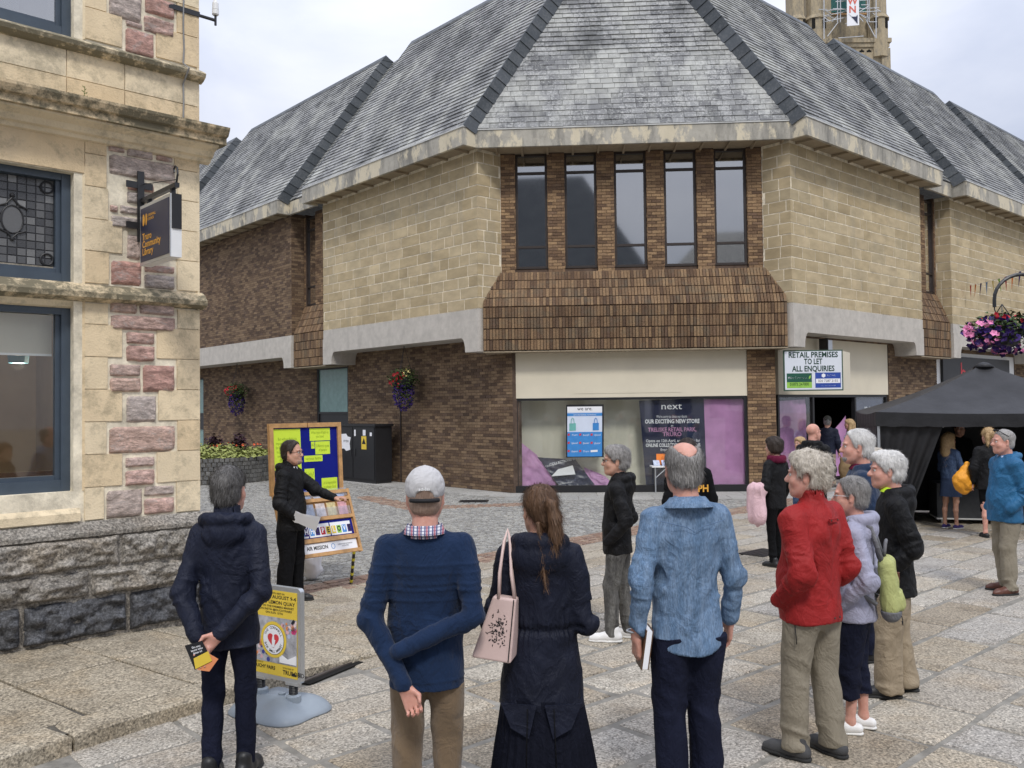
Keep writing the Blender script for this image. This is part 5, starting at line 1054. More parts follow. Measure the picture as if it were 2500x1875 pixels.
for i in range(k_):
    x = gx0+.1+(gx1-gx0-.2)*i/k_; x2 = gx0+.1+(gx1-gx0-.2)*(i+1)/k_; m.bar(gp(x, gy0+.1, gzv-.02 if i % 2 else gze-.05), gp(x2, gy0+.1, gze-.05 if i % 2 else gzv-.02), .012, 6)
m.build('truss', M_alu, gz)
def drape(name, top0, top1, bot0, bot1, folds, amp, mat, n=(40, 14)):
    a = np.linspace(0, 1, n[0]); b = np.linspace(0, 1, n[1]); A_, B_ = np.meshgrid(a, b, indexing='ij'); t0, t1, b0_, b1_ = map(np.asarray, (top0, top1, bot0, bot1))
    P = ((1-A_)*(1-B_))[..., None]*t0+(A_*(1-B_))[..., None]*t1+((1-A_)*B_)[..., None]*b0_+(A_*B_)[..., None]*b1_
    nn = np.cross(t1-t0, b0_-t0); nn = nn/np.linalg.norm(nn); P = P+(amp*np.sin(A_*folds*6.283+2*np.sin(B_*2))*(.3+B_*.7))[..., None]*nn; idx = np.arange(A_.size).reshape(A_.shape)
    return obj(name, P.reshape(-1, 3), np.stack([idx[:-1, :-1], idx[1:, :-1], idx[1:, 1:], idx[:-1, 1:]], -1).reshape(-1, 4), mat, gz, True)
tx = colhit(2300, gp(0, .05, 0), GD); tq = colhit(2215, gp(0, .05, 0), GD)
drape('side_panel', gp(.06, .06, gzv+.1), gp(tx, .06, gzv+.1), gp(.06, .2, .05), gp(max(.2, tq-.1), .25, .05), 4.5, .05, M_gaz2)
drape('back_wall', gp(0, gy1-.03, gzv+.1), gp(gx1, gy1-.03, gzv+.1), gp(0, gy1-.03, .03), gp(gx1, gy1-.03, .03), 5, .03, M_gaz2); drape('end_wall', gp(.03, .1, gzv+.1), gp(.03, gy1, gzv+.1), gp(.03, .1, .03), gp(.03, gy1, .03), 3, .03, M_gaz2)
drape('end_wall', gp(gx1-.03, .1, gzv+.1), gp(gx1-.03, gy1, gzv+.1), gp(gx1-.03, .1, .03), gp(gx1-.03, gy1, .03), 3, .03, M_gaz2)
cy = 15.2; cx0 = atdepth(2287, 1200, cy)[0]; ctr = thing('stall_counter', 'stall counter under a dark grey cloth with a pale hem', 'counter', (cx0+1, cy, 0)); zc_ = atdepth(2300, 1180, cy)[2]
m = MB(); m.box(V(cx0, cy, 0), GD, GN, Z, (0, 2.), (0, .7), (.10, zc_)); m.build('cloth', flat('charcoal_cloth', (.045, .047, .05), .8, .2, var=.2), ctr); m = MB(); m.box(V(cx0, cy, 0), GD, GN, Z, (-.01, 2.01), (-.008, .705), (.075, .10)); m.build('hem', M_alu2, ctr)
for x in (.1, 1.9): m = MB(); m.box(V(cx0, cy, 0), GD, GN, Z, (x-.02, x+.02), (.1, .6), (0, .10)); m.build('leg', M_alu, ctr)
# ---- folding table with leaflets
fA = ground(1605, 1203); fo = thing('folding_table', 'white folding table with leaflets in front of the navy poster', 'table', tuple(fA)); fz = .72; fd = V(1, 0, 0); fn = V(0, 1, 0)
fz = HC-(1137-990)/FPX*fA[1]
m = MB(); m.box(fA, fd, fn, Z, (-.12, 1.05), (-.05, .55), (fz-.03, fz)); m.build('table_top', M_white, fo)
for x in (-.04, .97):
    for y in (0, .5): m = MB(); m.bar(fA+fd*x+fn*y, fA+fd*x+fn*y+Z*(fz-.03), .016, 7); m.build('leg', M_alu, fo)
m = MB(); m.bar(fA+fd*-.04+Z*.35, fA+fd*.25+Z*(fz-.03), .01, 6); m.build('brace', M_alu, fo)
sgn = thing('free_sign', 'small orange FREE sign standing on the folding table', 'sign', tuple(fA+Z*fz)); m = MB(); sO = fA+fd*.03+fn*.25+Z*(fz+.10); m.box(sO, fd, fn, Z, (0, .50), (0, .012), (-.08, .18)); m.build('card', flat('orange_card', (.85, .25, .05), .6, var=.04), sgn); text('FREE', .13, flat('orange_ink', (.6, .16, .03), .6), sgn, sO+fd*.25-fn*.003+Z*.06, fd, Z, bold=.01)
for k in range(4): lt_ = thing('leaflet_stack', ('%s stack of pale leaflets on the folding table' % ('leftmost', 'second', 'third', 'rightmost')[k]), 'leaflets', tuple(fA+Z*fz)); m = MB(); q = fA+fd*(-.06+k*.2)+fn*.08+Z*(fz+.001); m.box(q, fd, fn*.8+Z*.6, V(0, -.6, .8), (0, .15), (0, .2), (0, .012)); m.build('leaflets', LC[(k*2) % 7], lt_)
# ---- cathedral tower far behind with scaffold and banner
TD = 105.; tw = thing('cathedral_tower', 'distant pale gothic cathedral tower rising behind the slate roof', 'tower', (atdepth(2060, 100, TD)[0], TD, 0)); X0 = atdepth(1972, 100, TD)[0]; X1 = atdepth(2166, 100, TD)[0]
zq = lambda y: atdepth(2080, y, TD)[2]; M_cath = concm('cathedral_stone', (.40, .33, .22), .6, 0., .3)
m = MB(); m.wbox((X0, TD, 0), (X1, TD+10, zq(106))); m.build('lower_stage', M_cath, tw)
m = MB(); m.wbox((X0-.4, TD-.35, zq(106)), (X1+.4, TD+10, zq(106)+.5)); m.wbox((X0-.2, TD-.18, zq(106)-.5), (X1+.2, TD+10, zq(106)-.002)); m.build('string_course', M_cath, tw)
m = MB(); m.wbox((X0+.6, TD+1.0, zq(106)+.5), (X1-.6, TD+10, zq(-220))); m.build('belfry', M_cath, tw)
for px, rw in ((1950, 1.0), (1996, 1.25), (2148, 1.2)):
    c_ = V(atdepth(px, 50, TD)[0], TD+.6, 0); m = MB(); m.lathe([(rw, zq(140) if px > 1960 else 0), (rw, zq(48)), (rw*1.15, zq(46)), (rw*.9, zq(36)), (rw*.85, zq(-220))], c_, 8); m.build('corner_turret', M_cath, tw)
    for dx in (-.45, .45):
        m = MB(); q = c_+V(dx*rw, -rw-.02, 0); m.prism([q+V(-.25, .2, zq(72)), q+V(.25, .2, zq(72)), q+V(.25, .2, zq(48)), q+V(0, .2, zq(42)), q+V(-.25, .2, zq(48))], V(0, .3, 0)); m.build('lancet_opening', M_dark, tw)
for px in (2022, 2135):
    m = MB(); x = atdepth(px, 50, TD)[0]; m.wbox((x-.45, TD+.2, zq(104)), (x+.45, TD+1.1, zq(-220))); m.build('buttress', M_cath, tw)
m = MB(); m.wbox((atdepth(2036, 50, TD)[0], TD+.9, zq(22)), (atdepth(2122, 50, TD)[0], TD+1.05, zq(-220))); m.build('belfry_netting', flat('teal_net', (.05, .16, .15), .8), tw)
m = MB(); m.wbox((atdepth(2030, 50, TD)[0], TD+.85, zq(28)), (atdepth(2128, 50, TD)[0], TD+.98, zq(24))); m.build('board', M_wood, tw)
for k in range(4):
    x = atdepth(2104+17.8*k, 128, TD)[0]; m = MB(); m.prism([V(x-.28, TD-.02, zq(128)), V(x+.28, TD-.02, zq(128)), V(x+.3, TD-.02, zq(124)), V(x+.12, TD-.02, zq(123)), V(x, TD-.02, zq(120)), V(x-.12, TD-.02, zq(123)), V(x-.3, TD-.02, zq(124))], V(0, .3, 0)); m.build('corbel_arch', M_dark, tw)
m = MB(); x = atdepth(2174, 100, TD)[0]; m.wbox((X1-.8, TD-.25, 0), (X1+.25, TD+1, zq(120))); m.build('buttress', M_cath, tw)
scf = thing('scaffold', 'silver scaffold tubes wrapped round the cathedral tower', 'scaffold', (atdepth(2070, 60, TD)[0], TD-.8, zq(105))); A2 = lambda px, y, d=.9: V(atdepth(px, y, TD-d)[0], TD-d, zq(y))
for px in (2012, 2045, 2052, 2118, 2122, 2139): m = MB(); m.bar(A2(px, 102 if px in (2012, 2139) else 62), A2(px, -60), .07, 5); m.build('upright', M_steel, scf)
r = np.random.default_rng(3)
for k in range(26):
    px = r.uniform(2008, 2142); y = r.uniform(22, 66); dx = r.uniform(8, 24)*(1 if r.random() < .5 else -1); dy = r.choice([0, 0, 10, -10, 14]); d = r.uniform(.7, 1.6); m = MB(); m.bar(A2(px, y, d), A2(px+dx, y+dy, d), .055, 5); m.build('tube', M_steel, scf)
for a in (((2010, 34), (2068, 30)), ((2012, 46), (2066, 36)), ((2014, 60), (2066, 50)), ((2098, 30), (2146, 28)), ((2098, 38), (2146, 36)), ((2020, 96), (2046, 62)), ((2047, 100), (2108, 96)), ((2115, 58), (2136, 98)), ((2040, 3), (2066, 2)), ((2040, 12), (2066, 10)), ((2098, 10), (2120, 9))): m = MB(); m.bar(A2(*a[0]), A2(*a[1]), .06, 5); m.build('tube', M_steel, scf)
bn = thing('tower_banner', 'tall white banner with red letters on the cathedral tower', 'banner', tuple(A2(2083, 78, 1.8))); m = MB(); m.prism([A2(x, y, 1.8) for x, y in ((2068.5, 79), (2098, 77), (2096.5, -120), (2067, -120))], V(0, .05, 0)); m.build('cloth', M_paper, bn)
M_bred = flat('banner_red', (.62, .12, .08), .6)
for ch, y, h in (('O', -16+18, 17), ('W', 20, 17), ('N', 40, 17)): text(ch, h/.72*TD/FPX, M_bred, bn, A2(2082, y, 1.83), V(1, 0, 0), Z, bold=.02)
m = MB(); m.prism([A2(x, y, 1.83) for x, y in ((2072, 50), (2080, 57), (2090, 57), (2094, 52), (2094, 74), (2084, 62))], V(0, -.02, 0)); m.build('swoosh', M_navy, bn)
# ---- buildings on the near side of the square (seen only in the window reflections)
M_rend = concm('pale_render', (.45, .43, .38), .25)
for x0, x1, y0, y1, h, rh, lb_ in ((-9, 4.6, -27, -15, 11.0, 8.0, 'rendered building with steep slate roof behind the viewer on the left'), (5.6, 18, -29, -16, 9.6, 5.2, 'rendered building with slate hipped roof behind the viewer on the right')):
    ob_ = thing('square_building', lb_, 'building', (x0, y1, 0)); m = MB(); m.wbox((x0, y0, 0), (x1, y1, h)); m.build('wall', M_rend, ob_)
    m = MB(); e_ = .4; p = [V(x0-e_, y0-e_, h), V(x1+e_, y0-e_, h), V(x1+e_, y1+e_, h), V(x0-e_, y1+e_, h)]; ym = (y0+y1)/2; a = V(x0+4, ym, h+rh); b = V(x1-4, ym, h+rh); m.add(p+[a, b], [(0, 1, 5, 4), (1, 2, 5), (2, 3, 4, 5), (3, 0, 4), (3, 2, 1, 0)]); m.build('roof', M_dslate, ob_)
    for k in range(5):
        for zz in (1.2, 4.8): x = x0+1+k*(x1-x0-2)/4.6; m = MB(); m.wbox((x, y1-.05, zz), (x+1.1, y1+.03, zz+1.9)); w_ = m.build('window', M_dark, ob_); m = MB(); m.wbox((x-.08, y1, zz-.1), (x+1.18, y1+.1, zz-.001)); m.build('sill', M_white, w_)
# ================================================================== people: smooth signed-distance modelling
class Field:
    def __init__(s, lo, hi, h):
        s.lo = np.asarray(lo, np.float32); s.h = h; s.n = np.ceil((np.asarray(hi)-s.lo)/h).astype(int)+2
        s.F = np.full(s.n, 1., np.float32); s.ax = [s.lo[i]+h*np.arange(s.n[i], dtype=np.float32) for i in range(3)]
    def reg(s, lo, hi):
        sl = []
        for i in range(3):
            a = max(0, int((lo[i]-s.lo[i])/s.h)-1); b = min(s.n[i], int((hi[i]-s.lo[i])/s.h)+3)
            if b <= a: return None
            sl.append(slice(a, b))
        return tuple(sl), s.ax[0][sl[0]][:, None, None], s.ax[1][sl[1]][None, :, None], s.ax[2][sl[2]][None, None, :]
    @staticmethod
    def smin(a, b, k):
        if k <= 0: return np.minimum(a, b)
        h = np.clip(.5+.5*(b-a)/k, 0, 1); return b*(1-h)+a*h-k*h*(1-h)
    def _ap(s, sl, d, k, op):
        if op == 'u': s.F[sl] = s.smin(s.F[sl], d, k)
        else: s.F[sl] = -s.smin(-s.F[sl], d, k)
    def cone(s, a, b, ra, rb, k=.02, fl=None, op='u'):
        a = np.asarray(a, np.float32); b = np.asarray(b, np.float32); m = max(ra, rb)+k+2*s.h
        q = s.reg(np.minimum(a, b)-m, np.maximum(a, b)+m)
        if q is None: return
        sl, X, Y, Zz = q; ab = b-a; L2 = float(ab@ab)+1e-9
        t = np.clip(((X-a[0])*ab[0]+(Y-a[1])*ab[1]+(Zz-a[2])*ab[2])/L2, 0, 1); vx = X-a[0]-t*ab[0]; vy = Y-a[1]-t*ab[1]; vz = Zz-a[2]-t*ab[2]
        if fl is not None:
            e, f = fl; dt = (vx*e[0]+vy*e[1]+vz*e[2])*(1/f-1); vx = vx+dt*e[0]; vy = vy+dt*e[1]; vz = vz+dt*e[2]
        s._ap(sl, np.sqrt(vx*vx+vy*vy+vz*vz)-(ra+(rb-ra)*t), k, op)
    def ell(s, c, r, k=.015, R=None, op='u'):
        c = np.asarray(c, np.float32); r = np.asarray(r, np.float32); m = float(r.max())+k+2*s.h; q = s.reg(c-m, c+m)
        if q is None: return
        sl, X, Y, Zz = q; x, y, z = X-c[0], Y-c[1], Zz-c[2]
        if R is not None: x, y, z = (R[0][0]*x+R[1][0]*y+R[2][0]*z), (R[0][1]*x+R[1][1]*y+R[2][1]*z), (R[0][2]*x+R[1][2]*y+R[2][2]*z)
        k0 = np.sqrt((x/r[0])**2+(y/r[1])**2+(z/r[2])**2); k1 = np.sqrt((x/r[0]**2)**2+(y/r[1]**2)**2+(z/r[2]**2)**2)+1e-6
        s._ap(sl, k0*(k0-1)/k1, k, op)
    def cut(s, p, n, k=.0):
        d = (s.ax[0][:, None, None]-p[0])*n[0]+(s.ax[1][None, :, None]-p[1])*n[1]+(s.ax[2][None, None, :]-p[2])*n[2]
        s.F = np.maximum(s.F, d.astype(np.float32)) if k <= 0 else -s.smin(-s.F, -d.astype(np.float32), k)
    def mesh(s):
        F = s.F; S_ = F < 0; off = np.array([(i, j, k) for i in (0, 1) for j in (0, 1) for k in (0, 1)])
        c = sum(S_[o[0]:F.shape[0]-1+o[0], o[1]:F.shape[1]-1+o[1], o[2]:F.shape[2]-1+o[2]].astype(np.uint8) for o in off)
        act = (c > 0) & (c < 8); ii = np.argwhere(act); idx = np.full(act.shape, -1, np.int64); idx[act] = np.arange(len(ii))
        V8 = [F[ii[:, 0]+o[0], ii[:, 1]+o[1], ii[:, 2]+o[2]] for o in off]; acc = np.zeros((len(ii), 3)); cnt = np.zeros(len(ii))
        for p in range(8):
            for q in range(p+1, 8):
                if np.abs(off[p]-off[q]).sum() != 1: continue
                a, b = V8[p], V8[q]; m = (a < 0) != (b < 0); t = a[m]/(a[m]-b[m]); acc[m] += off[p]+(off[q]-off[p])*t[:, None]; cnt[m] += 1
        v = (ii+acc/cnt[:, None])*s.h+s.lo; fs = []
        for ax in range(3):
            u_, w_ = (ax+1) % 3, (ax+2) % 3; sl0 = [slice(1, -1)]*3; sl1 = [slice(1, -1)]*3; sl0[ax] = slice(0, -1); sl1[ax] = slice(1, None)
            A_, B_ = S_[tuple(sl0)], S_[tuple(sl1)]; e = np.argwhere(A_ != B_); 
            if not len(e): continue
            ins = A_[tuple(e.T)]; base = e.copy(); base[:, u_] += 1; base[:, w_] += 1
            def cell(du, dw): q = base.copy(); q[:, u_] -= du; q[:, w_] -= dw; return idx[tuple(q.T)]
            f = np.stack([cell(1, 1), cell(0, 1), cell(0, 0), cell(1, 0)], 1); f[~ins] = f[~ins][:, ::-1]; fs.append(f)
        f = np.concatenate(fs); return v, f[(f >= 0).all(1)]
def vnormals(v, f):
    n = np.zeros_like(v); fn = np.cross(v[f[:, 2]]-v[f[:, 0]], v[f[:, 3]]-v[f[:, 1]])
    for i in range(4): np.add.at(n, f[:, i], fn)
    return n/(np.linalg.norm(n, axis=1)[:, None]+1e-9)
def rotz(a): c, s_ = math.cos(a), math.sin(a); return np.array([[c, -s_, 0], [s_, c, 0], [0, 0, 1]])
def rotx(a): c, s_ = math.cos(a), math.sin(a); return np.array([[1, 0, 0], [0, c, -s_], [0, s_, c]])
def roty(a): c, s_ = math.cos(a), math.sin(a); return np.array([[c, 0, s_], [0, 1, 0], [-s_, 0, c]])
def skinm(name, c):
    g = G(name); c = np.array(c); col = g.ramp(g.noise(22, 5, .6), [(.3, tuple(c*(.86, .74, .70))), (.7, tuple(np.minimum(1, c*1.06)))]); g.b.inputs['Subsurface Weight'].default_value = .12; g.b.inputs['Subsurface Radius'].default_value = (.02, .008, .004)
    return g.set(col, .5, .35, bump=g.noise(220, 3), bs=.08, bd=.002)
M_sk = skinm('skin', (.56, .33, .24)); M_skp = skinm('skin_pink', (.60, .33, .26)); M_skt = skinm('skin_tan', (.50, .29, .20))
def hairm(name, a, b):
    g = G(name); f = g.noise(140, 3, .7, g.pos((1, 1, .16))); f2 = g.noise(9, 4)
    return g.set(g.ramp(g.math('ADD', g.math('MULTIPLY', f, .75), g.math('MULTIPLY', f2, .3)), [(.36, a), (.68, b)]), .5, .35, bump=f, bs=.5, bd=.004)
HR = dict(white=hairm('white_hair', (.40, .39, .37), (.86, .84, .81)), grey=hairm('grey_hair', (.10, .095, .09), (.42, .40, .38)), dgrey=hairm('dark_grey_hair', (.022, .019, .018), (.20, .19, .18)), brown=hairm('brown_hair', (.045, .022, .012), (.19, .105, .055)), dark=hairm('dark_hair', (.012, .008, .006), (.06, .042, .032)), blond=hairm('blond_hair', (.26, .15, .065), (.62, .45, .24)), gblond=hairm('grey_blond_hair', (.28, .24, .19), (.66, .60, .51)), stub=hairm('stubble', (.22, .14, .10), (.38, .27, .21)))
def cloth(name, c, rough=.75, var=.18, weave=0, sheen=0., spec=.12, streak=None, fold=.55):
    if name in MATS: return MATS[name]
    g = G(name); c = np.array(c); col = g.ramp(g.noise(5, 6, .6), [(.3, tuple(c*(1-var))), (.7, tuple(np.minimum(1, c*(1+var))))])
    if streak is not None:
        f = g.ramp(g.noise(16, 7, .72, g.pos((1.4, 1.4, .28))), [(.42, 0.), (.64, 1.)]); col = g.mix(g.math('MULTIPLY', f, .75), col, streak); col = g.mix(1, col, g.ramp(g.noise(160, 2, .6, g.pos((1, 1, .25))), [(.3, .72), (.7, 1.2)]), 'MULTIPLY')
    rd_ = lambda sc, v_: g.math('SUBTRACT', 1., g.math('ABSOLUTE', g.math('SUBTRACT', g.math('MULTIPLY', g.noise(sc, 3, .55, v_, 1.2), 2.), 1.))); h = g.math('ADD', g.math('ADD', g.math('MULTIPLY', rd_(7., g.pos((1, 1, .8))), 1.1), g.math('MULTIPLY', rd_(17., g.pos((1, 1, .55), (3., 1., 7.))), .45)), g.math('MULTIPLY', g.noise(weave or 300, 2), .10))
    if weave and weave < 150:
        wv = g.n('TexWave', {'Vector': g.pos(), 'Scale': weave, 'Distortion': .4}, 1, bands_direction='X'); h = g.math('ADD', h, g.math('MULTIPLY', wv, .12))
    g.b.inputs['Sheen Weight'].default_value = sheen
    MATS[name] = g.set(col, rough, spec, bump=h, bs=fold, bd=.022); return MATS[name]
# ---- head
def headxf(hc, yaw, pitch, hs, roll=0.): return np.asarray(hc, float), rotz(yaw) @ rotx(pitch) @ roty(roll), hs
def add_head(fd, X, neckto, female=False, nose=1., jaw=1., smile=0., face=True):
    hc, R, s = X; P = lambda *p: hc+R @ (np.array(p)*s)
    E = lambda c, r, k=.015, op='u': fd.ell(P(*c), np.array(r)*s, k*s, R, op)
    C_ = lambda a, b, ra, rb, k=.012: fd.cone(P(*a), P(*b), ra*s, rb*s, k*s)
    E((0, -.014, .045), (.076, .098, .083)); E((0, .028, -.022), (.063, .066, .094), .03); E((0, .036, -.072), (.050*jaw, .050, .044), .03); E((0, .074, -.096), (.022, .018, .018), .022)
    for sx in (-1, 1):
        C_((sx*.052, .0, -.045), (sx*.03, .055, -.09), .026*jaw, .02, .03); E((sx*.042, .058, -.028), (.026, .026, .026), .025)
        # ear
        Re = R @ rotz(sx*-.45); fd.ell(P(sx*.079, -.006, -.006), np.array((.009, .021, .034))*s, .006*s, Re); fd.ell(P(sx*.092, .004, -.004), np.array((.010, .010, .018))*s, .004*s, R, 's')
    if face:
        C_((0, .088, .014), (0, .107*(.9+.1*nose), -.022), .009, .0135*nose, .014)
        for sx in (-1, 1): E((sx*.011, .098, -.026), (.008, .010, .008), .008); E((sx*.031, .101, .010), (.017, .014, .011), .014, 's'); E((sx*.03, .083, .030), (.026, .012, .009), .014)
        E((0, .090, -.055), (.022, .010, .007), .010); E((0, .088, -.066), (.020, .010, .007), .010); E((0, .100, -.0605), (.024, .006, .0022), .003, 's')
    nb = np.asarray(neckto, float); fd.cone(P(0, -.022, -.055), nb, .055*s*(.88 if female else 1), .062*s*(.85 if female else 1), .03); return P
def hairobj(root, X, style, mat, h, seed=0, long=0.):
    hc, R, s = X; r = np.random.default_rng(seed)
    lo, hi = (-.2, -.24, -.50 if style in ('long', 'pony') else -.2), (.2, .2, .2); fd = Field(lo, hi, h); th = {'crop': .004, 'short': .008, 'curly': .022, 'bob': .018, 'long': .012, 'pony': .010, 'ring': .010, 'bun': .012, 'swept': .017}.get(style, .01)
    fd.ell((0, -.016, .045), (.078+th, .102+th, .086+th), .01)
    if style in ('short', 'curly', 'swept', 'bob', 'ring', 'crop'): fd.ell((0, -.045, -.025), (.068+th, .060+th, .06), .03)
    if style in ('curly', 'swept'): fd.ell((.0, .035, .095), (.06, .055, .042), .03); fd.ell((0, -.06, .06), (.08, .07, .07), .02)
    if style == 'bob':
        for sx in (-1, 1): fd.ell((sx*.072, -.01, .0), (.026, .06, .07), .03)
        fd.ell((0, .05, .085), (.065, .045, .045), .03)
    if style == 'long':
        for sx in (-1, 1): fd.cone((sx*.072, -.02, .03), (sx*.078, .0, -.16), .034, .036, .03); fd.cone((sx*.078, .0, -.16), (sx*.085, -.02, -.34-long), .036, .03, .03)
        fd.cone((0, -.08, .0), (0, -.085, -.20), .075, .08, .04); fd.cone((0, -.085, -.2), (0, -.075, -.36-long), .085, .06, .04, ((0, 1, 0), .55)); fd.ell((0, .065, .075), (.062, .032, .05), .02)
    if style == 'pony':
        fd.cut((0, .074, .08), (0, .866, -.5), .01); fd.cut((0, -.02, -.055), (0, .15, -.98), .012); fd.ell((0, -.07, -.03), (.05, .05, .045), .03)
        pts = [(.0, -.118, .060), (.012, -.148, .045), (.026, -.160, -.02), (.028, -.155, -.10), (.018, -.15, -.18), (-.01, -.14, -.24)]; rd = [.018, .024, .033, .034, .022, .004]
        for a, b, ra, rb in zip(pts[:-1], pts[1:], rd[:-1], rd[1:]): fd.cone(a, b, ra, rb, .02)
        fd.cone((-.05, -.13, -.05), (-.035, -.17, -.36), .014, .005, .02)
    if style == 'bun':
        fd.ell((.03, -.115, .03), (.05, .04, .05), .02); fd.ell((-.06, -.10, -.01), (.03, .04, .06), .02); fd.cone((-.05, -.11, -.02), (-.06, -.12, -.13), .03, .012, .02)
    fy = {'ring': .03, 'swept': .086, 'curly': .082, 'bob': .088, 'long': .105, 'crop': .065, 'short': .062}.get(style, .074)
    p0 = np.array([0, fy, .080 if style != 'short' else .095]); e1 = np.array([0, .018 if style not in ('bob', 'long') else .035, -.012]); t = p0-e1; n = np.array([0, t[2], -t[1]]); n /= np.linalg.norm(n)
    if style in ('long',):
        G_ = (fd.ax[1][None, :, None] > .028) & (fd.ax[2][None, None, :] < .052) & (np.abs(fd.ax[0][:, None, None]) < .064); fd.F[np.broadcast_to(G_, fd.F.shape)] = 1
    elif style != 'pony': fd.cut(p0, n, .01)
    zl = {'curly': -.085, 'bob': -.085, 'short': -.08, 'ring': -.078, 'swept': -.088, 'crop': -.07}.get(style)
    if zl: fd.cut((0, 0, zl), (0, .25, -.97), .012)
    for sx in (-1, 1):
        if style in ('short', 'ring', 'crop', 'swept', 'pony', 'curly', 'bun'): fd.ell((sx*.088, -.006, -.012), (.030, .026, .038), .01, None, 's')
    if style == 'ring': fd.ell((0, -.035, .125), (.056, .108, .082), .012, None, 's'); fd.ell((0, .06, .10), (.075, .06, .07), .02, None, 's')
    v, f = fd.mesh(); nn = vnormals(v, f); amp = {'curly': .010, 'swept': .006, 'long': .004, 'bun': .007, 'bob': .004}.get(style, .0028); fq = 26 if style in ('curly', 'bun') else 60
    v = v+nn*(amp*fbm(v*np.array([fq, fq, fq*(1 if fq < 50 else .25)])+seed*7, 2))[:, None]
    # loose strands
    ns = int({'crop': 500, 'ring': 4200, 'curly': 4500, 'long': 2600, 'pony': 3800}.get(style, 4200)/max(.8, (h/.0062)**1.5)); sel = r.integers(0, len(v), ns); nn = vnormals(v, f); ev, ef = [], []; b = len(v)
    for q in sel:
        p = v[q]; m = nn[q]; d = np.array([p[0]*.6, -.5, -.8]) if p[2] > -.05 or style in ('long', 'pony') else np.array([0, -.2, -1.]); d = d-m*np.dot(d, m)*.9; d = d/(np.linalg.norm(d)+1e-6); d = d+m*(.18+.45*r.random())+r.normal(size=3)*(.5 if style in ('curly', 'bun') else .16); l = {'crop': .008, 'long': .05, 'pony': .04, 'curly': .017}.get(style, .022)*(.5+r.random()); w_ = np.cross(d, m); w_ = w_/(np.linalg.norm(w_)+1e-6)*.0009
        ev += [p-w_, p+w_, p+d*l*.55+w_*.8, p+d*l*.55-w_*.8, p+d*l-m*l*.25]; ef += [(b, b+1, b+2, b+3), (b+3, b+2, b+4, b+4)]; b += 5
    v = np.concatenate([v, np.array(ev)]) if ev else v
    F = [tuple(q) for q in f]+[q if len(set(q)) == 4 else q[:3] for q in ef]
    return obj('hair', (hc+(v*s) @ R.T), F, mat, root, True, False)
def hand(fd, w, d, n, side, s=1., curl=.5, spread=.05, thumb=.5):
    """w wrist, d towards the fingers, n palm normal, side = unit towards the thumb"""
    d = np.asarray(d, float); d /= np.linalg.norm(d); n = np.asarray(n, float); n = n-d*np.dot(n, d); n /= np.linalg.norm(n); t = np.cross(d, n); t = t if np.dot(t, side) > 0 else -t; w = np.asarray(w, float)
    P = lambda a, b, c: w+(d*a+t*b+n*c)*s
    for b in (-.026, -.009, .009, .026): fd.cone(P(.012, b*.75, 0), P(.085, b*1.05, .0), .0145*s, .0125*s, .012)
    for b, L_, r_ in ((-.029, .060, .0078), (-.010, .076, .0088), (.010, .080, .009), (.029, .072, .0088)):
        p = np.array([.086, b*1.08, 0]); a = curl*.5
        for seg, rr in ((.45, 1.), (.32, .93), (.25, .82)):
            q = p+np.array([math.cos(a), b*spread/.03*.3, math.sin(a)])*L_*seg; fd.cone(P(*p), P(*q), r_*rr*s, r_*rr*.93*s, .004); p = q; a += curl*.9
    a, b_, c_ = (.020, .026, .004), (.052, .048, .016+.01*thumb), (.082, .046-.012*thumb, .026+.018*thumb); fd.cone(P(*a), P(*b_), .0135*s, .0115*s, .01); fd.cone(P(*b_), P(*c_), .011*s, .0085*s, .005)
def segt(v, a, b):
    a = np.asarray(a); b = np.asarray(b); ab = b-a; t = np.clip(((v-a) @ ab)/(ab @ ab), 0, 1); return t, np.linalg.norm(v-a-t[:, None]*ab, axis=1)
def shoe(root, ank, toe, mat, sole, s=1., h=.008, low=False, name='shoe'):
    ank = np.asarray(ank, float); d = np.array([math.sin(-toe), math.cos(toe), 0]); sd = np.array([d[1], -d[0], 0]); b = np.array([ank[0], ank[1], 0]); P = lambda a, c, z: b+(d*a+sd*c)*s+Z*z*s
    fd = Field(b+[-.25, -.25, -.02], b+[.25, .25, .17], h)
    fd.cone(P(-.055, 0, .045), P(.03, 0, .048), .040*s, .043*s, .02); fd.cone(P(.03, 0, .046), P(.135, .004, .030), .046*s, .040*s, .03); fd.cone(P(.135, .004, .03), P(.175, 0, .026), .038*s, .028*s, .02)
    if not low: fd.cone(P(-.03, 0, .05), P(-.025, 0, .115), .045*s, .043*s, .02)
    fd.cut((0, 0, .016*s), (0, 0, -1)); v, f = fd.mesh(); o = obj(name, v, f, mat, root, True, False)
    fd = Field(b+[-.25, -.25, -.02], b+[.25, .25, .06], h); fd.cone(P(-.055, 0, .012), P(.03, 0, .012), .042*s, .045*s, .02); fd.cone(P(.03, 0, .012), P(.14, .004, .012), .046*s, .043*s, .03); fd.cone(P(.135, .004, .012), P(.178, 0, .012), .040*s, .030*s, .02); fd.cut((0, 0, .020*s), (0, 0, 1)); fd.cut((0, 0, .0), (0, 0, -1)); v, f = fd.mesh(); obj('sole', v, f, sole, o, True, False)
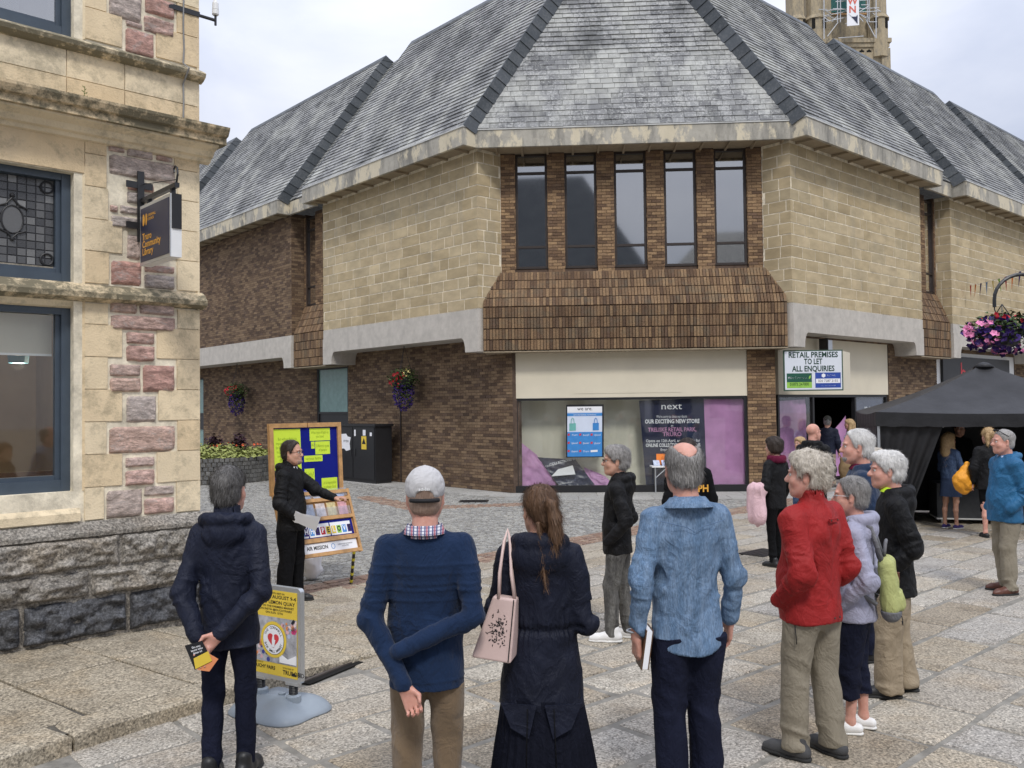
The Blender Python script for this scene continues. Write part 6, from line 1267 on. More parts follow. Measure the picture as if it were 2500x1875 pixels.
def person(label, loc, heading, H=1.75, female=False, w=1., belly=0., skin=None, fine=1., yaw=0., pitch=0., roll=0., lean=0., hs=None, face=True, nose=1., jaw=1.,
           arms=None, hands=(.5, .5), hdir=(None, None), feet=None, top=None, legs=None, shoes=None, hair=None, group=None, wr=1., turnbody=0.):
    s = H/1.78; root = thing('person', label, 'person', (loc[0], loc[1], 0), heading, group); skin = skin or M_sk; S3 = lambda p: np.array(p, float)*s
    sh = (.152 if female else .176)*w; zsh = 1.40; nb = S3((0, -.03+lean*.5, 1.465)); hc = S3((0, .012+lean, 1.640)); X = headxf(hc, yaw, pitch, (hs or 1.)*s*1.075, roll)
    if arms is None: arms = ((((-.25, -.04, 1.13)), (-.255, .04, .88)), ((.25, -.04, 1.13), (.255, .04, .88)))
    SH = [S3((-sh, -.015+lean*.45, zsh)), S3((sh, -.015+lean*.45, zsh))]; EL = [S3(arms[0][0]), S3(arms[1][0])]; WR = [S3(arms[0][1]), S3(arms[1][1])]
    if feet is None: feet = ((-.10, -.03, .08), (.10, .02, -.08))
    AN = [S3((f_[0], f_[1], .085)) for f_ in feet]; HP = [S3((-.088*w, 0, .90)), S3((.088*w, 0, .90))]; KN_ = [(HP[i]*.5+AN[i]*.5)+S3((0, .025, .02)) for i in (0, 1)]
    bare = legs and legs.get('bare'); hb = .0076*fine
    fd = Field(S3((-.55, -.45, 0)), S3((.55, .75, 1.86)), hb)
    add_head(fd, X, nb, female, nose, jaw, face=face)
    fd.cone(nb, S3((0, 0, 1.0)), .055*s, .07*s, .03); fd.cone(SH[0], SH[1], .03*s, .03*s, .03)
    for i in (0, 1):
        fd.cone(SH[i], EL[i], .028*s, .026*s, .02); fd.cone(EL[i], WR[i] if hands[i] is not None else EL[i]*.3+WR[i]*.7, .026*s, .024*s, .02); fd.cone(S3((0, 0, .98)), HP[i], .05*s, .05*s, .02)
        if bare: fd.cone(HP[i], KN_[i], .082*s, .052*s, .02); fd.cone(KN_[i]-S3((0, .01, .02)), KN_[i]*.6+AN[i]*.4-S3((0, .022, 0)), .044*s, .044*s, .03); fd.cone(KN_[i]*.6+AN[i]*.4-S3((0, .022, 0)), AN[i], .043*s, .031*s, .02); fd.cone(AN[i], AN[i]-S3((0, .0, .05)), .036*s, .034*s)
        else: fd.cone(HP[i], KN_[i], .04*s, .03*s, .02); fd.cone(KN_[i], AN[i], .03*s, .026*s, .02)
        hd = hdir[i]
        if hands[i] is not None:
            if hd is None: d = WR[i]-EL[i]; d = d/np.linalg.norm(d); n_ = np.array([1.-2*i, .0, 0])*1.; sd_ = np.array([0, 1., 0])
            else: d, n_, sd_ = hd
            fd.cone(WR[i]-np.asarray(d)*.03*s, WR[i]+np.asarray(d)*.012*s, .027*s, .025*s, .012); hand(fd, WR[i], d, n_, sd_, s*(.92 if female else 1.02), hands[i])
    v, f = fd.mesh(); obj('body', v, f, skin, root, True, False)
    P = lambda *p: X[0]+X[1] @ (np.array(p)*X[2])
    if face:
        for sx in (-1, 1):
            m = MB(); m.ball(P(sx*.031, .0795, .008), .0115*X[2], 8); e = m.build('eye', M_eye, root, True, False); m = MB(); m.ball(P(sx*.031, .0868, .008), .0050*X[2], 6); m.build('iris', M_ink, e, True, False)
            m = MB(); m.tube([P(sx*.014, .096, .029), P(sx*.031, .096, .033), P(sx*.048, .085, .029)], [.0014, .0024, .0014], 5); m.build('eyebrow', HR[hair[1]] if hair else HR['grey'], root, True, False)
    # ---- top garment
    if top:
        ft = top.get('fit', .012)*.62; hem = top['hem']*s; hipw = top.get('hip', .172)*w; hc_ = .0092*fine*(1.1 if fine > 1.2 else 1)
        hemB = S3((0, 0, top['hem']-.06)); fd = Field(S3((-.62, -.46, top['hem']-.10)), S3((.62, .75, 1.72)), hc_); Y_ = ((0, 1, 0), .70)
        fd.cone(hemB, S3((0, .01+belly*.3, 1.02)), (hipw*.96+ft+top.get('flare', 0))*s, (.158*w+ft+belly*.5)*s, .04, ((0, 1, 0), .74)); fd.cone(S3((0, .01+belly*.4, 1.02)), S3((0, lean*.3-.012, 1.30)), (.156*w+ft+belly*.5)*s, (.168*w*(.93 if female else 1)+ft)*s, .04, Y_)
        fd.cone(SH[0]+S3((.035, 0, .0)), S3((0, -.025+lean*.5, 1.425)), (.056+ft*.5)*s, (.066+ft*.5)*s, .05); fd.cone(SH[1]-S3((.035, 0, .0)), S3((0, -.025+lean*.5, 1.425)), (.056+ft*.5)*s, (.066+ft*.5)*s, .05)
        if female: 
            for sx in (-1, 1): fd.ell(S3((sx*.075, .085, 1.27)), S3((.07, .06, .07)), .04)
        for i in (0, 1):
            sg_ = -1 if i == 0 else 1
            fd.cone(S3((sg_*.09, -.02+lean*.5, 1.42)), S3((sg_*.03, -.03+lean*.5, 1.48)), .050*s, .046*s, .04)
            fd.cone(SH[i], EL[i], (.054*w+ft)*s, (.048*w+ft)*s, .035); d = WR[i]-EL[i]; d = d/np.linalg.norm(d); fd.cone(EL[i], WR[i]-d*.02*s, (.047*w+ft)*s, (.036+ft*.6)*s, .02)
        if top.get('hood'):
            q = top['hood']; fd.ell(S3((0, -.11+lean*.5, 1.415)), S3((.125*q, .058*q, .09*q)), .035); pts = [S3((.115*math.sin(a), -.045-.09*math.cos(a)+lean*.6, 1.485+.012*math.cos(a))) for a in np.linspace(-2.3, 2.3, 11)]
            for a, b in zip(pts[:-1], pts[1:]): fd.cone(a, b, .034*s*q, .034*s*q, .02)
        if top.get('tail'): fd.F = np.maximum(fd.F, (hem+top['tail']*s*(fd.ax[0][:, None, None]/(.17*s))**2+0*fd.ax[1][None, :, None])-fd.ax[2][None, None, :])
        else: fd.cut((0, 0, hem), (0, 0, -1))
        if top.get('collar'):
            zt = top['collar']; fd.cone(nb-S3((0, 0, .03)), nb+S3((0, .01+lean*.2, zt)), .078*s, .070*s, .015)
        fd.cone(nb+S3((0, .005, .035)), nb+S3((0, .02+lean*.3, .22)), .058*s, .062*s, .008, None, 's')
        v, f = fd.mesh(); nn = vnormals(v, f); A_ = top.get('wr', 1.)*wr; sd = (sum(map(ord, label)) % 97)*.37
        sg = np.sign(v[:, 0]); q = np.stack([(v[:, 0]*.8*1-sg*v[:, 2]*.6)*10, v[:, 1]*5, (sg*v[:, 0]*.6+v[:, 2]*.8)*3.4], -1)+sd; dsp = .0105*A_*(.38-np.abs(fbm(q+.5*np.stack([fbm(q*.5, 2)]*3, -1), 2)))+.004*A_*(.35-np.abs(vnoise(v*np.array([17., 17., 8.])+sd)))
        diag = np.sin((v[:, 2]*26+np.abs(v[:, 0])*34+3.5*vnoise(v*5+sd))); dsp += .0035*A_*diag*np.clip(vnoise(v*4+sd+9), 0, 1)
        for i in (0, 1):
            for a, b, e in ((SH[i], EL[i], 1.), (EL[i], WR[i], 0.)):
                t, dist = segt(v, a, b); wgt = (.35+np.exp(-((t-e)/.35)**2))*(dist < .13*s); n_ = vnoise(np.stack([t*6.5+sd, v[:, 0]*7+i*3, v[:, 1]*7+e], -1)); dsp += wgt*.0115*A_*(.42-np.abs(n_)*1.3)
        if top.get('gather'):
            z0 = top['gather']*s; dsp += -.016*np.exp(-((v[:, 2]-z0)/.02)**2)*(np.abs(v[:, 0]) < .22); dsp += .006*np.sin(np.arctan2(v[:, 0], v[:, 1])*34)*np.exp(-((v[:, 2]-z0)/.09)**2)*(np.abs(v[:, 0]) < .21)
        if top.get('ribs'):
            for z0 in top['ribs']: dsp += .005*np.exp(-((v[:, 2]/s-z0)/.005)**2)
        obj(top.get('name', 'jacket'), v+nn*dsp[:, None]*s, f, top['mat'], root, True, False)
    # ---- legs
    if legs:
        hc_ = .0098*fine; kind = legs.get('kind', 'trousers'); ft = legs.get('fit', .014); cuff = legs.get('cuff', .055)
        if kind == 'trousers':
            fd = Field(S3((-.45, -.36, cuff-.03)), S3((.45, .42, 1.06)), hc_); fd.cone(S3((0, -.005, 1.02)), S3((0, -.012, .92)), (.148*w+min(ft, .006)+belly*.3)*s, (.154*w+min(ft, .008))*s, .04, ((0, 1, 0), .72))
            for i in (0, 1):
                fd.cone(HP[i]+S3((0, -.01, 0)), KN_[i], (.086*w+ft)*s, (.058+ft)*s, .035); fd.cone(KN_[i], AN[i]+S3((0, 0, -.07)), (.058+ft)*s, (.048+ft+legs.get('flare', .0))*s, .02); fd.ell(HP[i]+S3((0, -.050, -.03)), S3((.076*w, .050, .085)), .04)
            fd.cut((0, 0, cuff*s), (0, 0, -1)); fd.cut((0, 0, ((top['hem']+top.get('tail', 0)*1.6 if top else .9)+.012)*s), (0, 0, 1)); v, f = fd.mesh(); nn = vnormals(v, f); sd = (sum(map(ord, label)) % 89)*.41; zz = v[:, 2]/s
            q = v*np.array([9., 9., 3.2])+sd; dsp = .012*(np.abs(fbm(q, 2))-.4)
            for z0, am, sp_, fq in ((cuff+.06, .022, .12, 13), (.47, .015, .16, 9), (.80, .012, .09, 9)): n_ = vnoise(np.stack([zz*fq+v[:, 0]*5+sd, v[:, 0]*6, v[:, 1]*6+z0], -1)); dsp += am*np.exp(-((zz-z0)/sp_)**2)*(.4-np.abs(n_)*1.25)
            obj('trousers', v+nn*dsp[:, None]*s*wr, f, legs['mat'], root, True, False)
        else:
            rows = 40; na = 160; z1 = top['hem']+.06; z0 = legs['hem']; vs_ = []
            for i in range(rows):
                t = i/(rows-1); zz = z1+(z0-z1)*t; r0 = (.16+legs.get('spread', .10)*(1.0-zz)/(1.0-z0))*w; am = legs.get('pleat', .012)*min(1, t*2)
                for j in range(na):
                    a = 6.2832*j/na; pl = am*(((j*legs.get('np', 26)/na) % 1)-.5)*2 if legs.get('pleat') else 0; rr_ = r0+pl+.010*t*math.sin(3*a+1)+.008*t*math.sin(5*a); vs_.append(S3((rr_*math.cos(a), rr_*.76*math.sin(a), zz)))
            F = [(i*na+j, (i+1)*na+j, (i+1)*na+(j+1) % na, i*na+(j+1) % na) for i in range(rows-1) for j in range(na)]; obj('skirt', np.array(vs_), np.array(F), legs['mat'], root, True, False)
    if shoes:
        for i in (0, 1): shoe(root, AN[i], feet[i][2], shoes[0], shoes[1], s*(.9 if female else 1.03), .008*max(1, fine*.9), shoes[2] if len(shoes) > 2 else False)
    if hair: hairobj(root, X, hair[0], HR[hair[1]], .0062*fine, int(loc[0]*100) & 255, hair[2] if len(hair) > 2 else 0)
    return root, X, P, s, dict(nb=nb, WR=WR, EL=EL, SH=SH, AN=AN)
M_eye = flat('eye_white', (.62, .60, .57), .3, .5, var=.02)
def glasses(root, P, s, mat):
    m = MB()
    for sx in (-1, 1):
        m.tube([P(sx*.032+.021*math.cos(a), .106-.004*abs(math.cos(a)), .006+.016*math.sin(a)) for a in np.linspace(0, 6.283, 13)], .0021, 5); m.tube([P(sx*.052, .102, .010), P(sx*.072, .085, .012), P(sx*.079, .0, .008)], .0022, 5)
    m.bar(P(-.011, .108, .008), P(.011, .108, .008), .002, 5); m.build('glasses', mat, root, True, False)
def ringcollar(root, nb, s, r0, r1, h, mat, name='collar', tilt=.0, gap=0., n=28, fold=.0, back=-.012):
    """turned-down shirt or coat collar"""
    vs_ = []; prof = [(r0*.86, .0), (r0*.84, h), (r0*.90, h+.006), (r1, h*.35-fold), (r1*1.0, h*.30-fold), (r0*.88, h*.95)]
    for j in range(n):
        a = -math.pi/2-math.pi+gap+(2*math.pi-2*gap)*j/(n-1)+math.pi; a = math.pi/2+gap+(2*math.pi-2*gap)*j/(n-1)
        for rr_, zz in prof: vs_.append(nb+np.array([rr_*math.cos(a), rr_*math.sin(a)*1.02+back, zz+tilt*math.sin(a)])*s)
    k = len(prof); F = [(j*k+i, (j+1)*k+i, (j+1)*k+i+1, j*k+i+1) for j in range(n-1) for i in range(k-1)]; return obj(name, np.array(vs_), np.array(F), mat, root, True, False)
# ================================================================== the people
C_navy = cloth('navy_shell', (.012, .015, .030), .6, .2, spec=.2); C_black = cloth('black_shell', (.007, .007, .008), .6, .3, spec=.2); C_blk2 = cloth('black_cotton', (.006, .006, .007), .85); C_sweat = cloth('blue_knit', (.011, .024, .060), .9, .15, 260, .1); C_red = cloth('red_shell', (.29, .018, .018), .6, .16, spec=.2)
C_denim = cloth('pale_denim', (.115, .185, .29), .85, .25, 210, streak=(.21, .29, .41)); C_lilac = cloth('lilac_shell', (.33, .33, .43), .55, .1, spec=.35); C_khaki = cloth('khaki_cord', (.18, .125, .075), .9, .15, 95, .2); C_beige = cloth('beige_chino', (.25, .22, .168), .85, .12); C_sand = cloth('sand_chino', (.31, .25, .175), .85, .12); C_nvt = cloth('navy_trousers', (.010, .012, .026), .85, .2); C_greyj = cloth('grey_jeans', (.085, .082, .078), .85, .25, streak=(.19, .185, .17)); C_jacket21 = cloth('blue_shell', (.022, .115, .24), .5, .2, spec=.25); C_fleece = cloth('navy_fleece', (.018, .033, .070), .95, .15, 0, .2); C_olive = cloth('olive_jacket', (.10, .11, .08), .85); C_ddenim = cloth('dark_denim', (.035, .055, .11), .85, .2, 200, streak=(.08, .12, .20)); C_burg = cloth('burgundy_knit', (.11, .012, .035), .9); C_pinkc = cloth('pink_coat', (.66, .45, .48), .8, .06); C_pale = cloth('pale_blue_top', (.42, .48, .66), .8); C_white = cloth('white_cotton', (.74, .74, .75), .8, .05); C_lime = cloth('lime_nylon', (.40, .42, .17), .6, .1); C_limeb = flat('lime_trim', (.50, .72, .04), .6); C_cap = cloth('pale_cap', (.50, .49, .49), .85, .08)
S_blk = flat('black_leather', (.016, .016, .017), .45, .4); S_sole = flat('dark_sole', (.03, .03, .03), .8); S_wht = flat('white_leather', (.74, .73, .71), .5, .4, var=.04); S_whs = flat('white_sole', (.70, .69, .66), .7); S_brn = flat('brown_leather', (.11, .042, .028), .45, .4); S_gry = flat('grey_trainer', (.06, .06, .062), .7); S_pur = flat('purple_canvas', (.045, .03, .13), .7)
rt = lambda a: R_(a)
POCK = (((-.235, -.10, 1.10), (-.20, .09, .905)), ((.235, -.10, 1.10), (.20, .09, .905)))
# 1 navy jacket, hands behind the back
p1, X, P, s, J = person('man in navy hooded jacket from behind holding booklets behind his back', (-1.62, 5.02), rt(2), 1.765, skin=M_skp, fine=.95, yaw=rt(-6), w=.90, face=False,
    arms=(((-.225, -.10, 1.08), (-.115, -.185, .835)), ((.205, -.11, 1.08), (-.005, -.19, .865))), hands=(.7, .6), hdir=((V(.35, -.05, -1), V(0, -1, 0), V(1, 0, .3)), (V(-.8, -.05, -.75), V(0, -1, 0), V(0, 0, 1))),
    top=dict(mat=C_navy, hem=.765, fit=.020, hip=.178, flare=.015, hood=.92, collar=.075), legs=dict(mat=C_nvt, fit=.004, cuff=.07), shoes=(S_blk, S_sole), hair=('short', 'dgrey'), feet=((-.10, -.02, .1), (.08, .05, -.12)))
m = MB(); m.prism([S_ for S_ in (V(-.17, -.262, .845), V(-.035, -.262, .825), V(.005, -.258, .70), V(-.125, -.258, .66))], V(0, -.012, 0))
bk_ = thing('booklet', 'small black and yellow booklets held behind the back of the navy jacket man', 'booklet', (-1.62, 5.02, 0), rt(2))
def bkl(pts, mt, nm, th=.004): m = MB(); m.prism([V(*q) for q in pts], V(0, -th, 0)); return m.build(nm, mt, bk_, False, False)
bkl(((-.165, -.236, .820), (-.075, -.236, .845), (-.020, -.236, .735), (-.112, -.236, .690)), M_ink, 'cover', .008); bkl(((-.118, -.2445, .752), (-.040, -.2445, .790), (-.020, -.2445, .737), (-.108, -.2445, .695)), M_yel, 'printed_panel', .001); bkl(((-.055, -.238, .785), (.012, -.238, .745), (-.035, -.238, .680), (-.10, -.238, .690)), flat('orange_cover', (.75, .28, .12), .5), 'back_cover', .004)
text('Do you\nknow who\nJesus is?', .017, M_paper, bk_, (-.10, -.2455, .80), V(.86, 0, .25)*1., V(-.25, 0, .86), world=False, bold=.02)
# 2 speaker
p2, X, P, s, J = person('man in black jacket and glasses speaking beside the blue easel board', (-2.42, 9.60), rt(-98), 1.75, skin=M_sk, fine=1.05, yaw=rt(-4), lean=.01, w=1.05, belly=.02, nose=1.05, jaw=1.1,
    arms=(((-.22, .20, 1.22), (-.13, .46, 1.13)), ((.27, -.02, 1.11), (.19, .17, .93))), hands=(.9, .8), hdir=((V(.0, 1, .12), V(0, 0, -1), V(1, 0, 0)), (V(-.35, .9, -.1), V(-1, 0, 0), V(0, 0, 1))),
    top=dict(mat=C_black, hem=.80, fit=.026, hip=.185, hood=.95, collar=.08), legs=dict(mat=C_blk2, fit=.030, cuff=.03), shoes=(S_blk, S_sole), hair=('short', 'dark'), feet=((-.11, .0, .1), (.10, -.06, -.2)))
glasses(p2, P, s, M_ink); m = MB(); nb = J['nb']; m.prism([nb+V(-.045, .075, .03), nb+V(.045, .075, .03), nb+V(.022, .135, -.25), nb+V(-.022, .135, -.25)], V(0, .008, 0)); m.build('shirt_front', C_white, p2, True, False)
fd = Field((-.12, -.02, 1.4), (.12, .2, 1.75), .006); hc, R, hs_ = X; fd.ell(P(0, .052, -.082), np.array((.052, .054, .040))*hs_, .01, R); fd.cut(P(0, .0, -.045), R @ V(0, .25, .97), .01); v, f = fd.mesh(); obj('beard', v, f, HR['stub'], p2, True, False)
pp_ = thing('leaflet_sheet', 'white leaflets held in the lowered hand of the speaking man', 'leaflets', (-2.42, 9.60, 0), rt(-98))
for k in range(3):
    m = MB(); a = V(.235, .21+.01*k, .93); d = V(-.03, .21, -.10+.03*k); u_ = V(.03, .03, .055); m.prism([a-d*.35-u_, a+d*.8-u_, a+d*.8+u_, a-d*.35+u_], V(.004, .0, .001)); m.build('leaflet', M_paper, pp_, False, False)
# 3 cap and blue sweater
p3, X, P, s, J = person('man in pale cap and blue ribbed sweater from behind with clasped arms', (-.44, 4.40), rt(1), 1.775, skin=M_skp, fine=.92, w=1.05, belly=.02, yaw=rt(3), face=False, hs=1.02,
    arms=(((-.265, -.07, 1.06), (-.085, -.205, .765)), ((.25, -.12, 1.08), (-.135, -.19, .925))), hands=(.95, None), hdir=((V(.42, -.10, -.95), V(.1, -1, -.05), V(1, 0, .45)), (V(-1, .05, -.12), V(0, 1, 0), V(0, 0, 1))),
    top=dict(mat=C_sweat, hem=.715, fit=.010, hip=.178, name='sweater', wr=.75, ribs=(1.325, 1.285, 1.235, 1.205, 1.155, .765)), legs=dict(mat=C_khaki, fit=.018, cuff=.04), shoes=(S_brn, S_sole), hair=('crop', 'stub'))
def plaid():
    g = G('plaid_shirt'); p = g.oc(); a = g.n('TexWave', {'Vector': p, 'Scale': 17., 'Distortion': 0.}, 1, bands_direction='X'); b = g.n('TexWave', {'Vector': p, 'Scale': 21., 'Distortion': 0.}, 1, bands_direction='Z'); c = g.n('TexWave', {'Vector': p, 'Scale': 8.5, 'Distortion': 0.}, 1, bands_direction='X')
    k = g.mix(g.ramp(a, [(.72, 0.), (.8, 1.)]), (.62, .62, .66), (.06, .07, .16)); k = g.mix(g.math('MULTIPLY', g.ramp(b, [(.72, 0.), (.8, 1.)]), .7), k, (.07, .08, .18)); k = g.mix(g.math('MULTIPLY', g.ramp(c, [(.84, 0.), (.9, 1.)]), .8), k, (.35, .05, .08)); return g.set(k, .8, .2)
ringcollar(p3, J['nb']-Z*.012, s, .096, .104, .058, plaid(), 'shirt_collar', .0, .5)
fd = Field((-.2, -.2, 1.5), (.2, .35, 1.95), .006); hc, R, hs_ = X; E_ = lambda c, r, k=.01, op='u': fd.ell(P(*c), np.array(r)*hs_, k, R, op); E_((0, -.014, .052), (.090, .114, .094)); fd.cut(P(0, 0, .012), R @ V(0, .06, -1)); E_((0, -.13, .012), (.045, .05, .034), .004, 's'); fd.cone(P(0, .09, .022), P(0, .155, .012), .075*hs_, .055*hs_, .004, (R @ V(0, .15, 1), .10)); v, f = fd.mesh(); nn = vnormals(v, f); v = v+nn*(.0025*np.abs(fbm(v*22, 2)))[:, None]; cp = obj('cap', v, f, C_cap, p3, True, False)
m = MB(); m.tube([P(.062*math.cos(a), -.014-.112*math.sqrt(max(0, 1-(.062*math.cos(a)/.09)**2))*1.0, -.002+.0*a) for a in np.linspace(0, math.pi, 11)], .011*1., 6); m.build('strap', M_ink, cp, True, False)
for sx in (-1, 1): m = MB(); m.ball(P(sx*.036, -.108, .075), .0045, 6); m.build('eyelet', M_ink, cp, True, False)
m = MB(); m.ball(P(0, -.014, .146), .009, 8, sc=(1, 1, .5)); m.build('button', C_cap, cp, True, False); text('adidas', .022, M_white, cp, P(0, -.1325, .050), R @ V(1, 0, 0), R @ V(0, .28, .96), world=False)
for sx in (-1, 1):
    q = V(sx*.085, -.139, .79) if sx > 0 else V(-.09, -.139, .79); m = MB(); m.tube([q+V(x, y, z) for x, y, z in ((-.055, 0, .03), (-.055, -.004, -.07), (0, -.003, -.095), (.055, -.004, -.07), (.055, 0, .03))], .0025, 5); 
# 4 woman with ponytail
p4, X, P, s, J = person('woman with brown ponytail in long dark navy parka from behind', (.135, 4.55), rt(-4), 1.675, True, w=1.06, fine=.92, skin=M_sk, yaw=rt(20), face=False, pitch=rt(-2),
    arms=(((-.245, -.03, 1.05), (-.17, .20, 1.02)), ((.245, -.03, 1.05), (.15, .20, 1.02))), hands=(.6, .6),
    top=dict(mat=cloth('parka_navy', (.008, .010, .021), .6, .25, spec=.2), hem=.60, fit=.030, hip=.185, flare=.035, hood=1.22, gather=1.02, name='parka', wr=1.2), legs=dict(kind='skirt', mat=cloth('pleated_navy', (.006, .007, .014), .8), hem=.06, pleat=.012, np=34, spread=.13), shoes=(S_blk, S_sole), hair=('pony', 'brown'))
m = MB(); 
for sx in (-1, 1):
    m = MB(); m.bar(V(sx*.065, -.19, .60), V(sx*.075, -.205, .27), .003, 5); c_ = m.build('drawcord', C_blk2, p4, True, False); m = MB(); m.bar(V(sx*.075, -.205, .27), V(sx*.075, -.205, .245), .006, 6); m.build('toggle', M_iron, c_, True, False)
    m = MB(); m.prism([V(sx*.02, -.19, .615), V(sx*.20, -.155, .615), V(sx*.15, -.175, .50), V(sx*.06, -.195, .455)], V(0, .012, 0)); m.build('fishtail', MATS['parka_navy'], p4, False, False)
m = MB(); hc, R, hs_ = X; m.tube([P(.0+.024*math.cos(a), -.128, .05+.024*math.sin(a)) for a in np.linspace(0, 6.283, 11)], .006, 6); m.build('hair_band', M_ink, p4, True, False)
tb_ = thing('tote_bag', 'pale pink leather tote bag on the shoulder of the ponytail woman', 'bag', (.135, 4.55, 0), rt(-4)); M_bagp = flat('pink_leather', (.62, .46, .42), .4, .4, var=.05)
bx0, bw = -.275, 0; tp = [V(-.235, -.145, 1.14), V(-.115, -.175, 1.13), V(-.105, -.10, 1.13), V(-.225, -.07, 1.14)]; bt_ = [V(-.345, -.165, .84), V(-.145, -.205, .82), V(-.115, -.07, .835), V(-.315, -.04, .85)]
m = MB(); m.add(tp+bt_, [(3, 2, 1, 0), (4, 5, 6, 7), (0, 1, 5, 4), (1, 2, 6, 5), (2, 3, 7, 6), (3, 0, 4, 7)]); bo = m.build('body', M_bagp, tb_, False, False)
bm_ = bo.modifiers.new('bev', 'BEVEL'); bm_.width = .012; bm_.segments = 3
for k in (0, 1): m = MB(); y = -.15+.05*k; m.tube([V(-.205, y, 1.13), V(-.20, y+.01, 1.25), V(-.180, -.075+.03*k, 1.40), V(-.165, -.02, 1.455), V(-.15, -.07+.03*k, 1.40), V(-.14, y, 1.25), V(-.125, y-.005, 1.13)], .0085, 6); m.build('strap', M_bagp, tb_, True, False)
r = np.random.default_rng(6); m = MB(); fdir = (tp[1]-tp[0])/np.linalg.norm(tp[1]-tp[0])
for k in range(95):
    u_ = .5+.30*r.normal()*.55; v_ = .52+.13*r.normal()
    if not (.08 < u_ < .92 and .2 < v_ < .8): continue
    a = tp[0]+(tp[1]-tp[0])*u_; b = bt_[0]+(bt_[1]-bt_[0])*u_; p = a+(b-a)*v_+V(.02, -.165, 0)*.014; an_ = r.random()*3.14; d1 = (fdir*math.cos(an_)+Z*math.sin(an_))*.008; d2 = (fdir*-math.sin(an_)+Z*math.cos(an_))*.0025; m.poly([p-d1, p-d2, p+d1, p+d2])
m.build('perforations', M_ink, tb_, False, False, stuff=True)
m = MB(); m.bar(tp[1]+V(-.012, -.002, 0), bt_[1]+V(-.012, -.002, .01), .003, 5); m.build('zip', M_ink, tb_, False, False)
# 5 glasses man in black hooded jacket
p5, X, P, s, J = person('grey haired man in glasses, black hooded jacket, grey jeans and white trainers', (.93, 7.92), rt(78), 1.72, fine=1., skin=M_sk, yaw=rt(14), w=1.02, nose=1.15, arms=POCK, hands=(None, None),
    top=dict(mat=C_black, hem=.80, fit=.022, hip=.175, hood=1.05, collar=.06), legs=dict(mat=C_greyj, fit=.014, cuff=.05), shoes=(S_wht, S_whs), hair=('swept', 'grey'), feet=((-.09, .06, .1), (.09, -.10, -.1)))
glasses(p5, P, s, M_ink)
# 6 denim shirt
p6, X, P, s, J = person('balding man in faded denim shirt from behind carrying a book', (.915, 4.72), rt(8), 1.885, fine=.92, skin=M_skp, w=.97, yaw=rt(-4), face=False, pitch=rt(2),
    arms=(((-.255, -.07, 1.09), (-.265, -.01, .815)), ((.245, -.03, 1.11), (.245, .05, .86))), hands=(.9, .5), hdir=((V(.05, .1, -1), V(1, .2, 0), V(0, 1, 0)), None),
    top=dict(mat=C_denim, tail=.045, hem=.735, fit=.016, hip=.192, name='denim_shirt', wr=1.15), legs=dict(mat=C_nvt, fit=.028, cuff=.03), shoes=(S_blk, S_sole), hair=('ring', 'grey'))
ringcollar(p6, J['nb']-Z*.015, s, .098, .128, .050, C_denim, 'shirt_collar', -.012, .35, 32, .012)
m = MB(); sm = lambda pts: m.tube([V(*q)*s for q in pts], .0022, 4)
sm([(-.165, -.118, 1.40), (-.10, -.138, 1.385), (-.04, -.142, 1.37), (0, -.143, 1.345), (.04, -.142, 1.37), (.10, -.138, 1.385), (.165, -.118, 1.40)]); m.build('yoke_seam', flat('seam_thread', (.10, .16, .26), .8), p6, False, False)
m = MB(); m.tube([V(-.275, .0, .845)*s+V(.036*math.cos(a), .034*math.sin(a), .0)*1. for a in np.linspace(0, 6.283, 15)], .006, 6); m.build('watch', M_alu, p6, True, False)
bk2 = thing('book', 'closed book with white page edges in the hand of the denim shirt man', 'book', (.915, 4.72, 0), rt(8)); o_ = V(-.262, -.075, .672)*s
m = MB(); m.box(o_, V(.10, .99, .0), V(.99, -.10, .0), Z*.98+V(.15, 0, 0), (0, .15), (.006, .034), (.004, .20)); m.build('pages', M_paper, bk2, False, False)
for d0, d1 in ((0, .006), (.034, .040)): m = MB(); m.box(o_, V(.10, .99, .0), V(.99, -.10, .0), Z*.98+V(.15, 0, 0), (-.0, .155), (d0, d1), (0, .205)); m.build('cover', M_chair, bk2, False, False)
# 7 person in black behind the denim shirt man
p7, X, P, s, J = person('person in black top standing by the folding table, mostly hidden behind the denim shirt', (1.80, 9.1), rt(15), 1.74, fine=1.35, face=False, w=1.08, top=dict(mat=C_blk2, hem=.72, fit=.02, flare=.05), legs=dict(mat=C_blk2), shoes=(S_blk, S_sole), hair=('short', 'dark'))
text('PH', .10, M_gold, p7, V(.10, -.152, 1.26)*s, V(1, 0, 0), Z, world=False, bold=.03)
